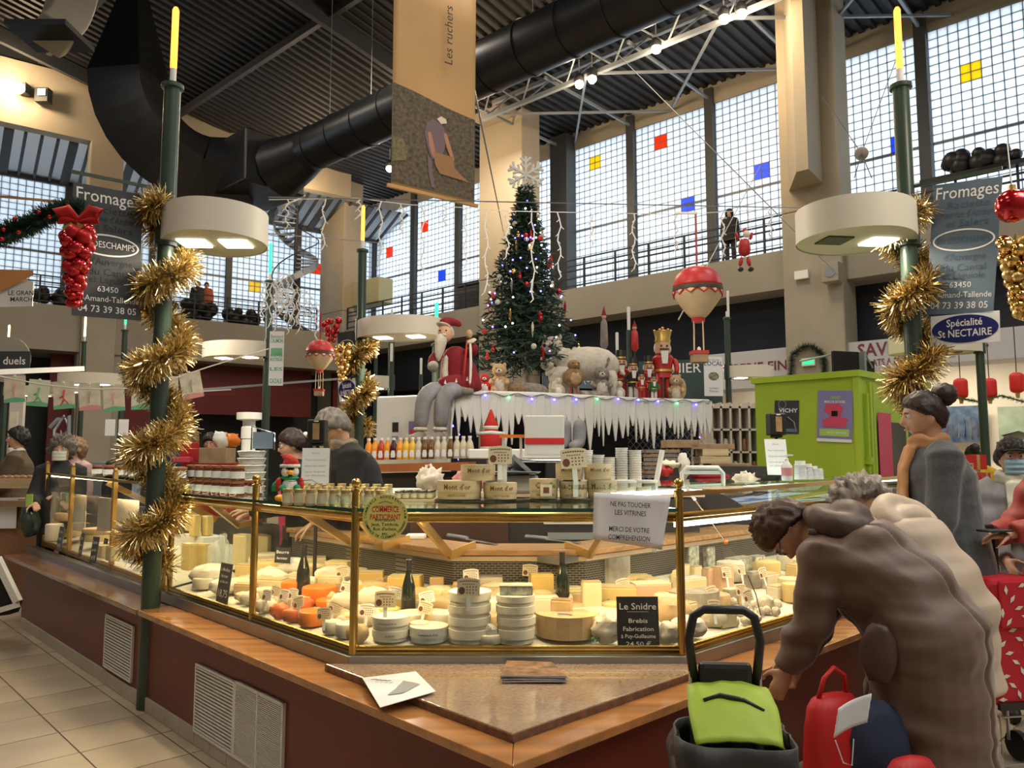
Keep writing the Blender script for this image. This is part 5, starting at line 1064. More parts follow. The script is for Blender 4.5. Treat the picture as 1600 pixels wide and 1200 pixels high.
# small jars with golden lids
def jar_proto(lidm, labm, glass, r=.024, h=.075, name='glass_jar'):
    t = thing(name, 'x y z w', 'jar'); b = MB(); b.lathe([(0, 0), (r * .95, 0), (r, .004), (r, h * .74), (r * .86, h * .8), (r * .86, h * .84), (0, h * .84)], 14); part('glass_body', b, glass, t)
    b = MB(); b.lathe([(r * .96, h * .82), (r * .98, h), (r * .9, h * 1.01), (0, h * 1.01)], 14); part('lid', b, lidm, t); b = MB(); b.lathe([(r * 1.035, h * .14), (r * 1.035, h * .62)], 14); part('label_band', b, labm, t); return t
jp = jar_proto('lidg', 'jar_lab', 'jarglass')
n_ = 0
for row in range(3):
    for k in range(9):
        u = 449 + k * 18.2 + row * 6; v = 789 + k * .4 - row * 7
        p = shelf(u, v); lab = 'small glass jar with golden lid, %s row, %s' % (('front', 'middle', 'rear')[row], ('at the penguin', 'second from the penguin', 'third from the penguin', 'fourth from the penguin', 'middle of the row', 'sixth from the penguin', 'third from the brass post side', 'second from the brass post side', 'last before the wooden tray')[k])
        if n_ == 0: jp.location = p; jp['label'] = lab; jp['group'] = 'golden-lidded jars on the glass shelf'
        else: dup(jp, p, rnd.random() * 3, lab)
        n_ += 1
b = MB(); p = shelf(645, 784); b.box((0, .11, .006), (.22, .26, .012)); solo('wooden_tray', b, 'poplar', 'thin wooden tray under the black-lidded jars', 'tray', loc=p, bev=.002)
jk = jar_proto('lidk', 'jar_lab', 'jarglass', .019, .04); n_ = 0
for row in range(3):
    for k in range(5):
        p = V((p.x, p.y, ZS + .012)); q = shelf(645, 784) + V((-.08 + k * .04, .04 + row * .07, .0125)); lab = 'tiny jar with black lid, %s row of the wooden tray, %s' % (('front', 'middle', 'rear')[row], ('leftmost', 'second from left', 'centre', 'second from right', 'rightmost')[k])
        if n_ == 0: jk.location = q; jk['label'] = lab; jk['group'] = 'black-lidded jars on the wooden tray'
        else: dup(jk, q, 0, lab)
        n_ += 1
# jam jars in two tiers at the far end of the left glass top
jj = jar_proto('redl', 'paper', 'jam', .042, .085); n_ = 0
for tier in range(2):
    for k in range(6):
        pA_ = AB(.34, 3.34 - k * .13, ZS + tier * .088); lab = 'dark jam jar with white label, %s tier, %s' % (('lower', 'upper')[tier], ('farthest', 'second farthest', 'third along', 'fourth along', 'fifth along', 'nearest to the penguin')[k])
        if n_ == 0: jj.location = pA_; jj['label'] = lab; jj['group'] = 'jam jars beside the tinsel'
        else: dup(jj, pA_ , 0, lab)
        n_ += 1
        if tier == 0: dup(jj, AB(.45, 3.34 - k * .13, ZS), 0, 'dark jam jar standing in the hidden back line, ' + ('farthest', 'second farthest', 'third along', 'fourth along', 'fifth along', 'nearest to the penguin')[k])
for k in range(7):
    for tier in range(2):
        dup(jj, AB(.42 + .1 * tier, 3.75 + k * .32, 1.343), 0, 'jam jar on top of the far case, %s line, %s' % (('front', 'back')[tier], ('nearest the post', 'second from the post', 'third from the post', 'in the middle', 'fifth from the post', 'sixth from the post', 'at the far end')[k]), 'jam jars on the far case')
# penguin plush with santa hat
t = thing('plush_penguin', 'plush penguin with red santa hat sitting on the glass shelf', 'toy', shelf(452, 783), .3)
def pt(nm, c, r, m, fn=None, n=14, k=10): b = MB(0); b.ball(c, r, n, k, 0, None, fn); return part(nm, b, m, t)
pt('belly', (0, -.012, .075), (.040, .035, .05), 'plush_w'); pt('back', (0, .01, .075), (.048, .04, .055), 'plush_k'); pt('head', (0, 0, .155), (.050, .045, .042), 'plush_k'); pt('face', (-.02, -.018, .15), (.024, .03, .028), 'plush_w'); pt('face', (.02, -.018, .15), (.024, .03, .028), 'plush_w'); pt('beak', (.0, -.052, .147), (.018, .022, .012), 'beak')
for sx in (-1, 1): pt('foot', (sx * .045, -.06, .02), (.028, .04, .018), 'beak'); pt('mitten', (sx * .035, -.05, .07), (.018, .018, .016), 'plush_g'); pt('wing', (sx * .055, -.01, .085), (.016, .022, .035), 'plush_r'); pt('eye', (sx * .017, -.046, .165), .004, 'black')
b = MB(0); b.tube([(0, 0, .175), (0, 0, .20), (-.015, .01, .225), (-.035, .02, .23)], [.047, .04, .022, .012], 12); part('hat', b, 'plush_r', t); b = MB(0); b.tube([(0, 0, .172), (0, 0, .188)], [.052, .05], 14); part('hat_trim', b, 'plush_w', t); pt('scarf', (0, -.005, .118), (.045, .042, .014), 'plush_g'); b = MB(0); b.tube([(-.04, 0, .115), (-.07, .0, .08), (-.075, .0, .05)], [.014, .018, .016], 8, ell=.5); part('scarf_end', b, 'plush_g', t); pt('sledge', (.02, -.02, .014), (.085, .05, .014), 'plush_r')
b = MB(); b.tube([shelf(455, 783) + V((.0, -.06, .10)), shelf(490, 783) + V((0, -.05, .11)), shelf(530, 790) + V((0, -.05, .05)), shelf(560, 795) + V((0, -.02, .005))], .0018, 5); solo('wire_holder', b, 'black', 'thin black wire running from penguin to the golden-lidded jars', 'wire')
# notices on stands with black dispensers
def notice(u0, v0, u1, v1, Y, lab1, lab2, lean=.15):
    M = frame(atY((u0 + u1) / 2, (v0 + v1) / 2, Y), (1, 0.12, 0), (0, lean, 1)); w_ = px(u1 - u0, Y); h_ = px(v1 - v0, Y); t = thing('notice_stand', lab1, 'notice'); b = MB(); b.box((0, 0, 0), (w_, h_, .002)); part('sheet', b, 'paper', t, M=M)
    for k, (s_, yy) in enumerate((('Avis', .36), ('Pour votre bien', .18), ('lavez les mains', .02), ('merci de garder', -.14), ('vos distances', -.24))): text(s_, h_ * .075, 'ink_gr', t, off(M, 0, yy * h_, .0015), width=w_ * (.3 if k == 0 else .75))
    b = MB(); b.box((w_ * .45, 0, -.05), (.012, h_ * 1.05, .09)); b.box((0, -h_ * .5, -.08), (w_ * 1.1, .02, .15)); part('stand', b, 'black', t, M=M)
    return M
notice(472, 700, 514, 758, 4.6, 'white printed notice on a black stand between the penguin and the grey-haired vendor', '')
notice(1196, 686, 1231, 742, 5.2, 'white printed notice on a black stand before the green kiosk', '')
def dispenser(u, v0, v1, wpx, Y, lab):
    p = atY(u, v1, Y); h = px(v1 - v0, Y); w_ = px(wpx, Y); t = thing('gel_dispenser', lab, 'dispenser', p); b = MB(); b.prism([(-w_ / 2, -.05), (w_ / 2, -.05), (w_ / 2, .05), (-w_ / 2, .05)], h * .1, h); b.prism([(-w_ * .3, -.04), (w_ * .3, -.04), (w_ * .3, .04), (-w_ * .3, .04)], 0, h * .1); part('housing', b, 'black', t, bev=.012)
    b = MB(); b.box((w_ * .02, -.052, h * .55), (w_ * .38, .006, h * .62)); part('window', b, 'c_rind', t); b = MB(); b.box((w_ * .02, -.052, h * .93), (w_ * .25, .004, .006)); part('indicator', b, 'white', t)
    b = MB(); b.lathe([(.012, -.9), (.012, .01)], 8); part('pole', b, 'black', t); return t
dispenser(496, 656, 697, 27, 4.8, 'black gel dispenser with brown window between the two vendors'); dispenser(1213, 646, 684, 25, 5.3, 'black gel dispenser with brown window before the green kiosk')
# round yellow sticker and paper notice on the front pane
t = thing('round_sticker', 'round yellow sticker reading COMMERCE PARTICIPANT on the glass', 'sticker'); c_ = atY(602, 808, 3.405); R_ = px(35, 3.405); M = frame(c_, (1, 0, 0), (0, 0, 1)); b = MB(); b.lathe([(0, -.001), (R_, -.001), (R_, .001), (0, .001)], 40); part('disc', b, 'yellow', t, M=M)
text('COMMERCE\nPARTICIPANT', R_ * .33, 'ink_r', t, off(M, 0, R_ * .16, .0015), bold=.02, width=R_ * 1.36); text('Animations\nJeux, Tombola,\nBon d\'achats,\netc.', R_ * .2, 'ink_k', t, off(M, 0, -R_ * .42, .0015), bold=.01); text('GRAND MARCHE', R_ * .13, 'ink_k', t, off(M, 0, R_ * .46, .0015))
b = MB(); b.tube([(-.3 * R_, .60 * R_, .0015), (0, .70 * R_, .0015), (.3 * R_, .60 * R_, .0015)], .0012, 4); part('roof_mark', b, 'ink_k', t, M=M)
def ring_text(s_, R1, size, a0, a1, flip=False):
    n = len(s_)
    for i, ch in enumerate(s_):
        if ch == ' ': continue
        a = a0 + (a1 - a0) * i / (n - 1); text(ch, size, 'ink_k', t, M @ Matrix.Translation((R1 * math.cos(a), R1 * math.sin(a), .0015)) @ Matrix.Rotation(a + (PI / 2 if flip else -PI / 2), 4, 'Z'), bold=.015)
ring_text('COMMERCE ADHERENT CRAM', R_ * .88, R_ * .16, PI * 1.0, 0.0); ring_text('COMMERCE DE CLERMONT FERRAND', R_ * .88, R_ * .15, PI * 1.08, PI * 1.92, True)
t = thing('paper_notice', 'white sheet taped to the glass asking not to touch the windows', 'notice'); P4 = [atY(u, v, 3.41) for u, v in ((928, 769), (1048, 776), (1034, 859), (926, 842))]; c_ = sum(P4, V()) / 4; M = frame(c_, P4[1] - P4[0], (0, 0, 1)); Mi = M.inverted(); L4 = [Mi @ p for p in P4]
def bil(a, c): return L4[3].lerp(L4[2], a).lerp(L4[0].lerp(L4[1], a), c)
b = MB(0); b.grid(lambda a, c: tuple(bil(a, c) + V((0, 0, .002 * math.sin(a * 9 + c * 5) + .004 * (c - .5) ** 2))), 12, 8); part('sheet', b, 'sheet_w', t, M=M, solid=.0006)
for (s_, u, v, ww) in (('NE PAS TOUCHER', 985, 789, 62), ('LES VITRINES', 985, 802, 48), ('MERCI DE VOTRE', 983, 828, 62), ('COMPREHENSION', 983, 841, 64)):
    text(s_, .030, 'ink_k', t, off(frame(atY(u, v, 3.394), P4[1] - P4[0], (0, 0, 1)), 0, 0, 0), width=px(ww, 3.4), bold=.008)
# leaflets on the ledge and granite
P4 = [atZ(u, v, z) for u, v, z in ((566, 1059, .622), (650, 1049, .624), (681, 1080, .63), (594, 1105, .622))]
t = thing('leaflet', 'white leaflet with a small map lying across granite and ledge', 'leaflet'); b = MB(); b.add([tuple(p) for p in P4] + [tuple(p - V((0, 0, .002))) for p in P4], [(3, 2, 1, 0), (4, 5, 6, 7), (0, 1, 5, 4), (1, 2, 6, 5), (2, 3, 7, 6), (3, 0, 4, 7)]); part('sheet', b, 'paper', t)
def on4(P, a, c, dz=.0015): return P[3].lerp(P[2], a).lerp(P[0].lerp(P[1], a), c) + V((0, 0, dz))
b = MB(); b.add([tuple(on4(P4, a, c)) for a, c in ((.22, .28), (.48, .22), (.86, .40), (.78, .52), (.64, .66), (.58, .58), (.50, .52), (.44, .44))], [tuple(range(8))]); part('map_print', b, 'ink_gr', t); b = MB(); 
for k in range(4): q = on4(P4, .18 + .12 * k * .6, .88 - .04 * k); b.box(tuple(q), (.022, .006, .0004), 0, None, .3); q = on4(P4, .2 + .12 * k * .6, .78 - .04 * k); b.box(tuple(q), (.014, .004, .0004), 0, None, .3)
part('text_print', b, 'ink_gr', t)
for k in range(7):
    t_ = .605 + .0; P4 = [atZ(u + rnd.uniform(-3, 3), v + rnd.uniform(-1.5, 1.5), .622) for u, v in ((795, 1040), (860, 1042), (886, 1067), (784, 1066))]; zz_ = .0035 * k
    b = MB(); b.add([tuple(p + V((0, 0, zz_ + .003))) for p in P4] + [tuple(p + V((0, 0, zz_))) for p in P4], [(3, 2, 1, 0)], 0); b.add([tuple(p + V((0, 0, zz_ + .003))) for p in P4] + [tuple(p + V((0, 0, zz_))) for p in P4], [(4, 5, 6, 7), (0, 1, 5, 4), (1, 2, 6, 5), (2, 3, 7, 6), (3, 0, 4, 7)], 1)
    solo('brochure', b, ['mag', 'mag2'], 'glossy food brochure in the pile on granite, ' + ('lowest', 'second from the bottom', 'third from the bottom', 'middle one', 'third from the top', 'second from the top', 'topmost')[k], 'brochure', 'pile of glossy brochures')
# ---------------------------------------------------------------- tools inside the stall
def board_pt(u, v): return atZ(u, v, 1.0)
for (u0, v0, u1, v1, lab) in ((822, 842, 905, 850, 'long knife with grey handle on the cutting board, right'), (700, 840, 775, 852, 'wide slicer knife lying on the cutting board, left')):
    a, c = board_pt(u0, v0), board_pt(u1, v1); d = (c - a); t = thing('knife', lab, 'knife', (0, 0, 0)); m_ = a + d * .42; b = MB(); b.tube([a + V((0, 0, .014)), a.lerp(m_, .5) + V((0, 0, .016)), m_ + V((0, 0, .014))], [.013, .011, .013], 8); part('handle', b, 'steel_l', t); b = MB(); b.bar(m_ + V((0, 0, .008)), c + V((0, 0, .006)), .035, .003); part('blade', b, 'steel', t)
b = MB(); p = board_pt(650, 842); b.box((0, 0, .015), (.12, .1, .03)); solo('folded_cloth', b, 'paper', 'folded white paper on the cutting board behind the yellow sticker', 'cloth', loc=p, bev=.01)
# back cabinet of the stall and what stands on it
t = thing('back_cabinet', 'dark cabinet in the middle of the stall with steel top', 'cabinet'); b = MB(); b.box((.15, 5.55, .62), (2.2, .7, 1.22)); part('body', b, 'boxdk', t, bev=.01); b = MB(); b.box((.15, 5.55, 1.25), (2.26, .76, .03)); part('worktop', b, 'wrap', t)
b = MB(); b.box((-.35, 5.19, .95), (.66, .02, .45)); part('door', b, 'boxbr', t, bev=.01)
for k in range(3): b = MB(); b.box((.52, 5.185 - .01 * k, 1.08 - .10 * k), (.62 - .05 * k, .03, .045)); part('shelf_rail', b, 'paper' if k != 1 else 'steel_l', t)
ZT = 1.266
for i, (u, n_, lab) in enumerate(((917, 12, 'leftmost tall stack of white plastic tubs'), (935, 10, 'second stack of white plastic tubs, slightly lower'), (952, 9, 'lower middle stack of white plastic tubs'), (972, 13, 'tallest stack of white plastic tubs'), (993, 12, 'rightmost tall stack of white plastic tubs'))):
    p = atY(u, 760, 5.25); p.z = ZT; t = thing('tub_stack', lab, 'tub stack', p, 0, 'white tub stacks on back cabinet')
    for k in range(n_): b = MB(); z = .10 + .016 * k; r_ = .042; b.lathe([(r_ * .93, z - .10 if k == 0 else z - .016), (r_, z - .002), (r_ * 1.06, z), (r_ * 1.06, z + .004)], 14); part('tub', b, 'plasf' if i % 2 else 'plas', t)
for i, (u, r_, lab) in enumerate(((975, .085, 'wide white lidded tub in front of the tub stacks'), (1010, .07, 'small white lidded tub right of the wide one'))):
    p = atY(u, 772, 4.75); p.z = ZS; b = MB(); b.lathe([(0, 0), (r_ * .85, 0), (r_ * .95, .07), (r_, .07), (r_, .085), (0, .085)], 20); solo('plastic_tub', b, 'plas', lab, 'tub', loc=p)
b = MB(); p = atY(1024, 760, 5.2); b.tube([p + V((-.02, 0, -.1)), p + V((.06, .05, .24))], .018, 10); solo('paper_roll', b, 'plas', 'slanting white tube beside the tub stacks', 'tube')
# weighing scale
p = atY(800, 762, 5.0); p.z = ZT; t = thing('weighing_scale', 'steel grocery scale with slanted pan behind the poplar boxes', 'scale', p); b = MB(); b.box((0, .1, .06), (.34, .3, .12)); part('base', b, 'steel_l', t, bev=.02); b = MB(); b.lathe([(0, .15), (.16, .13), (.17, .14)], 20, sx=1.1); part('pan', b, 'steel', t); b = MB(); b.bar((.10, .2, .1), (-.05, .1, .24), .2, .03); part('display', b, 'steel', t)
b = MB(); b.tube([(-.2, 0, 0), (-.2, 0, .18), (-.16, 0, .21), (.30, 0, .21), (.34, 0, .18), (.34, 0, 0)], .012, 8); solo('chrome_frame', b, 'chrome', 'chrome tube frame standing behind the round boxes', 'frame', loc=V((p.x + .18, 5.2, ZT)))
p = atY(850, 712, 5.5); w_ = px(60, 5.5); t = thing('plastic_bin', 'translucent white plastic bin with red stripe', 'bin', p); b = MB(); b.box((0, 0, .14), (w_, .25, .28)); part('body', b, 'plasf', t, bev=.01); b = MB(); b.box((0, -.127, .10), (w_, .004, .045)); part('stripe', b, 'ink_r', t)
t = thing('banknote_scanner', 'white frame stand with orange top next to the translucent bin', 'stand', atY(800, 762, 5.6)); b = MB(); 
for sx in (-.07, .07): b.bar((sx, 0, 0), (sx * .9, 0, .36), .02, .02)
part('legs', b, 'plas', t); b = MB(); b.box((0, 0, .37), (.18, .12, .02)); part('top', b, 'orangep', t)
# white counter platform (fridge top) behind
for (u0, u1, v0, v1, Y, m_, lab) in ((735, 905, 702, 720, 6.6, 'plas', 'long white shelf behind the translucent bin'),):
    b = MB(); a, c = atY(u0, v0, Y), atY(u1, v1, Y); b.box((0, 0, 0), (c.x - a.x, .5, .08)); b.box((-.3, .1, -.75), (.06, .06, 1.4)); b.box((.3, .1, -.75), (.06, .06, 1.4)); solo('white_shelf', b, m_, lab, 'shelf', loc=((a.x + c.x) / 2, Y, a.z - .04), bev=.01)
# carrier bags and cloth
for (u, v, w_, h_, m_, Y, lab) in ((672, 762, 42, 36, 'wrap', 5.2, 'crumpled white plastic bag by the far counter'), (735, 752, 55, 28, 'pinkish', 5.6, 'pink cloth bundle behind the poplar boxes'), (1165, 752, 40, 26, 'wrap', 5.3, 'knotted white plastic bag on the right counter')):
    p = atY(u, v, Y); b = MB(0); b.ball((0, 0, px(h_, Y) / 2), (px(w_, Y) / 2, .1, px(h_, Y) / 2), 20, 14, 0, None, lambda q, p2: q + p2 * (.045 * noise.noise(p2 * 3))); 
    if m_ == 'wrap': b.tube([(-.03, 0, px(h_, Y) * .8), (-.025, 0, px(h_, Y) * 1.15), (.0, 0, px(h_, Y) * 1.2), (.02, 0, px(h_, Y) * .8)], .01, 8)
    solo('plastic_bag' if m_ == 'wrap' else 'cloth_bundle', b, m_, lab, 'bag', loc=V((p.x, p.y, ZT if Y < 5.8 else p.z)))
b = MB(); p = atY(640, 762, 5.0); b.box((0, 0, -.05), (.20, .16, .10)); b.box((0, 0, .005), (.21, .17, .012)); solo('clear_tub', b, 'plasf', 'clear plastic food box left of the white bag', 'tub', loc=V((p.x, p.y, ZT)), bev=.01)
# right counter top pieces: ladder-like handle rack, cups, sanitiser, papers
t = thing('plastic_rack', 'white plastic bread rack with arched handle on the right counter', 'rack', atY(1098, 762, 4.9)); b = MB(); b.tube([(-.13, 0, 0), (-.13, 0, .09), (-.10, 0, .125), (.10, 0, .125), (.13, 0, .09), (.13, 0, 0)], .014, 8); part('arch', b, 'plas', t); b = MB(); b.box((0, 0, .095), (.24, .012, .022)); part('crossbar', b, 'plas', t); b = MB(); b.box((0, .15, .012), (.28, .3, .025)); part('base', b, 'plas', t)
p = atY(1248 + 20, 748, 5.0)
for k, (dx, h_) in enumerate(((0, .12), (.05, .10), (.095, .085), (.135, .07))): 
    b = MB(); b.lathe([(0, 0), (.038, 0), (.032, h_), (.0, h_)], 16)
    for j in range(int(h_ / .014)): b.lathe([(.0385, .006 + j * .012), (.040, .008 + j * .012), (.0385, .010 + j * .012)], 16)
    solo('cup_stack', b, 'plas', 'upturned stack of white cups on the right counter, ' + ('tallest, nearest the sanitiser', 'second tallest', 'third in the descending row', 'lowest one')[k], 'cup stack', loc=V((p.x - .07 + dx, p.y + dx * .5, 1.356)))
t = thing('sanitiser_bottle', 'clear pump bottle of hand sanitiser beside the cup stacks', 'bottle', V((atY(1230, 750, 4.85).x, 4.85, 1.353))); b = MB(); b.lathe([(0, 0), (.032, 0), (.034, .01), (.034, .09), (.015, .115), (.012, .125), (0, .125)], 16); part('bottle_body', b, 'plasf', t); b = MB(); b.lathe([(.012, .12), (.014, .135), (.005, .14), (.005, .16), (0, .16)], 10); b.bar((0, 0, .158), (.04, 0, .158), .012, .01); part('pump', b, 'plas', t); b = MB(); b.lathe([(.0345, .03), (.0345, .08)], 16); part('label_band', b, 'pinkish', t)
for k, (u, v) in enumerate(((1120, 764), (1150, 762))): b = MB(); b.box((0, 0, .002), (.22, .14, .004)); solo('paper_sheet', b, 'poplar', 'flat cream paper lying on the glass of the right counter, ' + ('nearer the brass post', 'further along')[k], 'paper', M=Matrix.Translation(atZ(u, v, 1.353)) @ Matrix.Rotation(.6, 4, 'Z'))
# ---------------------------------------------------------------- snowy canopy behind the stall, with tree, Santa and soft toys
ZC = 2.16; cA = V((-.60, 8.0, 0)); cB = V((2.38, 9.35, 0)); cd_ = (cB - cA).normalized(); cn = V((-cd_.y, cd_.x, 0))
def cedge(u, z=ZC, back=.25):
    p = onP(u, 620, cA + cn * back, cn); return V((p.x, p.y, z))
t = thing('market_canopy', 'island canopy draped in white snow cloth with ragged icicle fringe', 'canopy')
b = MB(); L_ = (cB - cA).length; q = [(cA.x, cA.y), (cB.x, cB.y), (cB.x + cn.x * 2.2, cB.y + cn.y * 2.2), (cA.x + cn.x * 2.2, cA.y + cn.y * 2.2)]; b.prism(q, ZC - .12, ZC - .01); part('roof_panel', b, 'snow', t)
def fringe(P, d, L, seed):
    """ragged strip of icicles cut from thick white felt"""
    b = MB(); r = random.Random(seed); n_ = int(L / .085); nn = V((-d.y, d.x, 0)) * -1
    top = ZC + .015; x = 0.0; k = 0; vs = []
    while x < L:
        w_ = r.uniform(.045, .13); dp_ = r.uniform(.16, .44) ; base = top - r.uniform(.13, .20); pts = [(x, top), (x, base), (x + w_ * .18, base - dp_ * .45), (x + w_ * .45, base - dp_), (x + w_ * .55, base - dp_), (x + w_ * .78, base - dp_ * .5), (x + w_, base - .01), (x + w_, top)]
        o1 = r.uniform(-.012, .012); f = [P + d * px_ + nn * (o1 + .03 + (.02 if z < base - .02 else 0)) + V((0, 0, z)) for px_, z in pts]; g = [p - nn * .018 for p in f]; m = len(f)
        b.add([tuple(p) for p in f] + [tuple(p) for p in g], [tuple(range(m)), tuple(range(m, 2 * m))[::-1]] + [(i, i + m, (i + 1) % m + m, (i + 1) % m) for i in range(m)])
        x += w_ * .82
    return b
part('icicle_fringe', fringe(cA, cd_, L_, 3), 'snow', t)
cE = cA + cn * 2.2; part('icicle_fringe', fringe(cE, -cn, 2.2, 5), 'snow', t)
b = MB(); b.tube([cA + V((0, 0, ZC)), cA.lerp(cB, .3) + V((0, 0, ZC + .01)), cA.lerp(cB, .7) + V((0, 0, ZC - .01)), cB + V((0, 0, ZC))], .035, 8); part('snow_roll', b, 'snow', t)
for (f, off_) in ((.0, .12), (.955, .12), (.0, 2.0), (.955, 2.0)): b = MB(); c = cA + cd_ * (L_ * f + .05) + cn * off_; b.lathe([(.035, 0), (.035, ZC - .1)], 10, 0, None, (c.x, c.y, 0)); part('leg', b, 'black', t)
# string of small lights on the canopy edge and round the two legs
t = thing('light_string', 'dark wire with tiny blue and green bulbs along the snowy edge', 'string lights'); pts = []
for k in range(61): f = k / 60; pts.append(cA.lerp(cB, f) - cn * .05 + V((0, 0, ZC + .01 + .018 * math.sin(k * 1.1) - .01)))
b = MB(); b.tube(pts, .004, 5); part('wire', b, 'black', t)
for k in range(6, 61, 5): b = MB(); b.ball(pts[k] - V((0, 0, .02)), .013, 8, 6); part('bulb', b, ('led_b', 'led_b', 'led_g', 'led_b')[k // 5 % 4], t)
for f in (.0, .955):
    c = cA + cd_ * (L_ * f + .05) + cn * .12; t = thing('light_string', 'blue lights twisted round the canopy leg ' + ('below Santa' if f == 0 else 'at the far right corner'), 'string lights'); pts = [c + V((.045 * math.cos(k), .045 * math.sin(k), .9 + k * .022)) for k in range(52)]; b = MB(); b.tube(pts, .006, 5); part('wire', b, 'black', t)
    for k in range(2, 52, 4): b = MB(); b.ball(pts[k], .013, 6, 5); part('bulb', b, 'led_b', t)
# ---- christmas tree
TB = cedge(822, ZC, .9); tp = onP(812, 290, TB, V((0, 1, 0))); TH = tp.z - ZC
t = thing('christmas_tree', 'tall dark green christmas tree on the snowy canopy', 'tree', TB)
b = MB(); b.lathe([(.05, 0), (.04, .5), (.015, TH)], 8); part('trunk', b, 'bark', t)
b = MB(0); r = random.Random(5)
for k in range(400):
    f = (k / 400) ** .82; z = .42 + (TH - .44) * f; R_ = (.70 * (1 - f) + .05) * r.uniform(.72, 1.08); a = k * 2.399; dr_ = V((math.cos(a), math.sin(a), -.16)); c0 = V((0, 0, z)); e = c0 + dr_ * R_
    b.bar(c0, e, .008, .008)
    for j in range(int(12 + R_ * 36)):
        g = r.uniform(.12, 1.0); c = c0.lerp(e, g); sd = V((r.gauss(0, 1), r.gauss(0, 1), r.gauss(0, .6))).normalized(); l = r.uniform(.07, .14) * (1.15 - .3 * g); w_ = sd.orthogonal().normalized() * .0125; d2 = (sd + dr_ * .6).normalized() * l
        b.add([c - w_ * .5, c + d2 * .5 - w_, c + d2, c + d2 * .5 + w_, c + w_ * .5], [(0, 1, 2, 3, 4)])
part('foliage', b, 'pine', t)
snf = thing('snowflake_topper', 'white felt snowflake on the treetop', 'ornament', TB + V((0, -.05, TH + .12)))
for k in range(6):
    a = PI / 2 + k * PI / 3; d = V((math.cos(a), 0, math.sin(a))); s_ = V((-d.z, 0, d.x)); b = MB(); b.bar(d * .0, d * .23, .03, .045, 0, (0, 1, 0))
    for g in (.09, .16): b.bar(d * g, d * (g + .06) + s_ * .065, .03, .035, 0, (0, 1, 0)); b.bar(d * g, d * (g + .06) - s_ * .065, .03, .035, 0, (0, 1, 0))
    part('arm', b, 'snow', snf, bev=.006)
seen_ = {}
for k in range(46):
    f = r.uniform(.05, .95); z = ZC + .36 + (TH - .44) * f; R_ = .70 * (1 - f) + .06; a = r.uniform(-PI, 0); p = V((TB.x + R_ * math.cos(a) * .98, TB.y + R_ * math.sin(a) * .98, z - .05)); m_ = ('fur_w', 'redball', 'plush_r', 'goldball', 'chrome')[k % 5]
    kind = k % 3
    side = 'left flank' if math.cos(a) < -.33 else 'right flank' if math.cos(a) > .33 else 'front'; band = ('lowest', 'lower', 'middle', 'upper', 'top')[min(4, int(f * 5))]
    b = MB()
    if kind == 0: b.ball((0, 0, 0), .033, 12, 8); nm = 'tree_bauble'; wd = 'round bauble'
    elif kind == 1: b.lathe([(0, -.13), (.012, -.06), (.016, 0), (.006, .05), (0, .06)], 8); nm = 'tree_icicle'; wd = 'long drop ornament'
    else: b.ball((0, 0, 0), (.022, .018, .03), 8, 6); b.ball((0, 0, .04), .017, 8, 6); nm = 'tree_figure'; wd = 'small figure ornament'
    cw = {'fur_w': 'white', 'redball': 'shiny red', 'plush_r': 'matte red', 'goldball': 'golden', 'chrome': 'silver'}[m_]
    key_ = (cw, wd, side, band); seen_[key_] = seen_.get(key_, 0) + 1
    if seen_[key_] > 1: continue
    solo(nm, b, m_, '%s %s on the %s of the tree, %s branches' % (cw, wd, side, band), 'ornament', 'ornaments on the christmas tree', loc=p)
t = thing('light_string', 'blue and white lights among the tree branches', 'string lights')
for k in range(44): f = r.uniform(.03, .95); R_ = .70 * (1 - f) + .05; a = r.uniform(-PI, 0); b = MB(); b.ball((TB.x + R_ * math.cos(a), TB.y + R_ * math.sin(a), ZC + .36 + (TH - .44) * f), .011, 6, 5); part('bulb', b, 'led_b' if k % 3 else 'led_w', t)
b = MB(); b.tube([TB + V(((.70 * (1 - k / 90)) * math.cos(k * .9), (.74 * (1 - k / 90)) * math.sin(k * .9), .36 + TH * .85 * k / 90)) for k in range(88)], .004, 4); part('wire', b, 'black', t)
# ---- seated Santa doll (about life-size child)
def tubep(nm, pts, rad, m, t, n=14, ell=1.0, side=None): b = MB(0); b.tube(pts, rad, n, 0, True, ell, side); return part(nm, b, m, t, sub=1)
def ballp(nm, c, r_, m, t, fn=None, n=16, k=12): b = MB(0); b.ball(c, r_, n, k, 0, None, fn); return part(nm, b, m, t)
fz = lambda a, f, sd=0: (lambda q, p: q + p * (a * noise.noise(p * f + V((sd, 0, 0)))))
S0 = onP(712, 610, cA + cn * .05, cn); S0.z = ZC
t = thing('santa_doll', 'big Santa doll in dark red coat seated on the canopy edge', 'doll', S0); t.scale = (.92,) * 3; 
tubep('coat', [(.06, .08, -.02), (.05, .08, .10), (.02, .06, .30), (-.02, .03, .46), (-.04, .02, .55)], [(.26, .20), (.25, .19), (.21, .17), (.16, .13), (.07, .07)], 'san_r', t, 18)
tubep('coat_trim', [(-.22, -.16, .0), (-.10, -.20, .02), (.06, -.14, .03), (.22, -.05, .02)], [.06, .065, .06, .05], 'fur_g', t); tubep('trim_front', [(-.10, -.12, .08), (-.12, -.13, .26), (-.10, -.1, .44)], [.04, .035, .03], 'fur_w', t)
tubep('coat_skirt', [(-.22, -.12, .06), (0, -.1, .13), (.24, 0, .06)], [.10, .12, .10], 'san_r', t)
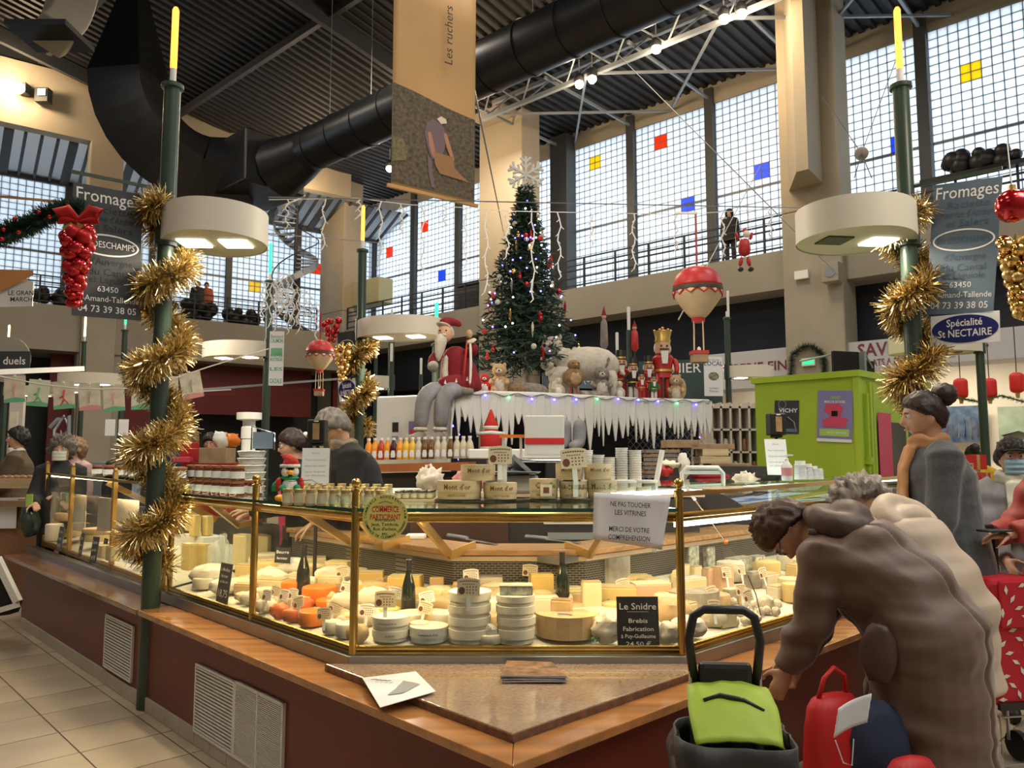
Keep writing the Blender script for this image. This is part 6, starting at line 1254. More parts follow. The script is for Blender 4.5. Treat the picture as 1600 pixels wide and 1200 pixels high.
for (sx, kx) in ((-.20, -.30), (.0, -.09)):
    tubep('leg', [(sx + .06, .02, .02), (sx - .03, -.22, .04), (kx - .03, -.30, -.05), (kx - .05, -.28, -.25), (kx - .06, -.28, -.42)], [.10, .105, .10, .085, .08], 'san_g', t); tubep('leg_cuff', [(kx - .06, -.28, -.38), (kx - .06, -.28, -.45)], [.088, .09], 'fur_w', t)
    tubep('boot', [(kx - .05, -.26, -.45), (kx - .07, -.30, -.52), (kx - .14, -.36, -.55), (kx - .24, -.42, -.54)], [.07, .085, .08, .05], 'fur_g', t)
H0 = V((-.12, -.08, .68)); ballp('head', H0, (.085, .09, .105), 'skin', t); ballp('nose', H0 + V((-.02, -.092, -.0)), .018, 'skin', t)
for sx in (-.05, .02): ballp('eye', H0 + V((sx, -.082, .022)), .010, 'black', t, None, 8, 6)
tubep('beard', [H0 + V((-.02, -.045, -.03)), H0 + V((-.04, -.09, -.12)), H0 + V((-.06, -.10, -.24)), H0 + V((-.07, -.09, -.34))], [(.085, .06), (.095, .055), (.07, .045), (.015, .015)], 'fur_w', t); tubep('hair', [H0 + V((-.06, -.03, .09)), H0 + V((.04, .05, .06)), H0 + V((.07, .06, -.06))], [.05, .075, .05], 'fur_w', t); tubep('moustache', [H0 + V((-.07, -.09, -.035)), H0 + V((-.02, -.105, -.025)), H0 + V((.03, -.09, -.035))], [.012, .02, .012], 'fur_w', t)
tubep('hat', [H0 + V((-.02, .0, .08)), H0 + V((0, .03, .14)), H0 + V((.09, .05, .15)), H0 + V((.19, .06, .10))], [.085, .07, .05, .03], 'san_r', t); tubep('hat_trim', [H0 + V((-.02, -.01, .07)), H0 + V((-.01, 0, .11))], [.098, .095], 'fur_w', t)
tubep('arm', [(-.16, -.02, .47), (-.26, -.10, .38), (-.24, -.2, .30)], [.07, .065, .06], 'san_r', t); tubep('cuff', [(-.25, -.18, .31), (-.235, -.22, .28)], [.07, .07], 'fur_w', t); ballp('mitten', (-.23, -.25, .26), (.05, .045, .045), 'fur_g', t)
tubep('arm', [(.10, .0, .48), (.22, -.06, .46), (.20, -.16, .55)], [.07, .065, .06], 'san_r', t); tubep('cuff', [(.19, -.15, .56), (.175, -.17, .60)], [.07, .07], 'fur_w', t); ballp('hand', (.16, -.17, .66), (.04, .045, .05), 'fur_t', t)
tubep('ribbon', [(.17, -.2, .62), (.19, -.22, .30), (.17, -.22, .05)], .016, 'plush_w', t, 8, .3); tubep('ribbon', [(.14, -.2, .62), (.12, -.22, .35), (.10, -.22, .15)], .014, 'redp', t, 8, .3)
for k in range(3): b = MB(); b.prism([(-.015, 0), (.015, 0), (0, .05)], 0, .004, 0, frame((-.10 + k * .12, -.222 + k * .03, .09 + .02 * k), (1, .2, 0), (0, 0, 1))); part('tree_print', b, 'plush_w', t)
# ---- soft toys
def toy(u, hpx, lab, body, back=.25, kind='animal', rz=0, cat='toy', name='soft_toy', z=ZC, P=None):
    p = P if P is not None else cedge(u, z + .005, back); h = px(hpx, p.y); t = thing(name, lab, cat, p, rz, None); t.scale = (h,) * 3; return t
def plush(u, hpx, lab, m1, m2, ears='round', fat=.3, back=.25, rz=0, tail=False, arms=True):
    t = toy(u, hpx, lab, m1, back, rz=rz)
    ballp('body', (0, 0, .32), (fat, fat * .9, .34), m1, t, fz(.04, 3)); ballp('belly', (0, -fat * .35, .30), (fat * .72, fat * .65, .26), m2, t); ballp('head', (0, -.05, .78), (.22, .21, .21), m1, t, fz(.02, 3)); ballp('muzzle', (0, -.22, .73), (.10, .10, .08), m2, t); ballp('nose', (0, -.32, .75), .03, 'black', t, None, 8, 6)
    for sx in (-1, 1):
        ballp('eye', (sx * .08, -.22, .83), .022, 'black', t, None, 8, 6)
        if ears == 'round': ballp('ear', (sx * .16, -.02, .95), (.06, .04, .07), m1, t)
        elif ears == 'long': tubep('ear', [(sx * .10, 0, .92), (sx * .2, 0, 1.15), (sx * .24, -.02, 1.3)], [.05, .07, .03], m1, t, 8, .5)
        if arms: tubep('arm', [(sx * fat * .8, -.05, .52), (sx * fat * 1.05, -.18, .40), (sx * fat * .7, -.3, .36)], [.08, .07, .06], m1, t); tubep('foot', [(sx * fat * .5, -.1, .07), (sx * fat * .6, -.36, .06)], [.09, .09], m1, t)
    if tail: tubep('tail', [(fat * .6, .15, .1), (fat * 1.3, .25, .3), (fat * 1.2, .25, .7), (fat * 1.0, .2, .9)], [.08, .14, .15, .06], m1, t)
    return t
plush(780, 52, 'tan standing marmot toy beside Santa', 'fur_t', 'fur_w', fat=.26); plush(1055, 44, 'pale squirrel toy with fluffy tail at the canopy end', 'fur_t', 'fur_w', tail=True, fat=.26)
plush(940, 52, 'grey hare toy with long ears sitting on the birch log', 'fur_g', 'fur_w', 'long', .28, .2); plush(757, 34, 'small white and red doll at the foot of Santa', 'plush_r', 'plush_w', 'none', .3, .15)
def bird(u, hpx, lab, m1, m2, rz=0, legs=False, back=.2):
    t = toy(u, hpx, lab, m1, back, rz=rz); z0 = .3 if legs else 0; k = 1 - z0
    ballp('body', (0, 0, z0 + .36 * k), (.26, .25, .37 * k), m1, t, fz(.03, 3)); ballp('breast', (0, -.08, z0 + .33 * k), (.19, .19, .29 * k), m2, t); ballp('head', (0, -.04, z0 + .82 * k), (.17, .17, .17 * k + .02), m1, t); tubep('beak', [(0, -.18, z0 + .82 * k), (0, -.30, z0 + .79 * k)], [.04, .008], 'beak', t, 8)
    for sx in (-1, 1): ballp('eye', (sx * .08, -.18, z0 + .88 * k), .02, 'black', t, None, 8, 6); tubep('wing', [(sx * .22, 0, z0 + .6 * k), (sx * .27, .02, z0 + .3 * k), (sx * .2, .04, z0 + .1 * k)], [.06, .08, .02], m1, t, 8, .5)
    for sx in ((-1, 1) if legs else ()): tubep('leg', [(sx * .09, 0, .35), (sx * .1, 0, .02), (sx * .1, -.14, .015)], [.025, .022, .02], 'redp', t, 8)
    return t
bird(873, 32, 'small white penguin toy in front of the grey fox pile', 'fur_w', 'plush_w'); bird(968, 30, 'small cream penguin toy before the nutcrackers', 'fur_w', 'plush_w'); bird(896, 60, 'brown bird toy standing on thin red legs', 'fur_b', 'fur_t', .3, True)
def quad(u, hpx, lab, m1, m2, back=.4, rz=0, L=1.2, lying=False, antler=False):
    t = toy(u, hpx, lab, m1, back, rz=rz); z0 = .22 if lying else .50
    b = MB(0); b.tube([(-L * .48, 0, z0 + .05), (-L * .3, 0, z0 + .08), (0, 0, z0 + .1), (L * .3, 0, z0 + .08), (L * .5, 0, z0)], [.12, .27, .29, .28, .10], 16); part('body', b, m1, t, sub=1)
    tubep('neck', [(-L * .35, 0, z0 + .15), (-L * .5, -.03, z0 + .30)], [.20, .16], m1, t); hx, hz = -L * .54, z0 + .38
    ballp('head', (hx, -.05, hz), (.17, .16, .15), m1, t); ballp('muzzle', (hx - .1, -.18, hz - .05), (.09, .12, .07), m2, t); ballp('nose', (hx - .13, -.29, hz - .03), .03, 'black', t, None, 8, 6)
    for sx in (-1, 1):
        ballp('eye', (hx - .06 + sx * .06, -.19, hz + .05), .02, 'black', t, None, 8, 6); ballp('ear', (hx + sx * .12, .02, hz + .15), (.045, .03, .055), m1, t)
        for x in (-L * .3, L * .33): tubep('leg', [(x, sx * .14, z0), (x + (.05 if x > 0 else -.02), sx * .15, z0 * .5), (x - (.12 if lying else 0), sx * .15, .03)], [.12, .085, .075], m1, t, 10)
        if antler: tubep('antler', [(hx + sx * .06, 0, hz + .12), (hx + sx * .14, 0, hz + .30), (hx + sx * .2, 0, hz + .36)], [.04, .035, .015], m2, t, 8)
    tubep('tail', [(L * .5, 0, z0), (L * .58, 0, z0 - .1)], [.05, .03], m1, t, 8); return t
quad(918, 98, 'large white polar bear toy standing at the back of the canopy', 'fur_w', 'fur_w', .42, .0, 1.05); quad(880, 62, 'white and black husky toy in front of the polar bear', 'fur_w', 'fur_g', .45, .25, .8); quad(828, 40, 'grey fox toys lying in a furry heap', 'fur_g', 'fur_w', .3, .1, 1.5, True); quad(806, 36, 'brown beaver toy lying beside the marmot', 'fur_b', 'fur_t', .22, -.3, .9, True)
plush(884, 84, 'white reindeer toy peeking over the husky', 'fur_w', 'fur_g', 'round', .22, .6)
p = cedge(930, ZC + .045, .12); b = MB(); b.tube([p - cd_ * .2, p + cd_ * .16], .05, 12); solo('birch_log', b, 'bark', 'short birch log lying on the snowy edge under the hare', 'log')
b = MB(); p = cedge(905, ZC + .06, 1.2)
t = thing('shop_sign', 'dark grey shop sign lettered TER and digits behind the polar bear', 'sign'); M = frame(atY(908, 582, 10.4), (1, .3, 0), (0, 0, 1)); b = MB(); b.box((0, 0, -.02), (1.1, .42, .03)); part('panel', b, 'slate2', t, M=M); text('TER', .16, 'ink_w', t, off(M, .05, .1, .002), bold=.01); text('33 (0)4', .13, 'ink_w', t, off(M, .05, -.09, .002), bold=.01)
t = thing('shop_sign', 'dark teal shop sign ending in MER beside the balloon basket', 'sign'); M = frame(atY(1062, 576, 13.2), (1, -.3, 0), (0, 0, 1)); b = MB(); b.box((0, -.3, -.02), (1.4, .9, .03)); part('panel', b, 'teal', t, M=M); text('PALMIER', .24, 'ink_w', t, off(M, -.10, .0, .002), bold=.005)
# ---- nutcrackers
def nutcracker(u, hpx, lab, back, coat='redp', crown=True, beard='plush_w', cap='gold'):
    t = toy(u, hpx, lab, coat, back, name='nutcracker', cat='nutcracker')
    b = MB(); b.lathe([(.16, 0), (.16, .04), (0, .04)], 16); part('base', b, 'blackm', t)
    for sx in (-1, 1): b = MB(); b.lathe([(.045, .04), (.05, .12), (.05, .34)], 10, 0, None, (sx * .06, 0, 0)); part('leg', b, 'redp' if coat == 'redp' else 'plush_w', t); tubep('arm', [(sx * .14, 0, .60), (sx * .19, -.01, .48), (sx * .16, -.06, .38)], [.045, .04, .035], coat, t, 8)
    b = MB(); b.lathe([(.13, .33), (.115, .42), (.14, .60), (.10, .64), (.05, .65)], 16, sx=1, sy=.8); part('coat', b, coat, t); b = MB(); b.lathe([(.135, .41), (.135, .44)], 16, sx=1, sy=.85); part('belt', b, 'gold', t)
    b = MB(); b.lathe([(.07, .64), (.10, .66), (.10, .80), (.0, .81)], 16); part('head', b, 'skin', t); tubep('hair', [(-.09, .02, .66), (-.1, .02, .8), (0, .09, .82), (.1, .02, .8), (.09, .02, .66)], .032, beard, t, 8)
    b = MB(); b.prism([(-.05, 0), (.05, 0), (.035, -.17), (-.035, -.17)], 0, .03, 0, frame((0, -.105, .68), (1, 0, 0), (0, 0, 1))); part('beard', b, beard, t); b = MB(); b.bar((-.06, -.105, .705), (.06, -.105, .705), .02, .02); part('moustache', b, 'blackm', t)
    for sx in (-1, 1): ballp('eye', (sx * .038, -.10, .75), .014, 'black', t, None, 8, 6)
    b = MB(); b.ball((0, -.11, .725), .018, 8, 6); part('nose', b, 'skin', t)
    if crown:
        b = MB(); b.lathe([(.10, .80), (.11, .83), (.10, .86), (.12, .95), (.105, .95), (.09, .86)], 16); part('crown', b, cap, t); ballp('crown_cap', (0, 0, .93), (.09, .09, .055), 'redp', t); ballp('crown_ball', (0, 0, 1.0), .02, 'gold', t)
        for k in range(6): a = k * PI / 3; b = MB(); b.ball((.11 * math.cos(a), .11 * math.sin(a), .965), .018, 6, 5); part('crown_point', b, 'gold', t)
    else:
        b = MB(); b.lathe([(.12, .80), (.09, .81), (.09, .98), (0, .985)], 14); part('hat', b, 'blackm', t); b = MB(); b.lathe([(.092, .82), (.092, .85)], 14); part('hat_band', b, 'gold', t)
    return t
nutcracker(1037, 118, 'large nutcracker with red and gold crown and white beard', .35); nutcracker(971, 84, 'nutcracker in tall black hat, leftmost of the small ones', .5, 'redp', False); nutcracker(990, 70, 'nutcracker with feathered hat, second of the small ones', .3, 'plush_k', False); nutcracker(1014, 74, 'nutcracker with dark cap leaning before the crowned one', .28, 'redp', False); nutcracker(1003, 48, 'shortest nutcracker with round white head', .15, 'redp', False); nutcracker(1022, 44, 'small nutcracker in green coat at the edge', .12, 'felt_g', False)
for (u, vt, hp, lab) in ((945, 478, 70, 'tall thin elf figure in red on a pole behind the polar bear'), (993, 500, 50, 'tall thin figure in red coat on a pole behind the nutcrackers')):
    p = cedge(u, ZC, 1.3); z = atY(u, vt, p.y).z; h = px(hp, p.y); t = thing('pole_figure', lab, 'figure', (p.x, p.y, ZC)); b = MB(); b.lathe([(.008, 0), (.008, z - ZC - h)], 6); part('pole', b, 'greenp', t); b = MB(); b.lathe([(.02, z - ZC - h), (.055, z - ZC - h * .9), (.045, z - ZC - h * .4), (.02, z - ZC - h * .3)], 10); part('robe', b, 'fur_g' if u < 960 else 'redp', t); ballp('head', (0, 0, z - ZC - h * .25), .033, 'skin', t); b = MB(); b.lathe([(.036, z - ZC - h * .22), (.0, z - ZC)], 10); part('hat', b, 'san_r', t)
for (u, v0, v1, Y, lab) in ((982, 480, 516, 10.5, 'slim white tube lamp on dark post over the nutcrackers'), (964, 520, 552, 11.5, 'shorter white tube lamp left of the nutcrackers'), (612, 537, 565, 12.6, 'white tube lamp above the beige refrigerator'), (658, 560, 585, 14, 'small white tube lamp before the dark red wall'), (588, 537, 560, 15, 'thin white tube lamp by the far wall'), (1137, 455, 495, 13.2, 'white tube on the post by the blue sign')):
    a, c = atY(u, v0, Y), atY(u, v1, Y); t = thing('tube_lamp', lab, 'lamp', (a.x, a.y, 0)); b = MB(); b.lathe([(.022, c.z), (.024, a.z), (0, a.z + .01)], 8); part('tube', b, 'tubew', t)
    if u != 1137: b = MB(); b.lathe([(.04, .0), (.035, c.z)], 8); part('pole', b, 'greenp', t)
# below the canopy
t = thing('santa_figure', 'small Santa figure seen from behind under the icicles', 'doll', atY(767, 706, 7.7)); hh = px(66, 7.7); t.scale = (hh,) * 3
b = MB(); b.lathe([(.22, 0), (.24, .1), (.25, .35), (.16, .52), (.05, .56)], 16); part('coat', b, 'plush_r', t); b = MB(); b.lathe([(.25, .0), (.265, .06), (.25, .12)], 16); part('hem', b, 'plush_w', t); b = MB(); b.lathe([(.16, .55), (.17, .62), (.09, .82), (.02, 1.0)], 14); part('hat', b, 'plush_r', t); b = MB(); b.lathe([(.17, .53), (.185, .58), (.16, .62)], 14); part('hat_trim', b, 'plush_w', t); b = MB(0); b.tube([(-.32, 0, .42), (0, -.22, .44), (.32, 0, .42)], .05, 8); part('sash', b, 'plush_w', t)
b = MB(); p = atY(767, 712, 7.7); b.box((p.x, p.y, p.z / 2), (.6, .5, p.z - .02)); solo('plinth', b, 'boxdk', 'dark box carrying the small Santa figure', 'box')
t = thing('fur_boots', 'pair of grey fur lined boots under the icicles', 'boots', atY(892, 705, 7.9))
for sx in (-.06, .09): tubep('boot', [(sx, 0, .35), (sx, 0, .12), (sx - .02, -.04, .05), (sx - .12, -.1, .04)], [.07, .075, .07, .05], 'san_g', t)
b = MB(); p = atY(892, 708, 7.9); b.box((p.x, p.y + .1, p.z / 2), (.5, .4, p.z - .02)); solo('plinth', b, 'boxdk', 'dark box under the fur boots', 'box')
# mesh fence and dark back wall of the island, crates and books
b = MB(); b.box((1.0, 10.0, 1.05), (2.6, .1, 2.0)); solo('backdrop_panel', b, 'navy', 'dark blue panel at the back of the island stall', 'panel')
t = thing('wire_mesh', 'black diamond wire mesh hanging below the icicles', 'mesh'); b = MB()
a0 = cedge(980, 0, .5); a1 = cedge(1100, 0, .5); dd = (a1 - a0); Lm = dd.length; dd.normalize()
k = -1.0
while k < Lm: 
    for s_ in (1, -1):
        x0, x1 = (k, k + .9) if s_ > 0 else (k + .9, k); z0, z1 = 1.2, 2.1
        if 0 <= x0 <= Lm or 0 <= x1 <= Lm:
            def clipx(x): return max(0, min(Lm, x))
            f0 = (clipx(x0) - x0) / (x1 - x0); f1 = (clipx(x1) - x0) / (x1 - x0)
            b.bar(a0 + dd * clipx(x0) + V((0, 0, z0 + (z1 - z0) * f0)), a0 + dd * clipx(x1) + V((0, 0, z0 + (z1 - z0) * f1)), .006, .006)
    k += .09
part('net', b, 'steel_l', t)
for k in range(7):
    for j in range(2): p = atY(1020 + j * 26, 744 - k * 6.5, 7.2); b = MB(); b.box((0, 0, 0), (.17, .14, .030)); solo('book', b, 'kraft' if (k + j) % 2 else 'fur_g', 'brown bound %s in the pile under the wire mesh, %s pile' % (('lowest book', 'second book from below', 'third book from below', 'middle book', 'third book from the top', 'second book from the top', 'topmost book')[k], ('near', 'far')[j]), 'book', 'piled brown books', M=Matrix.Translation(p) @ Matrix.Rotation(rnd.uniform(-.3, .3), 4, 'Z'))
b = MB(); p = atY(1034, 746, 7.2); b.box((0, 0, -.65), (.6, .4, 1.28)); solo('side_table', b, 'boxdk', 'dark stand under the brown books', 'table', loc=p - V((0, 0, .04)))
for (u, v, w_, h_, m_, lab) in ((1112, 707, 40, 11, 'poplar', 'light wooden crate, upper one in the pair'), (1112, 719, 46, 11, 'poplar', 'light wooden crate, lower one in the pair'), (1108, 698, 66, 8, 'kraft', 'flat wicker tray on top of the crates'), (1062, 694, 50, 12, 'kraft', 'brown cardboard box left of the wicker tray'), (1135, 732, 60, 16, 'kraft', 'tan fabric roll behind the white rack')):
    p = atY(u, v, 6.4); b = MB(); b.box((0, 0, 0), (px(w_, 6.4), .25, px(h_, 6.4))); solo('crate' if m_ == 'poplar' else 'box', b, m_, lab, 'box', loc=p, bev=.004)
b = MB(); p = atY(1110, 726, 6.4); b.box((0, 0, -.7), (.8, .5, 1.38)); solo('side_table', b, 'boxdk', 'dark stand carrying the light wooden crates', 'table', loc=p)
for (u, v, w_, h_, m_, lab) in ((1040, 735, 22, 16, 'redp', 'red basket beside the green fabric'), (1046, 726, 30, 10, 'card_g', 'yellow-green folded cloth above the red basket'), (1110, 745, 60, 14, 'san_r', 'dark red bag behind the white rack'), (1068, 728, 14, 40, 'snow', 'white garment hanging at the blue-lit leg')):
    p = atY(u, v, 5.9); b = MB(0); b.ball((0, 0, 0), (px(w_, 5.9) / 2, .1, px(h_, 5.9) / 2), 14, 10, 0, None, fz(.03, 3)); solo('bag' if 'bag' in lab else 'basket' if 'basket' in lab else 'cloth', b, m_, lab, 'bag', loc=p)
# ---- hot air balloon ornaments
def balloon(u, v, Y, D_, lab, rope=1.2):
    p = atY(u, v, Y); R_ = D_ / 2; t = thing('balloon_ornament', lab, 'ornament', p); b = MB()
    def prof(z): return math.sqrt(max(0, 1 - z * z))
    n = 24; rows = []
    zs = [1.0, .97, .88, .7, .5, .3, .12]
    for (za, zb, m, nm) in ((.05, 1.0, 'redp', 'crown'), (-.12, .05, 'felt_b', 'band'), (-1.25, -.12, 'cream_b', 'envelope')):
        pr = []
        for k in range(9):
            z = za + (zb - za) * k / 8
            r_ = math.sqrt(max(0, 1 - z * z)) if z > -.3 else .954 * (1 - ((-.3 - z) / .95)) ** .8 * .72 + .954 * .28 * (1 - (-.3 - z) / .95) + .0 + .22 * ((-.3 - z) / .95)
            pr.append((max(.001, r_) * R_ * (1.02 if nm == 'band' else 1), z * R_))
        b = MB(0); b.lathe(pr, 24, 0)
        if nm != 'band':
            b.v = [(x * (1 + .03 * math.cos(12 * math.atan2(y, x))), y * (1 + .03 * math.cos(12 * math.atan2(y, x))), z) for x, y, z in b.v]
        part(nm, b, m, t)
    for k in range(12): a = k * PI / 6; b = MB(); b.tube([(math.cos(a - .22) * R_ * 1.0, math.sin(a - .22) * R_ * 1.0, -.14 * R_), (math.cos(a) * R_ * 1.0, math.sin(a) * R_ * 1.0, -.30 * R_), (math.cos(a + .22) * R_ * 1.0, math.sin(a + .22) * R_ * 1.0, -.14 * R_)], .035 * R_, 6); part('swag', b, 'redp', t)
    b = MB(); b.lathe([(.26 * R_, -1.38 * R_), (.28 * R_, -1.22 * R_), (.25 * R_, -1.2 * R_)], 16); part('collar', b, 'redp', t)
    for k in range(4): a = k * PI / 2 + .5; b = MB(); b.bar((math.cos(a) * .25 * R_, math.sin(a) * .25 * R_, -1.35 * R_), (math.cos(a) * .27 * R_, math.sin(a) * .27 * R_, -2.62 * R_), .035 * R_, .035 * R_); part('rope', b, 'cream_b', t)
    b = MB(); b.box((0, 0, -2.85 * R_), (.62 * R_, .55 * R_, .42 * R_)); part('basket', b, 'kraft', t, bev=.03 * R_); b = MB(); b.box((0, 0, -2.64 * R_), (.68 * R_, .6 * R_, .14 * R_)); part('basket_rim', b, 'redp', t); b = MB(); b.lathe([(.08 * R_, -2.58 * R_), (.08 * R_, -2.45 * R_), (.03 * R_, -2.4 * R_), (0, -2.38 * R_)], 8); part('candle', b, 'plush_w', t)
    b = MB(); b.bar((0, 0, R_), (0, 0, R_ + rope), .012, .012); part('hanger', b, 'redp', t)
    return t
balloon(1090, 452, 7.2, .46, 'large red and cream hot air balloon ornament over the canopy', .52); b = MB(); p = atY(1090, 333, 7.2); b.bar(p, p - V((.22, 0, 0)), .02, .02); solo('hook', b, 'white', 'white hook that holds the large balloon ornament', 'hook')
balloon(500, 552, 8.2, .30, 'small red and cream hot air balloon ornament by the short-haired vendor', .3)
# climbing santa on the gallery rail
t = thing('climbing_santa', 'small Santa doll hanging by white ropes before the gallery rail', 'doll', atY(1163, 385, 9.0)); s_ = px(45, 9.0)
tubep('body', [(0, 0, -.4 * s_), (0, 0, .1 * s_), (0, 0, .3 * s_)], [.22 * s_, .24 * s_, .12 * s_], 'redp', t); ballp('head', (.02, -.03, .42 * s_), .13 * s_, 'plush_w', t); tubep('hat', [(0, 0, .48 * s_), (.02, 0, .7 * s_)], [.14 * s_, .03 * s_], 'redp', t)
for sx in (-1, 1): tubep('arm', [(sx * .2 * s_, 0, .2 * s_), (sx * .3 * s_, 0, .55 * s_)], .07 * s_, 'redp', t, 8); tubep('leg', [(sx * .1 * s_, 0, -.35 * s_), (sx * .18 * s_, 0, -.75 * s_)], .09 * s_, 'redp', t, 8); ballp('boot', (sx * .18 * s_, -.03, -.85 * s_), (.1 * s_, .13 * s_, .09 * s_), 'blackm', t); tubep('rope', [(sx * .3 * s_, 0, -.3 * s_), (sx * .32 * s_, 0, .9 * s_), (0, 0, 1.6 * s_)], .004, 'plush_w', t, 6)
# hanging icicle light curtains
def curtain(nm, pts, lens, lab):
    t = thing('light_curtain', lab, 'string lights'); b = MB(); b.tube(pts, .004, 5); part('main_wire', b, 'tubew', t)
    for i, l in enumerate(lens):
        f = (i + .5) / len(lens) * (len(pts) - 1); k = min(int(f), len(pts) - 2); c = pts[k].lerp(pts[k + 1], f - k); q = [c + V((.02 * math.sin(j * 1.7 + i), 0, -l * j / 9)) for j in range(10)]; b = MB(0); b.tube(q, .0075, 5)
        for j in range(1, 10): b.bar(q[j], q[j] + V((.03 * (-1) ** j, 0, -.03)), .007, .007)
        part('strand', b, 'tubew', t)
curtain('c', [atY(u, v, 8.0) for u, v in ((420, 312), (560, 310), (640, 320), (720, 324), (800, 330), (900, 332), (1060, 335), (1240, 325))], [.3, .55, .0 + .2, .7, .3, .75, .2, .65, .9, .5, .95, .7, .35, .6, .4, .5, .3], 'long wire of white icicle lights strung before the christmas tree')
for k, (u0, v0, u1, v1) in enumerate(((408, 440, 440, 430), (430, 425, 470, 455), (455, 452, 500, 478), (428, 448, 455, 452))): curtain('c', [atY(u0, v0, 9.6), atY((u0 + u1) / 2, v0 + 3, 9.6), atY(u1, v1, 9.6)], [rnd.uniform(.3, .6) for _ in range(5)], 'tangled white icicle lights beside the green tube, ' + ('leftmost bunch', 'upper middle bunch', 'rightmost bunch', 'inner bunch')[k])
# ---------------------------------------------------------------- right background: kiosk, shop signs, lanterns
G0 = atY(1182, 714, 9.3); G0.z = 0; gR = -dL
u1_ = onP(1345, 714, G0, dR); GW = (u1_ - G0).dot(gR); GT = 2.40
kio = thing('market_kiosk', 'lime green metal kiosk with posters behind the right counter', 'kiosk')
MG = Matrix((gR, dR, V((0, 0, 1)))).transposed().to_4x4(); MG.translation = G0
def gbox(mb, x0, x1, y0, y1, z0, z1, m=0): mb.box(((x0 + x1) / 2, (y0 + y1) / 2, (z0 + z1) / 2), (x1 - x0, y1 - y0, z1 - z0), m, MG); return mb
part('body', gbox(MB(), 0, GW, 0, 2.2, .1, GT), 'lime', kio, bev=.01); part('roof_rim', gbox(MB(), -.03, GW + .03, -.03, 2.23, GT - .02, GT + .05), 'lime', kio)
part('corner_bead', gbox(MB(), GW - .05, GW + .015, -.015, .05, .1, GT), 'lime', kio)
for y in (.25, .33, 1.5): part('side_stile', gbox(MB(), GW, GW + .03, y, y + .06, .1, GT - .06), 'lime', kio)
part('lock_bar', gbox(MB(), GW, GW + .05, .12, .15, 1.2, 2.2), 'lime', kio); part('door_handle', gbox(MB(), GW, GW + .07, .10, .17, 1.42, 1.5), 'lime', kio); part('window', gbox(MB(), GW, GW + .02, .5, 1.3, 1.0, 1.9), 'screen', kio)
def gposter(u0, v0, u1, v1, m, lab, pl=None):
    C4 = [onP(u, v, G0 - dR * .012, dR) for u, v in ((u0, v0), (u1, v0), (u1, v1), (u0, v1))]; return board('poster', C4, m, lab, 'poster', .003)
o, M, w_, h_ = gposter(1210, 626, 1248, 677, 'vichy', 'dark poster lettered VICHY on the lime kiosk')
text('VICHY', h_ * .17, 'ink_w', o, off(M, .02, h_ * .19, .002), bold=.02, width=w_ * .78); b = MB(); oval(b, -.18 * w_, .38 * h_, .05, .05, 0, .006); b.tube([(-.1, -.10, 0), (-.06, -.02, 0), (.02, 0, 0), (.10, -.06, 0), (.12, -.14, 0)], .02, 6, ell=.1); b.tube([(-.02, -.01, 0), (-.02, -.16, 0)], .02, 6, ell=.1); part('print_shape', b, 'ink_gr', o, M=off(M, 0, 0, .002)); b = MB(); b.box((0, -h_ * .4, 0), (w_ * .9, h_ * .1, .001)); part('print_band', b, 'slate2', o, M=off(M, 0, 0, .002))
o, M, w_, h_ = gposter(1277, 611, 1332, 690, 'mauve', 'mauve poster with a red microphone drawing on the lime kiosk')
text('GRAND', h_ * .08, 'micg', o, off(M, 0, h_ * .36, .002), bold=.02, width=w_ * .3); text('MARCHE DE NOEL', h_ * .07, 'ink_w', o, off(M, 0, h_ * .28, .002), bold=.01, width=w_ * .6)
b = MB(); b.prism([(-.12, -.12), (.12, -.12), (.15, -.03), (.06, .0), (.10, .10), (.04, .14), (-.10, .14), (-.12, .06), (-.04, .0), (-.14, -.05)], 0, .002); part('print_shape', b, 'micr', o, M=off(M, 0, 0, .002)); b = MB(); b.box((0, .03, .003), (.07, .06, .001)); part('print_slot', b, 'screen', o, M=off(M, 0, 0, .002)); b = MB(); b.box((0, -h_ * .32, 0), (w_ * .84, h_ * .14, .001)); part('print_band', b, 'micg', o, M=off(M, 0, 0, .002)); text('RADIO ARVERNE', h_ * .05, 'ink_w', o, off(M, .03, -h_ * .32, .0035)); b = MB(); b.box((0, -h_ * .47, 0), (w_, h_ * .06, .001)); part('print_foot', b, 'paper', o, M=off(M, 0, 0, .002))
t = thing('poster', 'narrow red and dark poster on the kiosk side door', 'poster'); b = MB(); gbox(b, GW + .035, GW + .04, .42, .8, 1.3, 2.0); part('sheet', b, 'micr', t)
p = onP(1322, 590, G0 + dR * .5, dR); p.z = GT + .05; t = thing('monitor', 'dark flat screen monitor on the kiosk roof', 'monitor', p, .3); b = MB(); b.box((0, 0, .15), (.36, .05, .27)); part('screen', b, 'screen', t, bev=.008); b = MB(); b.box((.22, .05, .15), (.03, .25, .27)); part('bezel', b, 'steel_l', t); b = MB(); b.box((0, 0, .01), (.2, .15, .02)); part('foot', b, 'blackm', t)
b = MB(); b.tube([p + V((-.5, .1, .18)), p + V((-.1, .0, .26)), p + V((.28, .1, .28)), p + V((.36, .1, .1))], .012, 6); solo('curved_lamp', b, 'steel_l', 'bent metal lamp arm over the kiosk monitor', 'lamp')
b = MB(); b.box(p + V((.32, .2, .1)), (.16, .16, .18)); solo('speaker_box', b, 'blackm', 'small black box beside the kiosk monitor', 'box', bev=.01)
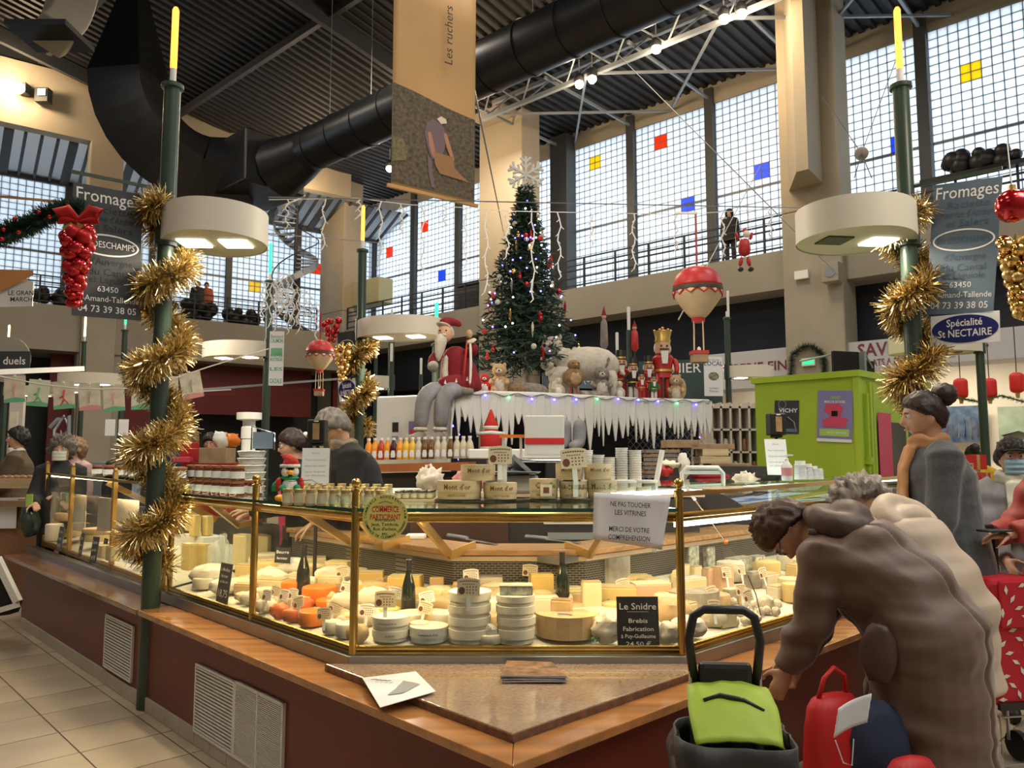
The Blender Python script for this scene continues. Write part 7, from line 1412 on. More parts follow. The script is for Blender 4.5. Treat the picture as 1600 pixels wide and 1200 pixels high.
# shop signs on the right wall
def wsign(u0, u1, vt0, vb0, lab, mat='sgn', o_=-.02):
    s0, z1 = rRW(u0, vt0, o_); _, z0 = rRW(u0, vb0, o_); s1, _ = rRW(u1, 600, o_); t = thing('shop_sign', lab, 'sign'); b = MB(); wbox(b, MR, s0, s1, z0, z1, o_ - .06, o_ + .9); part('panel', b, mat, t, bev=.01); M = frame(RW((s0 + s1) / 2, (z0 + z1) / 2, o_ - .065), eR, (0, 0, 1)); return t, M, s1 - s0, z1 - z0
t, M, w_, h_ = wsign(1312, 1760, 537, 580, 'long pale shop sign in maroon letters, SAVEURS D ASIE')
cx = -w_ / 2
text("SAVEURS D'ASIE", .46, 'letter_m', t, off(M, cx + .33 * w_ , .10, .004), bold=.02, width=.50 * w_); text('PLATS A EMPORTER', .24, 'letter_m', t, off(M, cx + .24 * w_, -.22, .004), bold=.015, width=.26 * w_)
t, M, w_, h_ = wsign(1096, 1245, 556, 612, 'pale shop sign in maroon letters left of the column, LINGERIE FINE', o_=.25)
text('LINGERIE FINE', .36, 'letter_m', t, off(M, .06 * w_, .04, .004), bold=.02, width=.86 * w_)
# pale shop walls behind
t = thing('hanging_sign', 'pale blue vertical sign reading LOCAL beside the lamp post', 'sign'); M = frame(atY(1115, 588, 12.4), (1, .1, 0), (0, 0, 1)); w_, h_ = px(30, 12.4), px(62, 12.4); b = MB(); b.box((0, 0, -.01), (w_, h_, .02)); part('panel', b, 'enamel_w', t, M=M); text('En circuit', .05, 'ink_b', t, off(M, 0, .42 * h_, .001)); text('LOCAL', .10, 'ink_b', t, off(M, 0, .32 * h_, .001), bold=.01); b = MB(); b.ball((0, 0, .001), (.09, .07, .002), 12, 6); part('print_shape', b, 'photo_a', t, M=M); text('contact\nMarche', .05, 'ink_b', t, off(M, 0, -.34 * h_, .001))
t = thing('speaker', 'grey wall loudspeaker beside the big column', 'speaker'); b = MB(); s_, z_ = rRW(1310, 427, -.3); b.box((s_ - .1, -.45, z_), (.42, .35, .5), 0, MR); part('cabinet', b, 'conc', t, bev=.02); b = MB(); b.lathe([(0, 0), (.14, 0), (.14, .01)], 16, 0, frame(RW(s_ - .1, z_, -.63), eR, (0, 0, 1))); part('grille', b, 'steel_l', t)
t = thing('emergency_light', 'small pale emergency light box on the big column', 'light box'); b = MB(); s_, z_ = rRW(1254, 430, -.27); b.box((s_, -.32, z_), (.36, .1, .22), 0, MR); part('case', b, 'plas', t)
s_, z_ = rRW(1261, 563, -.3); t = thing('pine_wreath', 'dark pine garland hung round the green exit sign on the column', 'wreath'); wp = [RW(s_ + dx, z_ + dz, -.35) for dx, dz in ((-.35, -.7), (-.42, -.3), (-.36, .15), (-.1, .36), (.2, .33), (.42, .1), (.46, -.3), (.40, -.7))]; part('foliage', pine(wp, .14, 1500, '', w0=.008), 'pine', t)
t = thing('exit_sign', 'small green glowing exit sign inside the pine garland', 'exit sign'); b = MB(); b.box((s_ + .05, -.33, z_ - .05), (.34, .06, .2), 0, MR); part('case', b, 'plas', t); b = MB(); b.box((s_ + .05, -.365, z_ - .05), (.28, .01, .13), 0, MR); part('pictogram', b, 'exitg', t)
for k, (u, v) in enumerate(((1501, 607), (1546, 607), (1589, 598))):
    Y = 12.5; p = atY(u, v, Y); h = px(32, Y); t = thing('paper_lantern', 'red cylindrical lantern, ' + ('left of the dark post', 'right behind the dark post', 'last one towards the edge of the picture')[k], 'lantern', p, 0, 'red lanterns in the Asian food shop'); r_ = px(10, Y); b = MB(0); b.lathe([(r_ * .5, -h * .5), (r_ * .9, -h * .42), (r_, -h * .3), (r_, h * .3), (r_ * .9, h * .42), (r_ * .5, h * .5)], 16); b.v = [(x * (1 + .05 * math.cos(8 * math.atan2(y, x))), y * (1 + .05 * math.cos(8 * math.atan2(y, x))), z) for x, y, z in b.v]; part('shade', b, 'lantern', t); b = MB(); b.lathe([(r_ * .25, -h * .75), (r_ * .35, -h * .5)], 8); part('tassel', b, 'gold', t); b = MB(); b.bar((0, 0, h * .5), (0, 0, 4.25 - p.z), .01, .01); part('cord', b, 'blackm', t)
gp_ = [atY(u, v, 12.4) for u, v in ((1462, 620), (1500, 622), (1530, 628), (1565, 618), (1600, 628), (1640, 622))]; t = thing('pine_garland', 'thin green garland with gold glints swagged under the lanterns', 'garland'); part('foliage', pine(gp_, .06, 900, '', w0=.006), 'fairy', t)
for (u0, v0, u1, v1, m_, lab) in ((1462, 636, 1536, 692, 'pic_a', 'colourful picture of dancers on the shop wall'), (1560, 636, 1625, 700, 'pic_b', 'landscape picture at the right of the shop wall')):
    P4 = [onP(u, v, RW(0, 0, 2.9), nR) for u, v in ((u0, v0), (u1, v0), (u1, v1), (u0, v1))]; P4[1].z = P4[0].z; P4[2].z = P4[3].z; o, M, w_, h_ = board('wall_picture', P4, m_, lab, 'picture', .04)
    if m_ == 'pic_a':
        for k in range(7): b = MB(); x = (-.4 + .13 * k) * w_; b.tube([(x, -h_ * .36, .004), (x + .02, -h_ * .1, .004), (x, h_ * .1 + .04 * (k % 3), .004)], [h_ * .10, h_ * .05, h_ * .03], 8, ell=.05); part('print_figure', b, ('fur_w', 'pr_r', 'gold', 'fur_w', 'enamel_b', 'skin', 'gold')[k], o, M=M)
    else: b = MB(); b.tube([(-w_ * .4, -.2 * h_, .004), (0, -.1 * h_, .004), (w_ * .4, -.25 * h_, .004)], [h_ * .2, h_ * .14, h_ * .2], 8, ell=.05); part('print_hill', b, 'pine', o, M=M)
for k, (u, v, m_) in enumerate(((1522, 722, 'redp'), (1512, 735, 'poplar'), (1530, 750, 'redp'), (1516, 765, 'poplar'))): p = atY(u, v, 7.5); b = MB(); b.box((0, 0, 0), (.16, .14, .14)); b.box((0, 0, 0), (.03, .145, .145), 1); solo('gift_box', b, [m_, 'gold'], ('red gift box on top of the pile', 'cream gift box second in the pile', 'red gift box third in the pile', 'cream gift box at the bottom of the pile')[k] + ' behind the grey coat', 'gift box', M=Matrix.Translation(p) @ Matrix.Rotation(.3 * k, 4, 'Z'))
b = MB(); p = atY(1520, 778, 7.5); b.box((p.x + .3, p.y, p.z / 2), (1.3, .5, p.z)); solo('display_table', b, 'boxdk', 'dark table carrying the red and cream gift boxes', 'table')
# shelving unit
t = thing('shelving_unit', 'pale cube shelving unit with jars behind the dark post', 'shelving'); X0, X1 = atY(1108, 640, 11.5), atY(1180, 640, 11.5); W_ = X1.x - X0.x
for k in range(6): b = MB(); b.box((X0.x + W_ * k / 5, 11.5, 1.25), (.03, .3, 2.1)); part('upright', b, 'pal', t)
for k in range(7): b = MB(); b.box(((X0.x + X1.x) / 2, 11.5, .25 + .33 * k), (W_, .3, .03)); part('shelf', b, 'pal', t)
b = MB(); b.box(((X0.x + X1.x) / 2, 11.66, 1.25), (W_, .02, 2.1)); part('back_panel', b, 'cream', t)
for k in range(14): b = MB(); x = X0.x + W_ * ((k % 5) + .3 + .3 * (k % 2)) / 5; z = .28 + .33 * (2 + k // 5); b.lathe([(0, 0), (.04, 0), (.04, .14), (.02, .17), (0, .17)], 8, 0, None, (x, 11.45, z)); solo('shelf_jar', b, ('kraft', 'redl', 'pal', 'card_g')[k % 4], '%s jar in the cube shelving, %s row, %s cell' % (('brown', 'red', 'pale', 'greenish')[k % 4], ('lower', 'middle', 'upper')[k // 5], ('first', 'second', 'third', 'fourth', 'fifth')[k % 5]), 'jar', 'jars in the cube shelving')
# ---------------------------------------------------------------- middle background: fridge and juice shelf
t = thing('refrigerator', 'white refrigerator with posters behind the juice bottles', 'refrigerator'); a, c = atY(588, 625, 8.45), atY(692, 612, 8.12); d = c - a; d.z = 0; L_ = d.length + .08; M = frame(a + d.normalized() * L_ / 2 + V((0, 0, 0)), d, (0, 0, 1)); Mz = M.translation.z; M = frame(V((M.translation.x, M.translation.y, 1.08)), d, (0, 0, 1)); b = MB(); b.box((0, 0, -.11), (L_, 2.16, .22)); part('body', b, 'plas', t, M=M, bev=.02)
for (x, y, w_, h_, m_, m2) in ((-.20, .72, .10, .26, 'paper', 'ink_k'), (.04, .62, .15, .36, 'mauve', 'micr')): b = MB(); b.box((x, y, .004), (w_, h_, .006)); part('poster', b, m_, t, M=M); b = MB(); b.box((x, y + .02, .009), (w_ * .75, h_ * .4, .004)); part('poster_print', b, m2, t, M=M); b = MB(); b.box((x, y - h_ * .36, .009), (w_ * .8, h_ * .14, .004)); part('poster_print', b, 'micg' if m_ == 'mauve' else 'ink_gr', t, M=M)
t = thing('juice_shelf', 'orange wooden shelf holding a line of juice bottles', 'shelf'); a, c = atY(560, 732, 7.4), atY(738, 728, 7.2); b = MB(); b.bar(a, c, .3, .075); part('board', b, 'shelf_o', t); b = MB(); b.bar(a - V((0, -.1, .5)), c - V((0, -.1, .5)), .3, .9); part('base', b, 'boxdk', t)
jcol = ['j_o', 'j_o', 'j_r', 'j_o', 'j_p', 'j_o', 'j_y', 'j_y', 'j_c', 'j_b', 'j_b', 'j_c', 'j_c', 'j_b']; jn = {'j_o': 'orange', 'j_r': 'red', 'j_p': 'dark purple', 'j_y': 'yellow', 'j_c': 'clear pale', 'j_b': 'brown'}
a, c = atY(576, 719, 7.3), atY(734, 716, 7.12); n_ = 17; jm = {}
for k in range(n_):
    m_ = jcol[k % 14] if k < 14 else 'j_c'; p = a.lerp(c, k / (n_ - 1)); h = .205; t = thing('juice_bottle', '%s juice bottle with pale label, %s from the vendor' % (jn[m_], ('first', 'second', 'third', 'fourth', 'fifth', 'sixth', 'seventh', 'eighth', 'ninth', 'tenth', 'eleventh', 'twelfth', 'thirteenth', 'fourteenth', 'fifteenth', 'sixteenth', 'seventeenth')[k]), 'bottle', p, 0, 'juice bottles on the orange shelf')
    b = MB(); b.lathe([(0, 0), (.036, 0), (.038, .01), (.038, .10), (.030, .14), (.016, .17), (.015, .185), (0, .185)], 12); part('glass_body', b, m_, t); b = MB(); b.lathe([(.017, .183), (.018, .205), (0, .206)], 10); part('cap', b, 'plas', t); b = MB(); b.tube([(0, -.038, .02), (0, -.039, .05), (0, -.038, .085)], [.018, .022, .014], 8, ell=.12); part('label_band', b, 'paper', t)
# white dispenser tower and stacked trays left of the penguin
t = thing('tray_stack', 'stack of white plastic trays beside the jam jars', 'tray stack', atY(392, 765, 5.6)); t.location.z = 1.2
for k in range(7): b = MB(); b.lathe([(.085, .05 * k), (.10, .05 * k + .035), (.105, .05 * k + .04), (.09, .05 * k + .045)], 14, sx=1.0); part('tray', b, 'plas', t)
b = MB(); p = atY(388, 700, 5.7); b.lathe([(.05, 0), (.05, .12), (.055, .12), (.055, .2), (.045, .21), (.045, .25), (.09, .26), (.09, .31), (0, .31)], 14); solo('pump_tower', b, 'plas', 'white plastic grinder tower above the stacked trays', 'machine', loc=p + V((0, 0, -.05)))
t = thing('card_terminal', 'small chrome frame with dark screen left of the blonde vendor', 'terminal'); M = frame(atY(411, 688, 5.6), (1, .2, 0), (0, 0, 1)); b = MB(); b.box((0, 0, 0), (.14, .12, .02)); part('screen', b, 'slate2', t, M=M); b = MB(); b.tube([(-.08, -.07, 0), (-.08, .1, .0), (.08, .05, 0), (.08, -.07, 0)], .006, 6); part('frame', b, 'chrome', t, M=M)
# vertical green sign, red arrow sign
t = thing('hanging_sign', 'white vertical sign with green lettering on the green-lit post', 'sign'); P4 = [atY(u, v, 9.9) for u, v in ((421, 519), (443, 515), (442, 602), (421, 604))]; c_ = sum(P4, V()) / 4; w_, h_ = px(22, 9.9), px(86, 9.9); M = frame(c_, (1, .1, 0), (0, 0, 1)); b = MB(); b.box((0, 0, -.008), (w_, h_, .015)); part('panel', b, 'enamel_w', t, M=M)
for (s_, y, hh, m_) in (('Bernard', .40, .05, 'ink_gr'), ('CAUMON', .32, .06, 'ink_g'), ('OLIVES', .06, .06, 'ink_g'), ('BOUTEILLES', -.02, .05, 'ink_g'), ('LES', -.2, .05, 'ink_g'), ('CAZALE', -.42, .07, 'ink_g')): text(s_, hh * 1.2, m_, t, off(M, 0, y * h_, .001), width=w_ * .85, bold=.01)
b = MB(); b.box((0, 0, 0), (w_ * .8, h_ * .14, .002)); part('green_band', b, 'pr_g', t, M=off(M, 0, .12 * h_, .0))
b = MB(); p = atY(342, 610, 14); b.box((0, 0, 0), (.58, .03, .15)); b.box((-.02, -.02, 0), (.5, .01, .02), 1, Matrix.Rotation(-.06, 4, 'Y')); solo('arrow_sign', b, ['redwall', 'paper'], 'dark red arrow sign on the far wall right of the tinsel', 'sign', loc=p)
# long beam lamp + stair + arch at the left
b = MB(); b.bar(atY(-20, 582, 8.5), atY(130, 576, 9.5), .05, .06); solo('awning_bar', b, 'plas', 'long white awning bar above the string of cards', 'bar')
b = MB(); b.bar(atY(300, 610, 10), atY(530, 512 + 80, 11.5), .03, .03); solo('rail_bar', b, 'steel_l', 'thin grey rail crossing behind the vertical green sign', 'bar')
b = MB(); 
for k in range(3): b.bar(LW(9.0, 1.1 + k * .22, -.4), LW(7.4, 2.6 + k * .22, -.4), .05, .05)
solo('stair_handrail', b, 'black', 'dark sloping stair handrail against the beige pier', 'handrail')
t = thing('hose_arch', 'grey curved hose hanging before the dark red wall', 'hose'); b = MB(); b.tube([atY(78, 668, 12), atY(90, 655, 12), atY(108, 650, 12), atY(107, 690, 12)], .03, 8); b.tube([atY(84, 700, 12), atY(85, 672, 12), atY(100, 650, 12.2), atY(108, 668, 12)], .022, 8); part('tube', b, 'steel_l', t)
t = thing('shop_sign', 'round-topped grey sign with dark band at the far left', 'sign'); M = frame(atY(12, 562, 14), (1, 0, 0), (0, 0, 1)); b = MB(); b.lathe([(0, -.02), (.42, -.02), (.42, .02), (0, .02)], 24); part('disc', b, 'fascia', t, M=M); b = MB(); b.box((0, -.02, .03), (.86, .34, .02)); part('band', b, 'slate', t, M=M); text('duels', .2, 'ink_w', t, off(M, .15, -.03, .045), bold=.01)
b = MB(); p = atY(25, 675, 10); b.box((0, 0, 0), (.18, .05, .9)); b.box((-.02, -.03, .15), (.10, .01, .22), 1); b.box((0, -.03, -.15), (.13, .01, .2), 2); solo('notice_column', b, ['pal', 'card_g', 'slate'], 'pale narrow notice column behind the brown-coated shopper', 'notice', loc=p)
for (u, v, lab) in ((172, 668, 'white sheet pinned on the dark post, left one'), (193, 668, 'white sheet pinned on the dark post, right one')): b = MB(); b.box((0, 0, 0), (.13, .01, .22)); solo('pinned_sheet', b, 'paper', lab, 'notice', loc=atY(u, v, 10.4))
# far counters on the left
t = thing('vegetable_counter', 'wooden market counter at the left edge', 'counter'); a, c = atY(-60, 780, 8.0), atY(52, 780, 8.0); b = MB(); b.box(((a.x + c.x) / 2, 8.3, .5), (c.x - a.x, .7, 1.0)); part('body', b, 'ledge_d', t); b = MB(); b.box(((a.x + c.x) / 2, 8.25, 1.03), (c.x - a.x + .06, .8, .06)); part('top', b, 'kraft', t); b = MB(); b.box((a.x + .35, 7.92, .93), (.55, .01, .3)); part('paper_sign', b, 'paper', t)
t = thing('tomato_crate', 'wooden crate filled with red tomatoes at the left edge', 'crate'); p = atY(30, 762, 8.1); b = MB(); w_ = .42
for (dx, dy, sx, sy) in ((0, -.14, w_, .015), (0, .14, w_, .015), (-w_ / 2, 0, .015, .3), (w_ / 2, 0, .015, .3)): b.box((dx, dy, .05), (sx, sy, .1))
b.box((0, 0, .005), (w_, .28, .01)); part('crate_body', b, 'poplar', t, loc=p)
for k in range(18): b = MB(); b.ball((0, 0, 0), .032, 8, 6); solo('tomato', b, 'redl', 'red tomato in the wooden crate at the left edge', 'tomato', 'tomatoes in the wooden crate', loc=p + V((-.17 + .068 * (k % 6), -.09 + .09 * (k // 6), .10)))
for (u0, u1, v0, Y, m_, lab) in ((150, 300, 722, 10.5, 'steel_l', 'grey steel counter behind the knit-hatted shopper'), (300, 380, 722, 9.5, 'redp', 'red counter front beside the dark-haired man')):
    a, c = atY(u0, v0, Y), atY(u1, v0, Y); b = MB(); b.box(((a.x + c.x) / 2, Y, a.z / 2), (c.x - a.x, .6, a.z)); solo('market_counter', b, m_, lab, 'counter')
for k, (u, v, w_, h_, Y, m_, lab) in enumerate(((340, 712, 42, 24, 8.6, 'kraft', 'brown cardboard box above the jam jars'), (302, 710, 24, 18, 8.8, 'redp', 'red crate left of the cardboard box'), (296, 697, 16, 12, 8.9, 'redp', 'small red crate stacked on the red crate'), (292, 718, 26, 8, 8.7, 'micr', 'flat pinkish box under the red crates'))):
    b = MB(); b.box((0, 0, 0), (px(w_, Y), .3, px(h_, Y))); solo('box', b, m_, lab, 'box', loc=atY(u, v, Y), bev=.006)
for (u, v, w_, h_, Y, m_, lab) in ((345, 688, 22, 26, 8.8, 'plas', 'white carrier bag behind the cardboard box'), (362, 688, 26, 20, 8.9, 'orangep', 'orange and white carrier bag by the tray stack'), (47, 815, 26, 46, 7.5, 'greenp', 'dark green bag hanging at the end of the far case')):
    b = MB(0); b.ball((0, 0, 0), (px(w_, Y) / 2, .1, px(h_, Y) / 2), 14, 10, 0, None, lambda q, p2: q + p2 * (.04 * noise.noise(p2 * 3))); solo('carrier_bag', b, m_, lab, 'bag', loc=atY(u, v, Y))
b = MB(); b.box((0, 0, 0), (.06, .01, .12)); solo('green_tag', b, 'micg', 'bright green tag on the dark bag at the case end', 'tag', loc=atY(46, 782, 7.4))
b = MB(); p = atZ(-15, 930, 0); b.add([tuple(atY(u, v, 6.2)) for u, v in ((-60, 850), (-5, 872), (28, 940), (22, 958), (-60, 968))], [(0, 1, 2, 3, 4)]); ob = solo('striped_bag', b, 'plush_k', 'black and white shopping bag cut by the left edge', 'bag', solid=.12); b = MB(); b.bar(atY(-5, 872, 6.1), atY(28, 940, 6.1), .05, .05); b.bar(atY(28, 945, 6.1), atY(-40, 965, 6.1), .05, .04); part('white_edge', b, 'plush_w', ob)
# spiral staircase on the left gallery
sp, z_ = rLW(462, 400, 1.6); t = thing('spiral_staircase', 'dark spiral staircase before the left glass-block windows', 'staircase'); cc = LW(sp, 0, 1.6); b = MB(); b.lathe([(.08, 6.8), (.08, 13.2)], 10, 0, None, (cc.x, cc.y, 0)); part('centre_pole', b, 'dark', t); hp_ = []; sp_ = []
for k in range(30):
    a = k * .36 + 1.0; z = 7.0 + k * .2; d = V((math.cos(a), math.sin(a), 0)); s_ = V((-d.y, d.x, 0)); b = MB(); b.prism([(.06 * s_.x, .06 * s_.y), (d.x * .95 + s_.x * .19, d.y * .95 + s_.y * .19), (d.x * .95 - s_.x * .19, d.y * .95 - s_.y * .19), (-.06 * s_.x, -.06 * s_.y)], z, z + .04, 0, Matrix.Translation((cc.x, cc.y, 0))); part('tread', b, 'steel_l', t); hp_.append(V((cc.x, cc.y, z + 1.0)) + d * .98); sp_.append(V((cc.x, cc.y, z)) + d * .98)
    if k % 3 == 0: b = MB(); b.bar(sp_[-1], hp_[-1], .025, .025); part('baluster', b, 'dark', t)
b = MB(); b.tube(hp_, .025, 6); part('handrail', b, 'dark', t); b = MB()
for k in range(29): b.bar(sp_[k], sp_[k + 1], .02, .26)
part('stringer', b, 'steel_l', t)
s_, z_ = rRW(582, 458, .8); b = MB(); b.box((s_, .8, z_), (1.9, .8, 1.1), 0, MR); solo('air_unit', b, 'pal2', 'pale olive ventilation box on the gallery behind the slim post', 'box', bev=.03)
s_, z_ = rRW(735, 470, .6); b = MB(); b.box((s_, .8, 7.1 + .5), (1.1, .7, 1.0), 0, MR); b.box((s_, .8, 7.1 + 1.05), (1.2, .8, .1), 0, MR); solo('wheelie_bin', b, 'slate', 'dark container on the gallery left of the christmas tree', 'bin', bev=.03)
for (u, lab) in ((1500, 'dark tangle of plants on the gallery tray, right group'), (1545, 'dark plant heap on the gallery tray, far right')):
    s_, z_ = rRW(u, 285, .0); b = MB(0)
    for k in range(9): b.ball((s_ + rnd.uniform(-.6, .6), .1, 8.25 + rnd.uniform(0, .35)), rnd.uniform(.12, .25), 8, 6, 0, MR)
    b.box((s_, .1, 8.13), (1.7, .3, .1), 0, MR); solo('planter', b, 'black', lab, 'planter')
for k, (sa, lab) in enumerate(((8.4, 'dark planter heap on the left gallery under the spiral stairs side'), (6.6, 'dark planter heap in the middle of the left gallery'), (4.4, 'dark planter heap behind the green-lit post'), (11.6, 'dark planter heap behind the slate Fromages sign'))):
    b = MB(0)
    for j in range(12): b.ball((sa + rnd.uniform(-.9, .9), .5, 6.95 + rnd.uniform(0, .5)), rnd.uniform(.15, .3), 8, 6, 0, ML)
    solo('planter', b, 'black', lab, 'planter')
t = thing('cable_weight', 'round dark weight on crossed cables above the right lamp shade', 'weight'); p = atY(1346, 240, 5.6); b = MB(); b.ball(p, .05, 14, 10); part('weight', b, 'fur_g', t)
for (u, v, Y) in ((1285, 150, 8), (1405, 80, 6.5), (1335, 278, 4.9), (1362, 278, 4.9)): b = MB(); b.bar(p, atY(u, v, Y), .005, .005); part('cable', b, 'blackm', t)
for k, (a_, c_) in enumerate((((420, 308, 5.2), (1258, 325, 5.0)), ((420, 365, 8), (600, 380, 14)), ((960, 80, 16), (1310, 430, 10)), ((1060, 500, 9), (1190, 255, 20)))): b = MB(); b.bar(atY(*a_), atY(*c_), .006 if k == 0 else .012, .006 if k == 0 else .012); solo('stay_cable', b, 'wire', ('thin cable between the two near lamp shades', 'thin cable from the near shade to the corner', 'long thin cable crossing the middle windows downward', 'long thin cable rising across the middle windows')[k], 'cable')
# ---------------------------------------------------------------- people
def remesh(mb, vox, sm=3, mats='skin', name='m', quilt=None):
    me = mb.mesh('tmp', mats); o = bpy.data.objects.new('tmp', me); COL.objects.link(o)
    m = o.modifiers.new('r', 'REMESH'); m.mode = 'VOXEL'; m.voxel_size = vox; m.use_smooth_shade = True
    if sm: s_ = o.modifiers.new('s', 'SMOOTH'); s_.iterations = sm; s_.factor = .5
    r = bpy.data.meshes.new_from_object(o.evaluated_get(bpy.context.evaluated_depsgraph_get())); bpy.data.objects.remove(o); bpy.data.meshes.remove(me)
    r.name = name; r.materials.clear(); r.materials.append(MAT(mats))
    if quilt:
        r.update(); co = [v_.co.copy() for v_ in r.vertices]; no = [v_.normal.copy() for v_ in r.vertices]
        for v_, c, n_ in zip(r.vertices, co, no): v_.co = c + n_ * quilt(c)
    r.polygons.foreach_set('use_smooth', [True] * len(r.polygons)); return r
def gs(a, b): return math.exp(-a * a - b * b)
def headfn(q, p):
    x, y, z = q; t = max(0, -p.z)
    x *= 1 - .30 * t ** 1.3
    if p.y < 0: y *= 1 - .30 * t
    else:
        y *= 1 - .06 * t
        y += .030 * gs(x / .012, (z + .022) / .017) + .013 * gs(x / .010, (z - .004) / .020) - .009 * (gs((x - .031) / .016, (z - .010) / .012) + gs((x + .031) / .016, (z - .010) / .012)) + .005 * gs(x / .05, (z - .034) / .012) + .007 * gs(x / .022, (z + .056) / .010) + .010 * gs(x / .022, (z + .092) / .016) + .004 * (gs((x - .045) / .02, (z + .03) / .02) + gs((x + .045) / .02, (z + .03) / .02))
    return V((x, y, z))
HR = (.075, .094, .115)
def hairfn(th, front=.50, side=-.25, back=-.85, nz=.012, seed=0, top=0.0):
    def f(q, p):
        hz = front + (side - front) * min(1, (1 - p.y)) if p.y > 0 else side + (back - side) * min(1, -p.y)
        k = max(0.0, min(1.0, (p.z - hz) / .22 + .5)); k = k * k * (3 - 2 * k)
        b = headfn(q, p); n_ = nz * noise.noise(V((p.x * 7, p.y * 7, p.z * 1.8)) + V((seed, 0, 0))) + .65 * nz * noise.noise(V((p.x * 22, p.y * 22, p.z * 3)) + V((seed, 0, 0)))
        return b + p * (-.012 * (1 - k) + k * (th + n_ + top * max(0, p.z)))
    return f
def hand(mb, w_, d, nrm, s=1.0, curl=.5, side=1):
    """palm, four unequal bent fingers and a thumb; w_ wrist, d direction, nrm back of the hand"""
    d = V(d).normalized(); n = V(nrm); n = (n - d * n.dot(d)).normalized(); c = d.cross(n) * side
    mb.tube([w_ - d * .02, w_ + d * .03 * s, w_ + d * .075 * s, w_ + d * .09 * s], [(.024 * s, .018 * s), (.035 * s, .016 * s), (.038 * s, .015 * s), (.034 * s, .012 * s)], 10, 0, True, 1, c)
    for i, (o_, l) in enumerate(((-.028, .070), (-.010, .080), (.010, .075), (.028, .058))):
        b0 = w_ + d * .080 * s + c * o_ * s; a = curl; q = [b0 - d * .02 * s]; dd = d.copy(); p = b0
        for j, f in enumerate((.45, .32, .23)): q.append(p); dd = (d * math.cos(a * (j + .3)) - n * math.sin(a * (j + .3))); p = p + dd * l * f * s
        q.append(p); mb.tube(q, [.0095 * s, .0095 * s, .009 * s, .0085 * s, .0065 * s], 7)
    b0 = w_ + d * .02 * s - c * .026 * s; q = [b0, b0 + (d * .6 - c * .8 - n * .2) * .035 * s, b0 + (d * 1.1 - c * .9 - n * .5) * .055 * s, b0 + (d * 1.5 - c * .8 - n * .8) * .062 * s]; mb.tube(q, [.014 * s, .012 * s, .010 * s, .007 * s], 7)
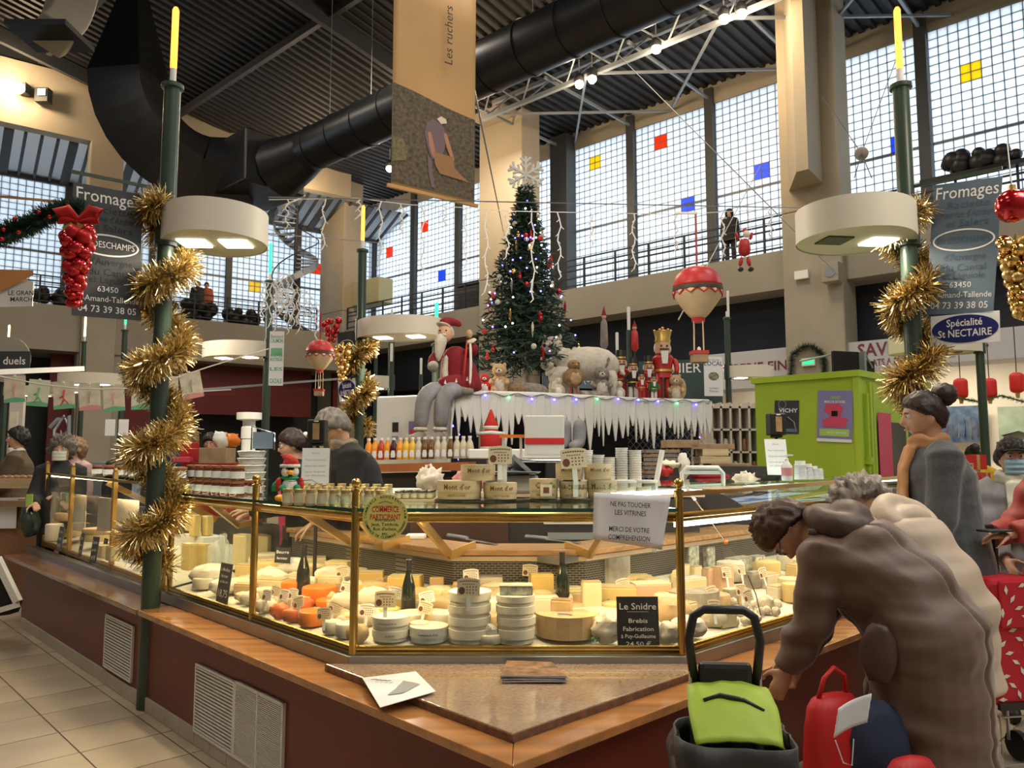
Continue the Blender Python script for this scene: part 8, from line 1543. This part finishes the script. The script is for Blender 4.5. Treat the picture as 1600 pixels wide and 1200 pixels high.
def person(label, x, y, face, H=1.65, lean=0, hunch=0, head_p=0, head_y=0, hands=None, coat='cl_dark', hem=.75, coatw=1.0, trousers='cl_dark', hair='h_dark', style='short', vox=.012, z=0, poles=None, extra=None, flare=1.0, glasses=False, skinvox=None, quilt=None, loc_group=None, head_s=1.0, curl=.5, belly=1.0):
    k = H / 1.68; rz = math.atan2(-face[0], face[1]); t = thing('person', label, 'person', (x, y, z), rz, loc_group)
    R_ = math.radians; P = V((0, 0, .92 * k)); A = R_(lean); A1 = A * .55; sp = [P]
    for a, l in ((A1, .17), (A, .18), (A + R_(hunch) * .5, .15)): sp.append(sp[-1] + V((0, math.sin(a), math.cos(a))) * l * k)
    N = sp[-1]; ha = A + R_(hunch); HC = N + V((0, math.sin(ha), math.cos(ha))) * .045 * k + V((0, math.sin(ha + R_(head_p) * .6), math.cos(ha + R_(head_p) * .6))) * .105 * k
    up = V((0, math.sin(ha + R_(head_p)), math.cos(ha + R_(head_p)))) ; fw = V((0, math.cos(ha + R_(head_p)), -math.sin(ha + R_(head_p))))
    fw.rotate(Matrix.Rotation(R_(head_y), 3, up)); rt = fw.cross(up)
    MH = Matrix((rt, fw, up)).transposed().to_4x4() @ Matrix.Scale(head_s * k * .98, 4); MH.translation = HC
    # skin: one continuous figure
    b = MB(0); b.ball((0, 0, 0), HR, 44, 34, 0, MH, headfn)
    for sx in (-1, 1): b.ball((sx * .077, -.008, -.008), (.010, .018, .030), 12, 8, 0, MH)
    b.tube([N - V((0, 0, .06)), N + (HC - N) * .35, HC - up * .05 * k - fw * .015], [.062 * k, .055 * k, .056 * k], 14)
    td = V((0, math.sin(A), math.cos(A))); SH = [N - td * .055 * k + V((sx * .165 * k, 0, 0)) for sx in (-1, 1)]
    b.tube([P - V((0, 0, .12 * k)), P, sp[1], sp[2], N - td * .04], [(.15 * k, .11 * k), (.155 * k, .115 * k), (.125 * k, .10 * k), (.16 * k, .105 * k), (.08 * k, .07 * k)], 16, 0, True, 1, (1, 0, 0))
    hands = hands or [(-.23, .04, .80), (.23, .04, .80)]; W = []
    for i, sx in enumerate((-1, 1)):
        S_, T_ = SH[i], V(hands[i]); d = T_ - S_; L1, L2 = .275 * k, .25 * k; D_ = min(d.length, L1 + L2 - .004); dn = d.normalized(); T_ = S_ + dn * D_
        a = (L1 * L1 - L2 * L2 + D_ * D_) / (2 * D_); h = math.sqrt(max(0, L1 * L1 - a * a)); pole = V((poles[i] if poles else (sx * .5, -.6, -.6))); pole = (pole - dn * pole.dot(dn)).normalized(); E_ = S_ + dn * a + pole * h
        b.tube([S_ - V((sx * .03, 0, 0)), S_.lerp(E_, .5), E_, E_.lerp(T_, .5), T_], [.05 * k, .045 * k, .038 * k, .034 * k, .024 * k], 10); hd = (T_ - E_).normalized(); bk = V((sx, 0, .3)) if abs(hd.z) > .6 else V((0, 0, 1)); hand(b, T_, hd, bk, k, curl, sx if abs(hd.z) > .6 else -sx); W.append((S_, E_, T_))
        b.tube([P + V((sx * .09 * k, 0, -.02)), V((sx * .10 * k, .01, .50 * k)), V((sx * .10 * k, -.01, .26 * k)), V((sx * .10 * k, 0, .06))], [.095 * k, .060 * k, .055 * k, .036 * k], 10); b.tube([V((sx * .10 * k, -.04, .045)), V((sx * .10 * k, .12, .035))], [.04, .03], 8)
    wr('body', remesh(b, skinvox or vox, 2, 'skin', 'body'), t)
    # coat
    cw = coatw; b = MB(0); hz = hem * k; dn = V((0, 0, -1))
    prof = [(N + td * .045 * k - V((0, .008, 0)), .068, .064), (N + td * .01 * k, .080, .075), (N - td * .035 * k, .13, .095), (N - td * .09 * k, .185, .125), (sp[2] + td * 0, .19, .14 * belly), (sp[1], .185, .145 * belly), (P + V((0, -.01, 0)), .205 * (1 + .5 * (cw - 1)), .16 * belly), (P * .5 + V((0, 0, hz * .5)) - V((0, .01, 0)), .21 * flare, .17 * flare), (V((0, -.01, hz)), .225 * flare, .185 * flare)]
    b.tube([q[0] for q in prof], [(q[1] * k * cw, q[2] * k * cw) for q in prof], 24, 0, True, 1, (1, 0, 0))
    for (S_, E_, T_) in W: b.tube([S_ - (S_ - N) * .35, S_ + V((0, 0, .0)), S_.lerp(E_, .5), E_, E_.lerp(T_, .55), T_ - (T_ - E_).normalized() * .015], [.07 * k * cw, .078 * k * cw, .066 * k * cw, .062 * k * cw, .056 * k * cw, .046 * k * cw], 14)
    def crease(c): return .006 * noise.noise(c * 6) + .004 * noise.noise(V((c.x * 5, c.y * 5, c.z * 22))) + (quilt(c) if quilt else 0)
    wr('coat', remesh(b, max(.011, vox), 4, coat, 'coat', crease), t)
    b = MB(0)
    for sx in (-1, 1): b.tube([P + V((sx * .09 * k, 0, 0)), V((sx * .10 * k, .01, .50 * k)), V((sx * .10 * k, -.01, .26 * k)), V((sx * .10 * k, 0, .08))], [.105 * k, .075 * k, .068 * k, .06 * k], 12)
    b.ball(P - V((0, 0, .02)), (.16 * k, .12 * k, .13 * k), 14, 8); wr('trousers', remesh(b, .016, 2, trousers, 'trousers'), t)
    for sx in (-1, 1): b = MB(0); b.tube([(sx * .10 * k, -.07, .045), (sx * .10 * k, .02, .055), (sx * .10 * k, .13, .04), (sx * .10 * k, .17, .03)], [(.038, .045), (.045, .055), (.045, .038), (.025, .025)], 12); part('shoe', b, 'shoe', t)
    # hair
    def hp(nm, fn=None, **kw): b = MB(0); b.ball((0, 0, 0), HR, 56, 40, 0, MH, fn); return part(nm, b, hair, t)
    sd = rnd.random() * 9
    if style == 'short': hp('hair', hairfn(.020, nz=.016, seed=sd))
    elif style == 'crop': hp('hair', hairfn(.017, .52, -.15, -.7, .012, sd, .012))
    elif style == 'wavy': hp('hair', hairfn(.034, .45, -.45, -.8, .045, sd))
    elif style == 'bob': hp('hair', hairfn(.040, .40, -.75, -1.2, .03, sd))
    elif style == 'bald': hp('hair', hairfn(.010, .9, -.1, -.8, .004, sd))
    elif style == 'bun':
        hp('hair', hairfn(.017, .58, -.02, -.75, .008, sd)); b = MB(0); b.ball((0, -.110, .095), (.058, .06, .058), 24, 18, 0, MH, lambda q, p: q + p * (.010 * noise.noise(p * 4))); b.ball((0, -.06, .07), (.05, .05, .04), 16, 10, 0, MH); part('hair_bun', b, hair, t)
    elif style == 'pony':
        hp('hair', hairfn(.016, .50, -.2, -.8, .008, sd)); b = MB(0); b.tube([(0, -.09, .05), (0, -.15, .03), (0, -.175, -.05), (0, -.165, -.15), (0, -.16, -.19)], [.022, .034, .040, .032, .008], 14, 0, True, 1, None, MH); part('ponytail', b, 'h_blond', t); b = MB(0); b.ball((0, -.105, .05), .026, 10, 8, 0, MH); part('hair_tie', b, 'plush_w', t)
    for sx in (-1, 1):
        b = MB(0); b.ball((sx * .031, .0795, .009), .0125, 12, 8, 0, MH); ey = part('eye', b, 'eye_w', t); b = MB(0); b.ball((sx * .031, .0885, .009), .0058, 10, 6, 0, MH); part('iris', b, 'iris', ey)
        b = MB(0); b.tube([(sx * .015, .094, .026), (sx * .032, .094, .031), (sx * .048, .084, .027)], [.0025, .0034, .002], 6, 0, True, 1, None, MH); part('eyebrow', b, hair, t)
    b = MB(0); b.tube([(-.022, .090, -.055), (-.008, .0985, -.053), (.008, .0985, -.053), (.022, .090, -.055)], [(.002, .003), (.005, .005), (.005, .005), (.002, .003)], 8, 0, True, 1, None, MH); part('mouth', b, 'lip', t)
    if glasses:
        b = MB(0)
        for sx in (-1, 1): b.tube([(sx * .031 + .019 * math.cos(a * PI / 6), .100, .008 + .015 * math.sin(a * PI / 6)) for a in range(13)], .0018, 5, 0, False, 1, None, MH); b.tube([(sx * .05, .098, .012), (sx * .078, .0, .012)], .0018, 5, 0, True, 1, None, MH)
        b.tube([(-.012, .101, .012), (.012, .101, .012)], .0018, 5, 0, True, 1, None, MH); part('glasses', b, 'blackm', t)
    if extra: extra(t, MH, N, td, k, W, P, sp)
    return t
def mask(t, MH, m): 
    b = MB(0); b.grid(lambda a, c: tuple(V((.062 * math.sin((a - .5) * 2.7), .072 + .048 * math.cos((a - .5) * 2.7) - .010 * abs(c - .5) + .004 * math.sin(c * 18), -.100 + .088 * c))), 18, 12, 0, True, MH); part('face_mask', b, m, t, solid=.003)
def scarf(t, N, td, k, m, r=.085, th=.032, ends=True, turns=2):
    b = MB(0)
    for j in range(turns): b.tube([N + td * (.0 + .035 * j) + V((r * math.cos(a * PI / 8), r * .95 * math.sin(a * PI / 8) + .01, .012 * math.sin(a * 1.3 + j))) for a in range(17)], th, 12)
    if ends: b.tube([N + V((-.03, r + .03, .0)), N + V((-.035, r + .075, -.12)), N + V((-.05, r + .085, -.30)), N + V((-.05, r + .08, -.46))], [(.045, .022), (.05, .018), (.055, .016), (.06, .012)], 10); b.tube([N + V((.03, r + .03, .0)), N + V((.03, r + .07, -.12)), N + V((.04, r + .08, -.34))], [(.04, .02), (.045, .018), (.05, .012)], 10)
    me = remesh(b, .010, 2, m, 'scarf', lambda c: .006 * noise.noise(c * 18)); wr('scarf', me, t)
# 1. bending woman in the brown quilted coat
def brown_extra(t, MH, N, td, k, W, P, sp):
    b = MB(0); c = N - td * .01 + V((0, -.035, .045)); sd = td.cross(V((1, 0, 0)))
    b.tube([c + V((.135 * math.cos(a), 0, 0)) + (sd * -1) * (.0) + V((0, -.03, .05)) * (.5 - .5 * math.sin(a)) + td * (.085 * math.sin(a)) for a in [PI * 2 * j / 20 for j in range(21)]], [.058 - .012 * math.sin(PI * 2 * j / 20) for j in range(21)], 12); b.ball(c + V((0, -.055, .035)), (.13, .09, .08), 18, 12)
    wr('hood', remesh(b, .012, 3, 'cl_brown2', 'hood', lambda c: .010 * noise.noise(c * 11)), t)
    b = MB(0); b.tube([W[0][0] + V((-.02, .06, .07)), sp[2] + V((.02, -.165, .08)), sp[1] + V((.14, -.12, .0)), P + V((.26, .02, .05))], [(.012, .005)] * 4, 8); part('bag_strap', b, 'cl_brown2', t)
    b = MB(0); b.ball(P + V((-.262, .12, -.04)), (.018, .06, .10), 16, 12, 0, None, fz(.012, 3)); part('pocket_flap', b, 'cl_brown2', t)
def q_brown(c):
    s_ = math.sin(c.z * 46 + 5 * noise.noise(c * 2.2)); v_ = -.014 * math.exp(-((abs(c.x) - .10) / .009) ** 2)
    return .0045 * s_ + v_ + .012 * noise.noise(V((c.x * 7, c.y * 7, c.z * 16))) if c.z < 1.3 else 0
person('woman in long brown quilted coat bending over the case, short brown hair', 1.50, 2.90, (-.86, .51), H=1.58, lean=52, hunch=14, head_p=24, hands=[(-.13, .50, .56), (.10, .46, .66)], poles=[(-.3, -.5, -.1), (.4, -.3, -.6)], coat='cl_brown', hem=.20, coatw=1.30, hair='h_brown', style='short', vox=.008, head_s=1.1, extra=brown_extra, flare=1.02, quilt=q_brown, glasses=True, belly=1.1)
# 2. beige coat
def beige_extra(t, MH, N, td, k, W, P, sp):
    b = MB(0); c = N - td * .05 + V((0, -.05, .01)); b.tube([c + V((.125 * math.cos(a), -.02 * (1 - math.sin(a)), .03)) + td * (.08 * math.sin(a)) for a in [PI * 2 * j / 20 for j in range(21)]], .052, 12); b.ball(c + V((0, -.05, .03)), (.115, .075, .07), 18, 12); wr('hood', remesh(b, .012, 3, 'cl_beige', 'hood', lambda c: .010 * noise.noise(c * 11)), t)
    b = MB(); b.box(W[1][2] + V((-.04, .09, .02)), (.11, .07, .008), 0, None, .3); part('receipt', b, 'paper', t)
    pass
person('woman in beige puffer coat with wavy grey hair, bowed over something in her hands', 1.86, 3.42, (-.49, .87), H=1.54, lean=38, hunch=12, head_p=22, head_y=25, head_s=1.12, hands=[(-.03, .32, .93), (.10, .24, .95)], poles=[(-.6, -.2, -.5), (.9, -.3, -.25)], coat='cl_beige', hem=.58, coatw=1.22, hair='h_grey', style='wavy', vox=.009, extra=beige_extra, quilt=lambda c: .006 * math.sin(c.z * 38 + 4 * noise.noise(c * 2)), belly=1.1)
# 3. standing woman with bun
def grey_extra(t, MH, N, td, k, W, P, sp):
    scarf(t, N, td, k, 'scarf_t', .078, .030, True); b = MB(0); b.tube([N + V((-.10, .08, -.06)), sp[2] + V((-.02, -.155, .06)), sp[1] + V((.16, -.12, -.05)), P + V((.23, 0, -.1))], [(.016, .005)] * 4, 8); part('bag_strap', b, 'cl_dark', t)
person('tall woman in grey wool coat and tan scarf, dark hair in bun, in profile', 2.28, 4.12, (-.98, .18), H=1.84, lean=4, hunch=8, head_p=-4, hands=[(-.22, .20, .86), (.24, .12, .84)], coat='cl_grey', hem=.52, coatw=1.12, trousers='cl_olive', hair='h_dark', style='bun', vox=.008, extra=grey_extra, flare=1.12)
# 4. masked person, 5. coral coat
def masked_extra(t, MH, N, td, k, W, P, sp):
    mask(t, MH, 'mask_b'); scarf(t, N, td, k, 'scarf_w', .075, .026); b = MB(0); b.ball((0, 0, .02), (.086, .105, .118), 32, 24, 0, MH, lambda q, p: V((q.x, q.y, max(q.z, .022)))); b.tube([(-.06, .09, .045), (0, .125, .05), (.06, .09, .045)], [(.02, .006), (.035, .006), (.02, .006)], 8, 0, True, 1, (0, 1, 0), MH); part('cap', b, 'cl_black', t)
person('person in dark cap, blue face mask and white scarf, grey puffer jacket', 2.98, 4.62, (-.35, -.94), H=1.60, hands=[(-.10, .30, .92), (.12, .30, .92)], coat='cl_lgrey', hem=.72, coatw=1.15, hair='h_dark', style='short', vox=.010, extra=masked_extra, quilt=lambda c: .006 * math.sin(c.z * 50))
def coral_extra(t, MH, N, td, k, W, P, sp):
    b = MB(); b.box(W[0][2] + V((-.01, .10, .02)), (.08, .15, .010)); part('phone', b, 'blackm', t, bev=.004)
person('person in coral red quilted coat with fair hair at the picture edge, holding phone', 2.86, 4.02, (-.97, -.22), H=1.66, hands=[(-.06, .42, 1.12), (.12, .36, 1.10)], coat='cl_coral', hem=.50, coatw=1.12, hair='h_blond', style='bob', vox=.010, extra=coral_extra, quilt=lambda c: .009 * math.sin(c.z * 44))
# 6. vendors
def apron(t, N, P, sp): b = MB(0); b.grid(lambda a, c: tuple(V(((a - .5) * (.24 + .12 * (1 - c)), 0, 0)) + (P + V((0, .17, -.25))).lerp(N + V((0, .13, -.10)), c) + V((0, -.10 * (2 * a - 1) ** 2, 0))), 10, 10); part('apron', b, 'cl_pink', t, solid=.01)
def va(t, MH, N, td, k, W, P, sp): apron(t, N, P, sp)
def vb(t, MH, N, td, k, W, P, sp): apron(t, N, P, sp); scarf(t, N, td, k, 'scarf_b', .082, .034, False)
person('vendor with blonde ponytail, glasses and pink apron, facing the scales', -1.55, 5.82, (-.95, -.25), H=1.71, lean=6, hunch=8, hands=[(-.14, .38, 1.12), (.14, .36, 1.08)], coat='cl_black', hem=.80, hair='h_dark', style='pony', vox=.010, extra=va, glasses=True, coatw=1.02)
person('vendor with short grey hair, black fleece and brown scarf, leaning to her left', -1.10, 5.62, (-.90, -.44), H=1.86, lean=12, hunch=12, head_p=8, hands=[(-.16, .36, 1.05), (.30, .12, .98)], coat='cl_black', hem=.80, hair='h_sgrey', style='crop', vox=.010, extra=vb, glasses=True, coatw=1.25)
# 7. shoppers on the left and far away
def mkm(m): return lambda t, MH, N, td, k, W, P, sp: mask(t, MH, m)
person('shopper with bushy brown hair and white face mask behind the far case', -4.50, 7.75, (.25, -.97), H=1.68, hands=[(-.08, .30, 1.12), (.12, .30, 1.05)], coat='cl_dark', hair='h_sgrey', style='wavy', extra=mkm('mask_w'), head_s=1.06)
def wt(t, MH, N, td, k, W, P, sp): scarf(t, N, td, k, 'plush_w', .07, .025, False)
person('black-haired shopper in brown coat and white collar at the left edge', -5.55, 8.7, (-.85, -.4), H=1.82, coat='cl_olive', hair='h_black', style='short', extra=wt, hands=[(-.1, .3, 1.1), (.2, .25, 1.0)], coatw=1.1)
person('fair-haired woman in pale pink scarf behind the masked shopper', -5.35, 9.5, (-.3, -.95), H=1.70, coat='cl_pinkp', hair='h_blond', style='bob', glasses=True)
def kn(t, MH, N, td, k, W, P, sp): b = MB(0); b.ball((0, 0, .02), (.088, .106, .118), 28, 20, 0, MH, lambda q, p: V((q.x, q.y, max(q.z, .018)))); part('knit_hat', b, 'knit', t)
person('shopper in grey knitted hat behind the dark lamp post', -4.75, 9.6, (.5, -.86), H=1.73, coat='cl_dark', hair='h_sgrey', style='short', extra=kn)
def ck(t, MH, N, td, k, W, P, sp): scarf(t, N, td, k, 'check', .09, .04, True)
person('fair-haired shopper with black and white checked scarf seen from behind', -4.15, 8.9, (.6, .8), H=1.80, coat='cl_black', hair='h_blond', style='wavy', extra=ck)
person('grey-blond shopper half hidden by the gold tinsel', -3.95, 9.4, (-.2, .98), H=1.84, coat='cl_navy', hair='h_blond', style='wavy')
person('dark-haired man in dark jacket beside the cardboard box', -3.75, 9.7, (.1, -1), H=1.78, coat='cl_navy', hair='h_dark', style='crop', lean=8)
for (u, c_, lab) in ((308, 'cl_dark', 'far figure in dark clothes leaning on the left gallery rail'), (322, 'cl_rust', 'far figure in rust coat on the left gallery')):
    s_, z_ = rLW(u, 470, .9); p = LW(s_, 6.8, .9); person(lab, p.x, p.y, (.3, -.95), H=1.68, coat=c_, hair='h_dark', style='short', vox=.02, z=6.8, coatw=1.25)
s_, z_ = rRW(1141, 380, .8); p = RW(s_, 7.1, .8); person('dark hooded figure standing on the right gallery beside the hanging Santa', p.x, p.y, (-.5, -.8), H=1.72, coat='cl_black', hair='h_black', style='bob', vox=.02, z=7.1, coatw=1.25)
p = atY(1520, 714, 9.2); person('seated person in mustard yellow jacket seen from behind, dark bun', p.x, p.y, (.3, .95), H=1.62, coat='cl_yellow', hair='h_black', style='bun', coatw=1.2)
# ---------------------------------------------------------------- trolleys and bags in the foreground
t = thing('shopping_trolley', 'dark grey and lime green wheeled shopping bag with black loop handle', 'shopping trolley', (.605, 2.26, 0), -.10)
b = MB(0); b.tube([(-.085, .0, .86), (-.10, 0, .98), (-.085, 0, 1.045), (-.055, 0, 1.065), (.055, 0, 1.065), (.085, 0, 1.045), (.10, 0, .98), (.085, 0, .86)], [.013] * 8, 10); part('handle', b, 'blackm', t); b = MB(); b.box((0, 0, .875), (.15, .035, .09)); part('handle_bridge', b, 'blackm', t, bev=.015)
for sx in (-.092, .092): b = MB(); b.lathe([(.010, .1), (.010, .9)], 10, 0, None, (sx, .0, 0)); part('pole', b, 'alu', t)
b = MB(0)
def bagp(a, c): an = 2 * PI * a; w_, d_ = .165 - .015 * c, .13; s_ = (abs(math.cos(an)) ** 6 + abs(math.sin(an)) ** 6) ** (-1 / 6); return V((w_ * math.cos(an) * s_ * (1 + .10 * (1 - abs(2 * c - 1))), -.10 + (d_ - .01) * math.sin(an) * s_, .10 + .66 * c + .012 * noise.noise(V((a * 9, c * 6, 0))))) + V((.012 * noise.noise(V((a * 14, c * 9, 1))), .016 * noise.noise(V((a * 11, c * 8, 3))), 0))
b.grid(lambda a, c: tuple(bagp(a, c)), 48, 16); b.add([tuple(bagp(j / 24, 0)) for j in range(24)], [tuple(range(24))]); part('bag_body', b, 'nylon', t, solid=.006)
b = MB(0); b.grid(lambda a, c: ((a - .5) * (.215 + .02 * math.sin(c * 3)), -.02 - .175 * c ** .9, .855 - .10 * c ** 1.5 + .015 * math.sin(a * PI) + .006 * noise.noise(V((a * 5, c * 5, 0)))), 16, 12); part('top_flap', b, 'limen', t, solid=.008)
b = MB(0); b.tube([(-.075, -.10, .842), (-.03, -.095, .856), (.03, -.105, .848), (.08, -.12, .824)], .006, 6); part('zip', b, 'blackm', t)
for sx in (-1, 1): b = MB(0); b.grid(lambda a, c: (sx * (.135 + .03 * math.sin(c * PI)), .02 - .28 * a, .62 + .12 * c * (1 - .45 * a)), 10, 8); part('side_flap', b, 'nylon', t, solid=.006)
for sx in (-1, 1): b = MB(); b.lathe([(.0, -.02), (.07, -.02), (.075, 0), (.07, .02), (0, .02)], 20, 0, Matrix.Translation((sx * .15, .03, .075)) @ Matrix.Rotation(PI / 2, 4, 'Y')); part('wheel', b, 'blackm', t)
t = thing('tote_bag', 'bright red shopping tote standing between trolley and brown coat', 'bag', (1.10, 2.74, 0), .5)
b = MB(0); b.tube([(0, 0, .02), (0, 0, .30), (0, 0, .62), (.0, .0, .70)], [(.12, .07), (.14, .09), (.125, .07), (.11, .04)], 20, 0, True, 1, (1, 0, 0)); part('bag_body', b, 'redbag', t, sub=1); b = MB(0); b.tube([(-.07, 0, .68), (-.05, -.01, .75), (.0, -.01, .78), (.05, -.01, .75), (.07, 0, .68)], .008, 6); part('handle', b, 'redbag', t)
t = thing('shopping_bag', 'wide red shopping bag low in front of the brown coat', 'bag', (1.24, 2.50, 0), .3); b = MB(0); b.tube([(0, 0, .0), (0, 0, .25), (0, 0, .50), (0, 0, .58)], [(.10, .06), (.12, .08), (.10, .06), (.08, .03)], 20, 0, True, 1, (1, 0, 0)); part('bag_body', b, 'redbag', t, sub=1); 
t = thing('face_mask', 'pale blue face mask hanging by its loop from a bag', 'mask', (1.07, 2.56, .66), .2); b = MB(0); b.grid(lambda a, c: ((a - .5) * .12 + .02 * c, .012 * math.sin(a * PI) - .02, (c - .5) * .085 + .04 * a + .003 * math.sin(c * 20)), 14, 10); part('pleated_sheet', b, 'mask_w', t, solid=.003); b = MB(0); b.tube([(-.055, -.02, -.05), (-.03, -.02, -.12), (.0, -.02, -.13), (.01, -.02, -.05)], .002, 5); part('ear_loop', b, 'white', t)
t = thing('black_handbag', 'dark blue-black handbag hanging under the brown sleeve', 'bag', (1.24, 2.72, .50), .3); b = MB(0); b.ball((0, 0, 0), (.13, .07, .17), 20, 14, 0, None, fz(.02, 3)); part('bag_body', b, 'cl_navy', t)
t = thing('shopping_trolley', 'red wheeled shopping bag with white leaf print at the right edge', 'shopping trolley', (2.40, 3.88, 0), .15)
b = MB(); b.box((0, 0, .62), (.25, .20, .60)); part('bag_body', b, 'leafred', t, bev=.03); b = MB(); b.box((0, -.108, .80), (.19, .02, .22)); part('front_pocket', b, 'leafred', t, bev=.008)
for k in range(26):
    x, z = -.10 + .2 * ((k * 37) % 26) / 25, .36 + .53 * k / 25; a = k * 1.9; d = V((math.cos(a), 0, math.sin(a))); s_ = V((-d.z, 0, d.x)); c = V((x, -.122 if z > .69 else -.103, z)); b = MB(); b.add([tuple(c - d * .024), tuple(c + s_ * .010), tuple(c + d * .024), tuple(c - s_ * .010)], [(0, 1, 2, 3)]); part('leaf_print', b, 'plush_w', t)
b = MB(0); b.tube([(-.07, .1, .92), (-.08, .1, 1.10), (-.05, .09, 1.15), (.05, .09, 1.15), (.08, .1, 1.10), (.07, .1, .92)], .013, 8); part('handle', b, 'blackm', t); b = MB(); b.tube([(-.09, .1, .1), (-.09, .1, .95)], .008, 6); b.tube([(.09, .1, .1), (.09, .1, .95)], .008, 6); b.tube([(-.12, -.1, .28), (-.12, .1, .28), (.12, .1, .28), (.12, -.1, .28), (-.12, -.1, .28), (-.12, -.1, .06), (.12, -.1, .06)], .006, 6); part('metal_frame', b, 'alu', t); b = MB(); b.box((0, -.11, .33), (.26, .02, .03)); part('black_trim', b, 'blackm', t)
for sx in (-1, 1): b = MB(); b.lathe([(.0, -.015), (.07, -.015), (.07, .015), (0, .015)], 18, 0, Matrix.Translation((sx * .14, .1, .07)) @ Matrix.Rotation(PI / 2, 4, 'Y')); part('wheel', b, 'blackm', t)
